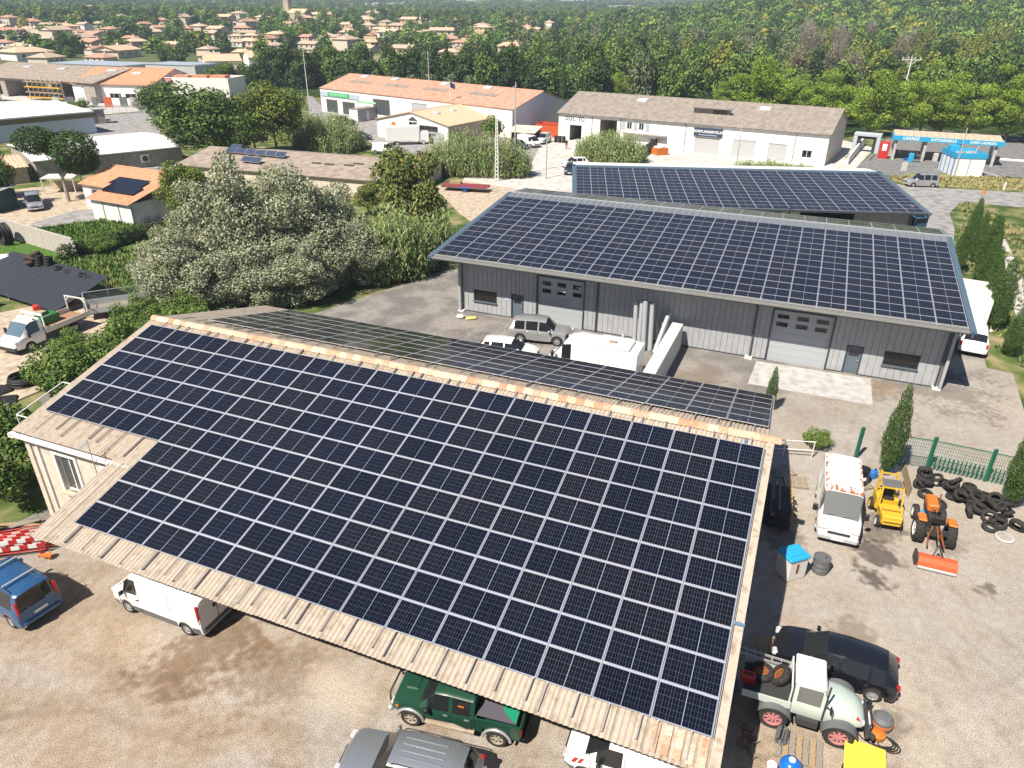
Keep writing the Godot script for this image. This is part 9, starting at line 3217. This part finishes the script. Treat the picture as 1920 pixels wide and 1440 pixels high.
func belts(r: RandomNumberGenerator, DARK: Array, MID: Array, YEL: Array, SILVER: Array, BARE: Array, AUT: Array) -> void:
	var P := {}
	var bark: Material = M.bark
	P.dark = tree_proto("belt_tree", "dark green broadleaf tree in the belt behind the white shop", "dark trees of the belt", lobed(24, 201, -0.1, 0.5, 0.2), 3600, 0.030, DARK, 202, bark, 0.4, 0.02, 0.0, 0.65, 0.4)
	P.dark2 = tree_proto("belt_tree", "dark green broadleaf tree in the belt behind the white shop", "dark trees of the belt", lobed(24, 203, -0.1, 0.48, 0.19), 3600, 0.030, DARK + [MID[0]], 204, bark, 0.4, 0.02, 0.0, 0.65, 0.4)
	P.mid = tree_proto("wood_tree", "mid green broadleaf tree in the wood", "mid green trees of the wood", lobed(22, 205, -0.1, 0.5, 0.2), 2600, 0.033, MID, 206, bark, 0.4, 0.02, 0.0, 0.65, 0.4)
	P.yellow = tree_proto("wood_tree", "yellow green tree lighting up the wood", "yellow green trees of the wood", lobed(22, 207, -0.05, 0.5, 0.2), 2600, 0.033, YEL + [C(0.17, 0.22, 0.03), C(0.22, 0.25, 0.04)], 208, bark, 0.4, 0.02, 0.0, 0.65, 0.4)
	P.silver = tree_proto("grey_willow", "grey green pale crowned tree in the wood", "grey green trees of the wood", lobed(22, 209, -0.1, 0.5, 0.2), 2600, 0.033, [C(0.12, 0.16, 0.07), C(0.18, 0.21, 0.11), C(0.09, 0.12, 0.05), C(0.22, 0.25, 0.15)], 210, M.bark_pale, 0.4, 0.02, 0.0, 0.65, 0.4)

	var bl := lobed(16, 211, 0.25, 0.36, 0.17)
	var bare := tree_proto("bare_poplar", "half bare poplar with pale branches in the wood", "half bare poplars of the wood", bl, 1500, 0.028, BARE, 212, M.bark_pale, 0.85, 0.013, 0.0, 0.3, 0.2)
	var bb := MB.new()
	var rb := RandomNumberGenerator.new()
	rb.seed = 5
	for i in 46:
		var y0 := rb.randf_range(0.15, 0.75)
		var an := rb.randf() * TAU
		var ln := rb.randf_range(0.12, 0.34)
		var s := Vector3(0, y0, 0)
		bb.tube([s, s + Vector3(cos(an) * ln * 0.45, ln * 0.6, sin(an) * ln * 0.45), s + Vector3(cos(an) * ln * 0.75, ln * 1.25, sin(an) * ln * 0.75)], 0.006, 4, 0.0015)
	obj("branches", bb, M.bark_pale, bare)
	P.bare = bare
	P.pine = tree_proto("far_pine", "bright green pine among the village trees", "bright pines near the village", lobed(14, 213, 0.35, 0.5, 0.2), 1500, 0.042, [C(0.10, 0.17, 0.022), C(0.14, 0.21, 0.03), C(0.07, 0.12, 0.02)], 214, bark, 0.5, 0.02, 0.0, 0.5, 0.4)
	P.town = tree_proto("village_tree", "dark leafy tree between the village houses", "leafy trees of the village", lobed(13, 215, 0.05, 0.5, 0.22), 1300, 0.046, DARK + MID, 216, bark, 0.4, 0.02, 0.0, 0.65, 0.4)

	for row in 3:
		for i in 17:
			var x := -78.0 + i * 7.6 + r.randf_range(-2.2, 2.2)
			var z := -222.0 - row * 10.0 - 0.0012 * (x - 20) * (x - 20) * (1 if x < 0 else 0) + 0.22 * maxf(0, x) + r.randf_range(-3, 3)
			if x < -52 and row == 0: continue
			var h := r.randf_range(10.0, 14.0) + row * 0.6
			plant([P.dark, P.dark2, P.dark, P.mid][r.randi() % 4], [[x, z, h, r.randf_range(9, 12.5)]], r)

	for i in 6: plant(P.silver, [[-38.0 + i * 5.2, -212.0 + i * 2.0 + r.randf_range(-1, 1), r.randf_range(6.5, 8.5), r.randf_range(6, 8)]], r)

	for row in 9:
		var d := 205.0 + row * 27.0
		var n := 15 + row
		for i in n:
			var a := lerpf(0.10 if row < 4 else 0.0, 0.66, (i + r.randf_range(0.1, 0.9)) / n)
			var dd := d + r.randf_range(-9, 9)
			var x := sin(a) * dd
			var z := -cos(a) * dd
			if row == 0 and a > 0.33 and dd < 190: continue
			var px := a
			var kinds := ["dark", "mid", "mid", "mid", "yellow", "silver"]
			if row >= 3 and px > 0.22 and px < 0.34: kinds = ["silver", "silver", "mid", "dark"]
			if px > 0.34 and px < 0.50 and row >= 1: kinds = ["bare", "bare", "bare", "dark", "mid", "yellow"]
			if px > 0.47 and row >= 4: kinds = ["yellow", "mid", "bare", "dark2", "yellow"]
			if px >= 0.55: kinds = ["dark", "mid", "mid"]
			var k: String = kinds[r.randi() % kinds.size()]
			var h := r.randf_range(11.0, 15.5) + row * 0.35
			if k == "bare": h *= 1.18
			var w := r.randf_range(9.5, 13.5)
			plant(P[k], [[x, z, h, w]], r)
	print("  woods")
	for i in 34:
		var x := r.randf_range(-125.0, -62.0)
		var z := r.randf_range(-330.0, -236.0)
		if Vector2(x + 115.0, z + 268.0).length() < 26.0 or Vector2(x + 102.0, z + 297.0).length() < 14.0 or (x > -75.0 and z > -262.0): continue
		plant(P[["town", "dark", "mid", "pine"][i % 4]], [[x, z, r.randf_range(4.0, 7.5), r.randf_range(5.5, 9.0)]], r)

	var cnt := 0
	while cnt < 165:
		var a := r.randf_range(-0.62, 0.16)
		var d := r.randf_range(250.0, 780.0)
		var x := sin(a) * d
		var z := -cos(a) * d
		if d < 300 and a > -0.25: continue
		if a > 0.0 and d < 330: continue
		var bad := false
		for s in house_spots:
			if Vector2(x - s.x, z - s.y).length() < 11.0: bad = true

			var hd: float = (s as Vector2).length()
			if d < hd and hd - d < 60.0 and absf(atan2(s.x, -s.y) - a) < 7.0 / hd: bad = true
		if bad: continue
		if x < -90 and z > -300: continue
		var k: String = ["town", "town", "town", "pine", "silver", "mid", "yellow", "dark"][r.randi() % 8]
		plant(P[k], [[x, z, r.randf_range(5.5, 9.0), r.randf_range(6.5, 10.5)]], r)
		cnt += 1

	var fb := leaves(lobed(12, 301, -0.1, 0.5, 0.24), 460, 0.066, [C(1, 1, 1), C(0.8, 0.85, 0.8), C(0.65, 0.7, 0.6), C(1.15, 1.1, 0.9)], 302, 0.0, 0.8, 0.5)
	var mm := MultiMesh.new()
	mm.transform_format = MultiMesh.TRANSFORM_3D
	mm.use_colors = true
	var fm := mat("leaf_far", Color(1, 1, 1), 0.8, 0.0, 0.2)
	fm.vertex_color_use_as_albedo = true
	mm.mesh = fb.mesh(fm)
	var N := 17000
	var tf := []
	var cs := []
	var pn := noise2(303, 0.006, 3)
	var tries := 0
	while tf.size() < N and tries < N * 4:
		tries += 1
		var a := r.randf_range(-0.72, 0.72)
		var d := 430.0 + 2300.0 * pow(r.randf(), 1.7)
		var x := sin(a) * d
		var z := -cos(a) * d
		if a < 0.16 and d < 790.0:
			if r.randf() < 0.55: continue
			var bad := false
			for s in house_spots:
				if absf(s.x - x) < 11.0 and absf(s.y - z) < 11.0: bad = true
				var hd: float = (s as Vector2).length()
				if d < hd and hd - d < 45.0 and absf(atan2(s.x, -s.y) - a) < 6.0 / hd: bad = true
			if bad: continue
		elif d > 900.0 and pn.get_noise_2d(x, z) < -0.12: continue
		var h := r.randf_range(6.0, 11.0) * (1.0 if d < 1200 else 0.75)
		var w := r.randf_range(8.0, 13.0)
		if a > 0.12 and d < 1000.0:
			h *= 1.35
			w *= 1.35
		tf.append(Transform3D(Basis(Vector3.UP, r.randf() * TAU).scaled(Vector3(w, h, w)), Vector3(x, terrain(x, z) - 0.3, z)))
		var c: Color = (DARK + MID + MID + [C(0.10, 0.13, 0.05), C(0.12, 0.14, 0.07)])[r.randi() % 17]
		if r.randf() < 0.06: c = YEL[r.randi() % 5]
		cs.append(c * r.randf_range(1.0, 1.5))
	mm.instance_count = tf.size()
	for i in tf.size():
		mm.set_instance_transform(i, tf[i])
		mm.set_instance_color(i, cs[i])
	var mi := MultiMeshInstance3D.new()
	mi.multimesh = mm
	mi.name = "far_woods"
	add_child(mi)
	tag(mi, "far-off woods covering the hills beyond the village", "woods", "", "stuff")

# ------------------------------------------------------------------ hills and village
var house_spots := []

func make_village() -> void:

	var b := MB.new()
	b.colored = true
	var rings := []
	var R := [326.0]
	while R[-1] < 9000.0: R.append(R[-1] * (1.045 if R[-1] < 3000 else 1.035))
	var na := 150
	var rock := noise2(510, 0.004, 5)
	var cls := noise2(511, 0.0012, 3)
	var cg := []
	for d in R:
		var ring := []
		var cr := []
		for i in na + 1:
			var a := lerpf(-0.95, 0.95, float(i) / na)
			var x: float = sin(a) * d
			var z: float = -cos(a) * d
			ring.append(Vector3(x, terrain(x, z) - (0.5 if d < 330 else 0.0) + 0.08, z))
			var k := rock.get_noise_2d(x, z)
			var c := Color(0.06, 0.085, 0.03).lerp(Color(0.15, 0.16, 0.08), clampf(0.5 + k, 0, 1))
			if d > 1000.0:
				var lime := smoothstep(0.04, 0.30, k + 0.5 * cls.get_noise_2d(x, z) + (0.30 if (d > 3200.0 and a > -0.02 and a < 0.22) else 0.0) + (0.34 if (d > 1100.0 and d < 1900 and a > -0.24 and a < -0.11) else 0.0))
				c = c.lerp(Color(0.40, 0.39, 0.37), lime * 0.85)
			elif k > 0.18 and d < 800: c = c.lerp(Color(0.30, 0.26, 0.17), 0.7)
			cr.append(c)
		rings.append(ring)
		cg.append(cr)
	for j in R.size() - 1:
		for i in na:
			b.col = cg[j][i]
			b.quad(rings[j][i], rings[j][i + 1], rings[j + 1][i + 1], rings[j + 1][i])
	b.smooth(80)
	var hm := mat("hill", Color(1, 1, 1), 0.95, 0.0, 0.2)
	hm.vertex_color_use_as_albedo = true
	structure("hills", b, hm)


	var spots := [[-601, -957, 16.8], [-612, -1002, 14.0], [-481, -913, 15.3], [-423, -824, 11.0], [-338, -643, 8.6], [-300, -612, 7.1], [-292, -461, 16.2], [-283, -465, 11.3], [-268, -450, 14.0], [-289, -510, 18.3], [-277, -514, 6.9], [-256, -444, 12.9], [-240, -434, 16.2], [-241, -385, 9.4], [-214, -345, 21.1], [-217, -408, 13.7], [-185, -366, 20.1], [-198, -375, 10.1], [-218, -450, 8.9], [-220, -530, 10.2], [-198, -491, 10.2], [-191, -486, 10.1], [-186, -499, 11.1], [-176, -457, 11.7], [-169, -483, 8.4], [-163, -490, 8.4], [-155, -442, 7.7], [-149, -444, 11.1], [-145, -466, 10.9], [-149, -498, 11.6], [-153, -393, 9.4], [-131, -378, 6.5], [-171, -683, 12.6], [-148, -610, 11.2], [-166, -633, 11.7], [-166, -719, 11.0], [-120, -506, 7.7], [-111, -496, 8.3], [-188, -909, 15.2], [-137, -772, 12.8], [-128, -605, 11.0], [-119, -590, 9.0], [-103, -493, 11.2], [-91, -428, 12.4], [-78, -417, 9.5], [-96, -568, 9.4], [-88, -597, 13.5], [-83, -631, 12.3], [-90, -508, 11.5], [-77, -490, 12.5], [-69, -521, 14.9], [-57, -507, 10.6], [-77, -617, 12.0], [-51, -554, 15.7], [-55, -700, 10.4], [-33, -467, 7.0], [-25, -507, 16.6], [-29, -425, 6.3], [-3, -646, 14.4], [6, -598, 11.6], [13, -588, 9.6], [9, -526, 10.2], [15, -498, 20.7], [28, -491, 11.0], [27, -637, 6.6], [113, -654, 9.9], [-227, -508, 9.1], [-263, -566, 8.3], [-152, -553, 10.2], [-172, -604, 10.3], [-248, -802, 13.7], [-287, -958, 16.4], [-250, -927, 17.1], [-242, -412, 10.7], [-259, -400, 9.2], [-181, -418, 8.8], [-193, -404, 9.3], [-67, -663, 9.9], [-26, -623, 11.1], [-16, -584, 9.6], [29, -559, 9.2], [-111, -604, 10.0], [-105, -652, 9.8], [-120, -461, 9.2], [-244, -481, 9.6]]
	var walls := [["cream", M.render_cream], ["white", M.render_white], ["ochre", mat("wall_ochre", S(0.60, 0.46, 0.26), 0.9)], ["pink", mat("wall_pink", S(0.62, 0.45, 0.37), 0.9)]]
	var roofs := [["pale clay", M.roof_peach], ["salmon", M.roof_pink], ["sandy", mat("roof_sand", S(0.44, 0.34, 0.25), 0.9)]]
	var r := RandomNumberGenerator.new()
	r.seed = 1234
	var protos := {}
	for i in 400:
		if spots.size() >= 135: break
		var a := r.randf_range(-0.62, 0.06)
		var d := r.randf_range(370.0, 720.0)
		var p := Vector2(sin(a) * d, -cos(a) * d)
		var bad := false
		for q in spots:
			if Vector2(q[0] - p.x, q[1] - p.y).length() < 19.0: bad = true
		if not bad: spots.append([p.x, p.y, r.randf_range(8.5, 13.0)])
	for i in spots.size():
		var q: Array = spots[i]
		house_spots.append(Vector2(q[0], q[1]))
		var w: int = [0, 0, 1, 2, 3, 0][r.randi() % 6]
		var f: int = r.randi() % 3
		var hip := r.randi() % 2
		var two := r.randi() % 3 == 0
		var key := "%d%d%d%d" % [w, f, hip, int(two)]
		var label := "%s walled village %s with %s %s roof" % [walls[w][0], "house of two storeys" if two else "bungalow", roofs[f][0], "hipped" if hip else "gabled"]
		var t: Node3D
		if not protos.has(key):
			t = thing("village_house", label, "house", Vector3.ZERO, 0.0, label)
			village_house(t, hip == 1, two, walls[w][1], roofs[f][1])
			protos[key] = t
		else:
			t = copy(protos[key], Vector3.ZERO, 0.0)
		t.position = Vector3(q[0], terrain(q[0], q[1]), q[1])
		t.rotation.y = deg_to_rad([-30.0, 60.0, -15.0, 5.0, 75.0][r.randi() % 5] + r.randf_range(-8, 8))
		var k: float = clampf(q[2] / 11.0, 0.75, 1.5)
		t.scale = Vector3(k, clampf(k, 0.85, 1.15), k)

	var t := thing("church", "old stone church with square bell tower above the village", "church", Vector3(-190.0, terrain(-190, -675), -675.0), deg_to_rad(-25))
	var c := MB.new()
	c.box(Vector3(0, 9.0, 0), Vector3(5.2, 19.0, 5.2))
	c.box(Vector3(0, 20.0, 0), Vector3(4.4, 4.0, 4.4))
	obj("tower", c, M.render_tan, t)
	c = MB.new()
	for s in [-1, 1]:
		c.box(Vector3(s * 1.1, 16.2, 2.62), Vector3(0.9, 2.6, 0.1))
		c.box(Vector3(2.62, 16.2, s * 1.1), Vector3(0.1, 2.6, 0.9))
	obj("bell_opening", c, M.render_grey, t)
	c = MB.new()
	c.lathe([Vector2(3.0, 22.0), Vector2(0.0, 25.0)], 4, Basis(Vector3.UP, PI / 4))
	obj("spire", c, M.roof_peach, t)
	var nave := Node3D.new()
	nave.name = "nave"
	t.add_child(nave)
	nave.position = Vector3(2.0, 0, 5.0)
	gabled(nave, 18.0, 10.0, 7.0, 10.0, M.render_tan, M.roof_peach, [], 0.3, 0.8)

func village_house(t: Node3D, hip: bool, two: bool, wm: Material, rm: Material) -> void:
	var L := 11.0
	var W := 8.5
	var he := 5.2 if two else 2.9
	var hr := he + 1.5
	var holes := []
	for x in [-3.4, 0.2, 3.2]:
		holes.append([x - 0.5, x + 0.5, 1.0, 2.2])
		if two: holes.append([x - 0.5, x + 0.5, 3.6, 4.7])
	var b := wall_with_openings(-L / 2, L / 2, -0.8, he, W / 2, 0.25, holes)
	b.box(Vector3(0, he / 2 - 0.4, -W / 2 + 0.12), Vector3(L, he + 0.8, 0.25))
	for x in [-L / 2 + 0.12, L / 2 - 0.12]: b.box(Vector3(x, he / 2 - 0.4, 0), Vector3(0.24, he + 0.8, W - 0.5))
	var o := 0.45
	var X := L / 2 + o
	var Z := W / 2 + o
	var rf := MB.new()
	var i := 3.4 if hip else 0.0
	var A := Vector3(-X, he - 0.05, Z)
	var B := Vector3(X, he - 0.05, Z)
	var C_ := Vector3(X, he - 0.05, -Z)
	var D := Vector3(-X, he - 0.05, -Z)
	var E := Vector3(-X + i, hr, 0)
	var F := Vector3(X - i, hr, 0)
	rf.quad(A, B, F, E)
	rf.quad(C_, D, E, F)
	if hip:
		rf.tri(B, C_, F)
		rf.tri(D, A, E)
	else:
		b.tri(Vector3(L / 2, he, W / 2), Vector3(L / 2, he, -W / 2), Vector3(L / 2, hr - 0.1, 0))
		b.tri(Vector3(-L / 2, he, -W / 2), Vector3(-L / 2, he, W / 2), Vector3(-L / 2, hr - 0.1, 0))
	rf.quad(A + Vector3(0, -0.12, 0), D + Vector3(0, -0.12, 0), C_ + Vector3(0, -0.12, 0), B + Vector3(0, -0.12, 0))
	obj("wall", b, wm, t)
	obj("roof", rf, rm, t)
	var ch := MB.new()
	ch.box(Vector3(2.2, hr + 0.1, -0.8), Vector3(0.7, 1.4, 0.7))
	obj("chimney", ch, wm, t)
	for h in holes:
		var g := MB.new()
		g.box(Vector3((h[0] + h[1]) / 2, (h[2] + h[3]) / 2, W / 2 - 0.18), Vector3(h[1] - h[0], h[3] - h[2], 0.05))
		obj("window", g, M.glass, t)
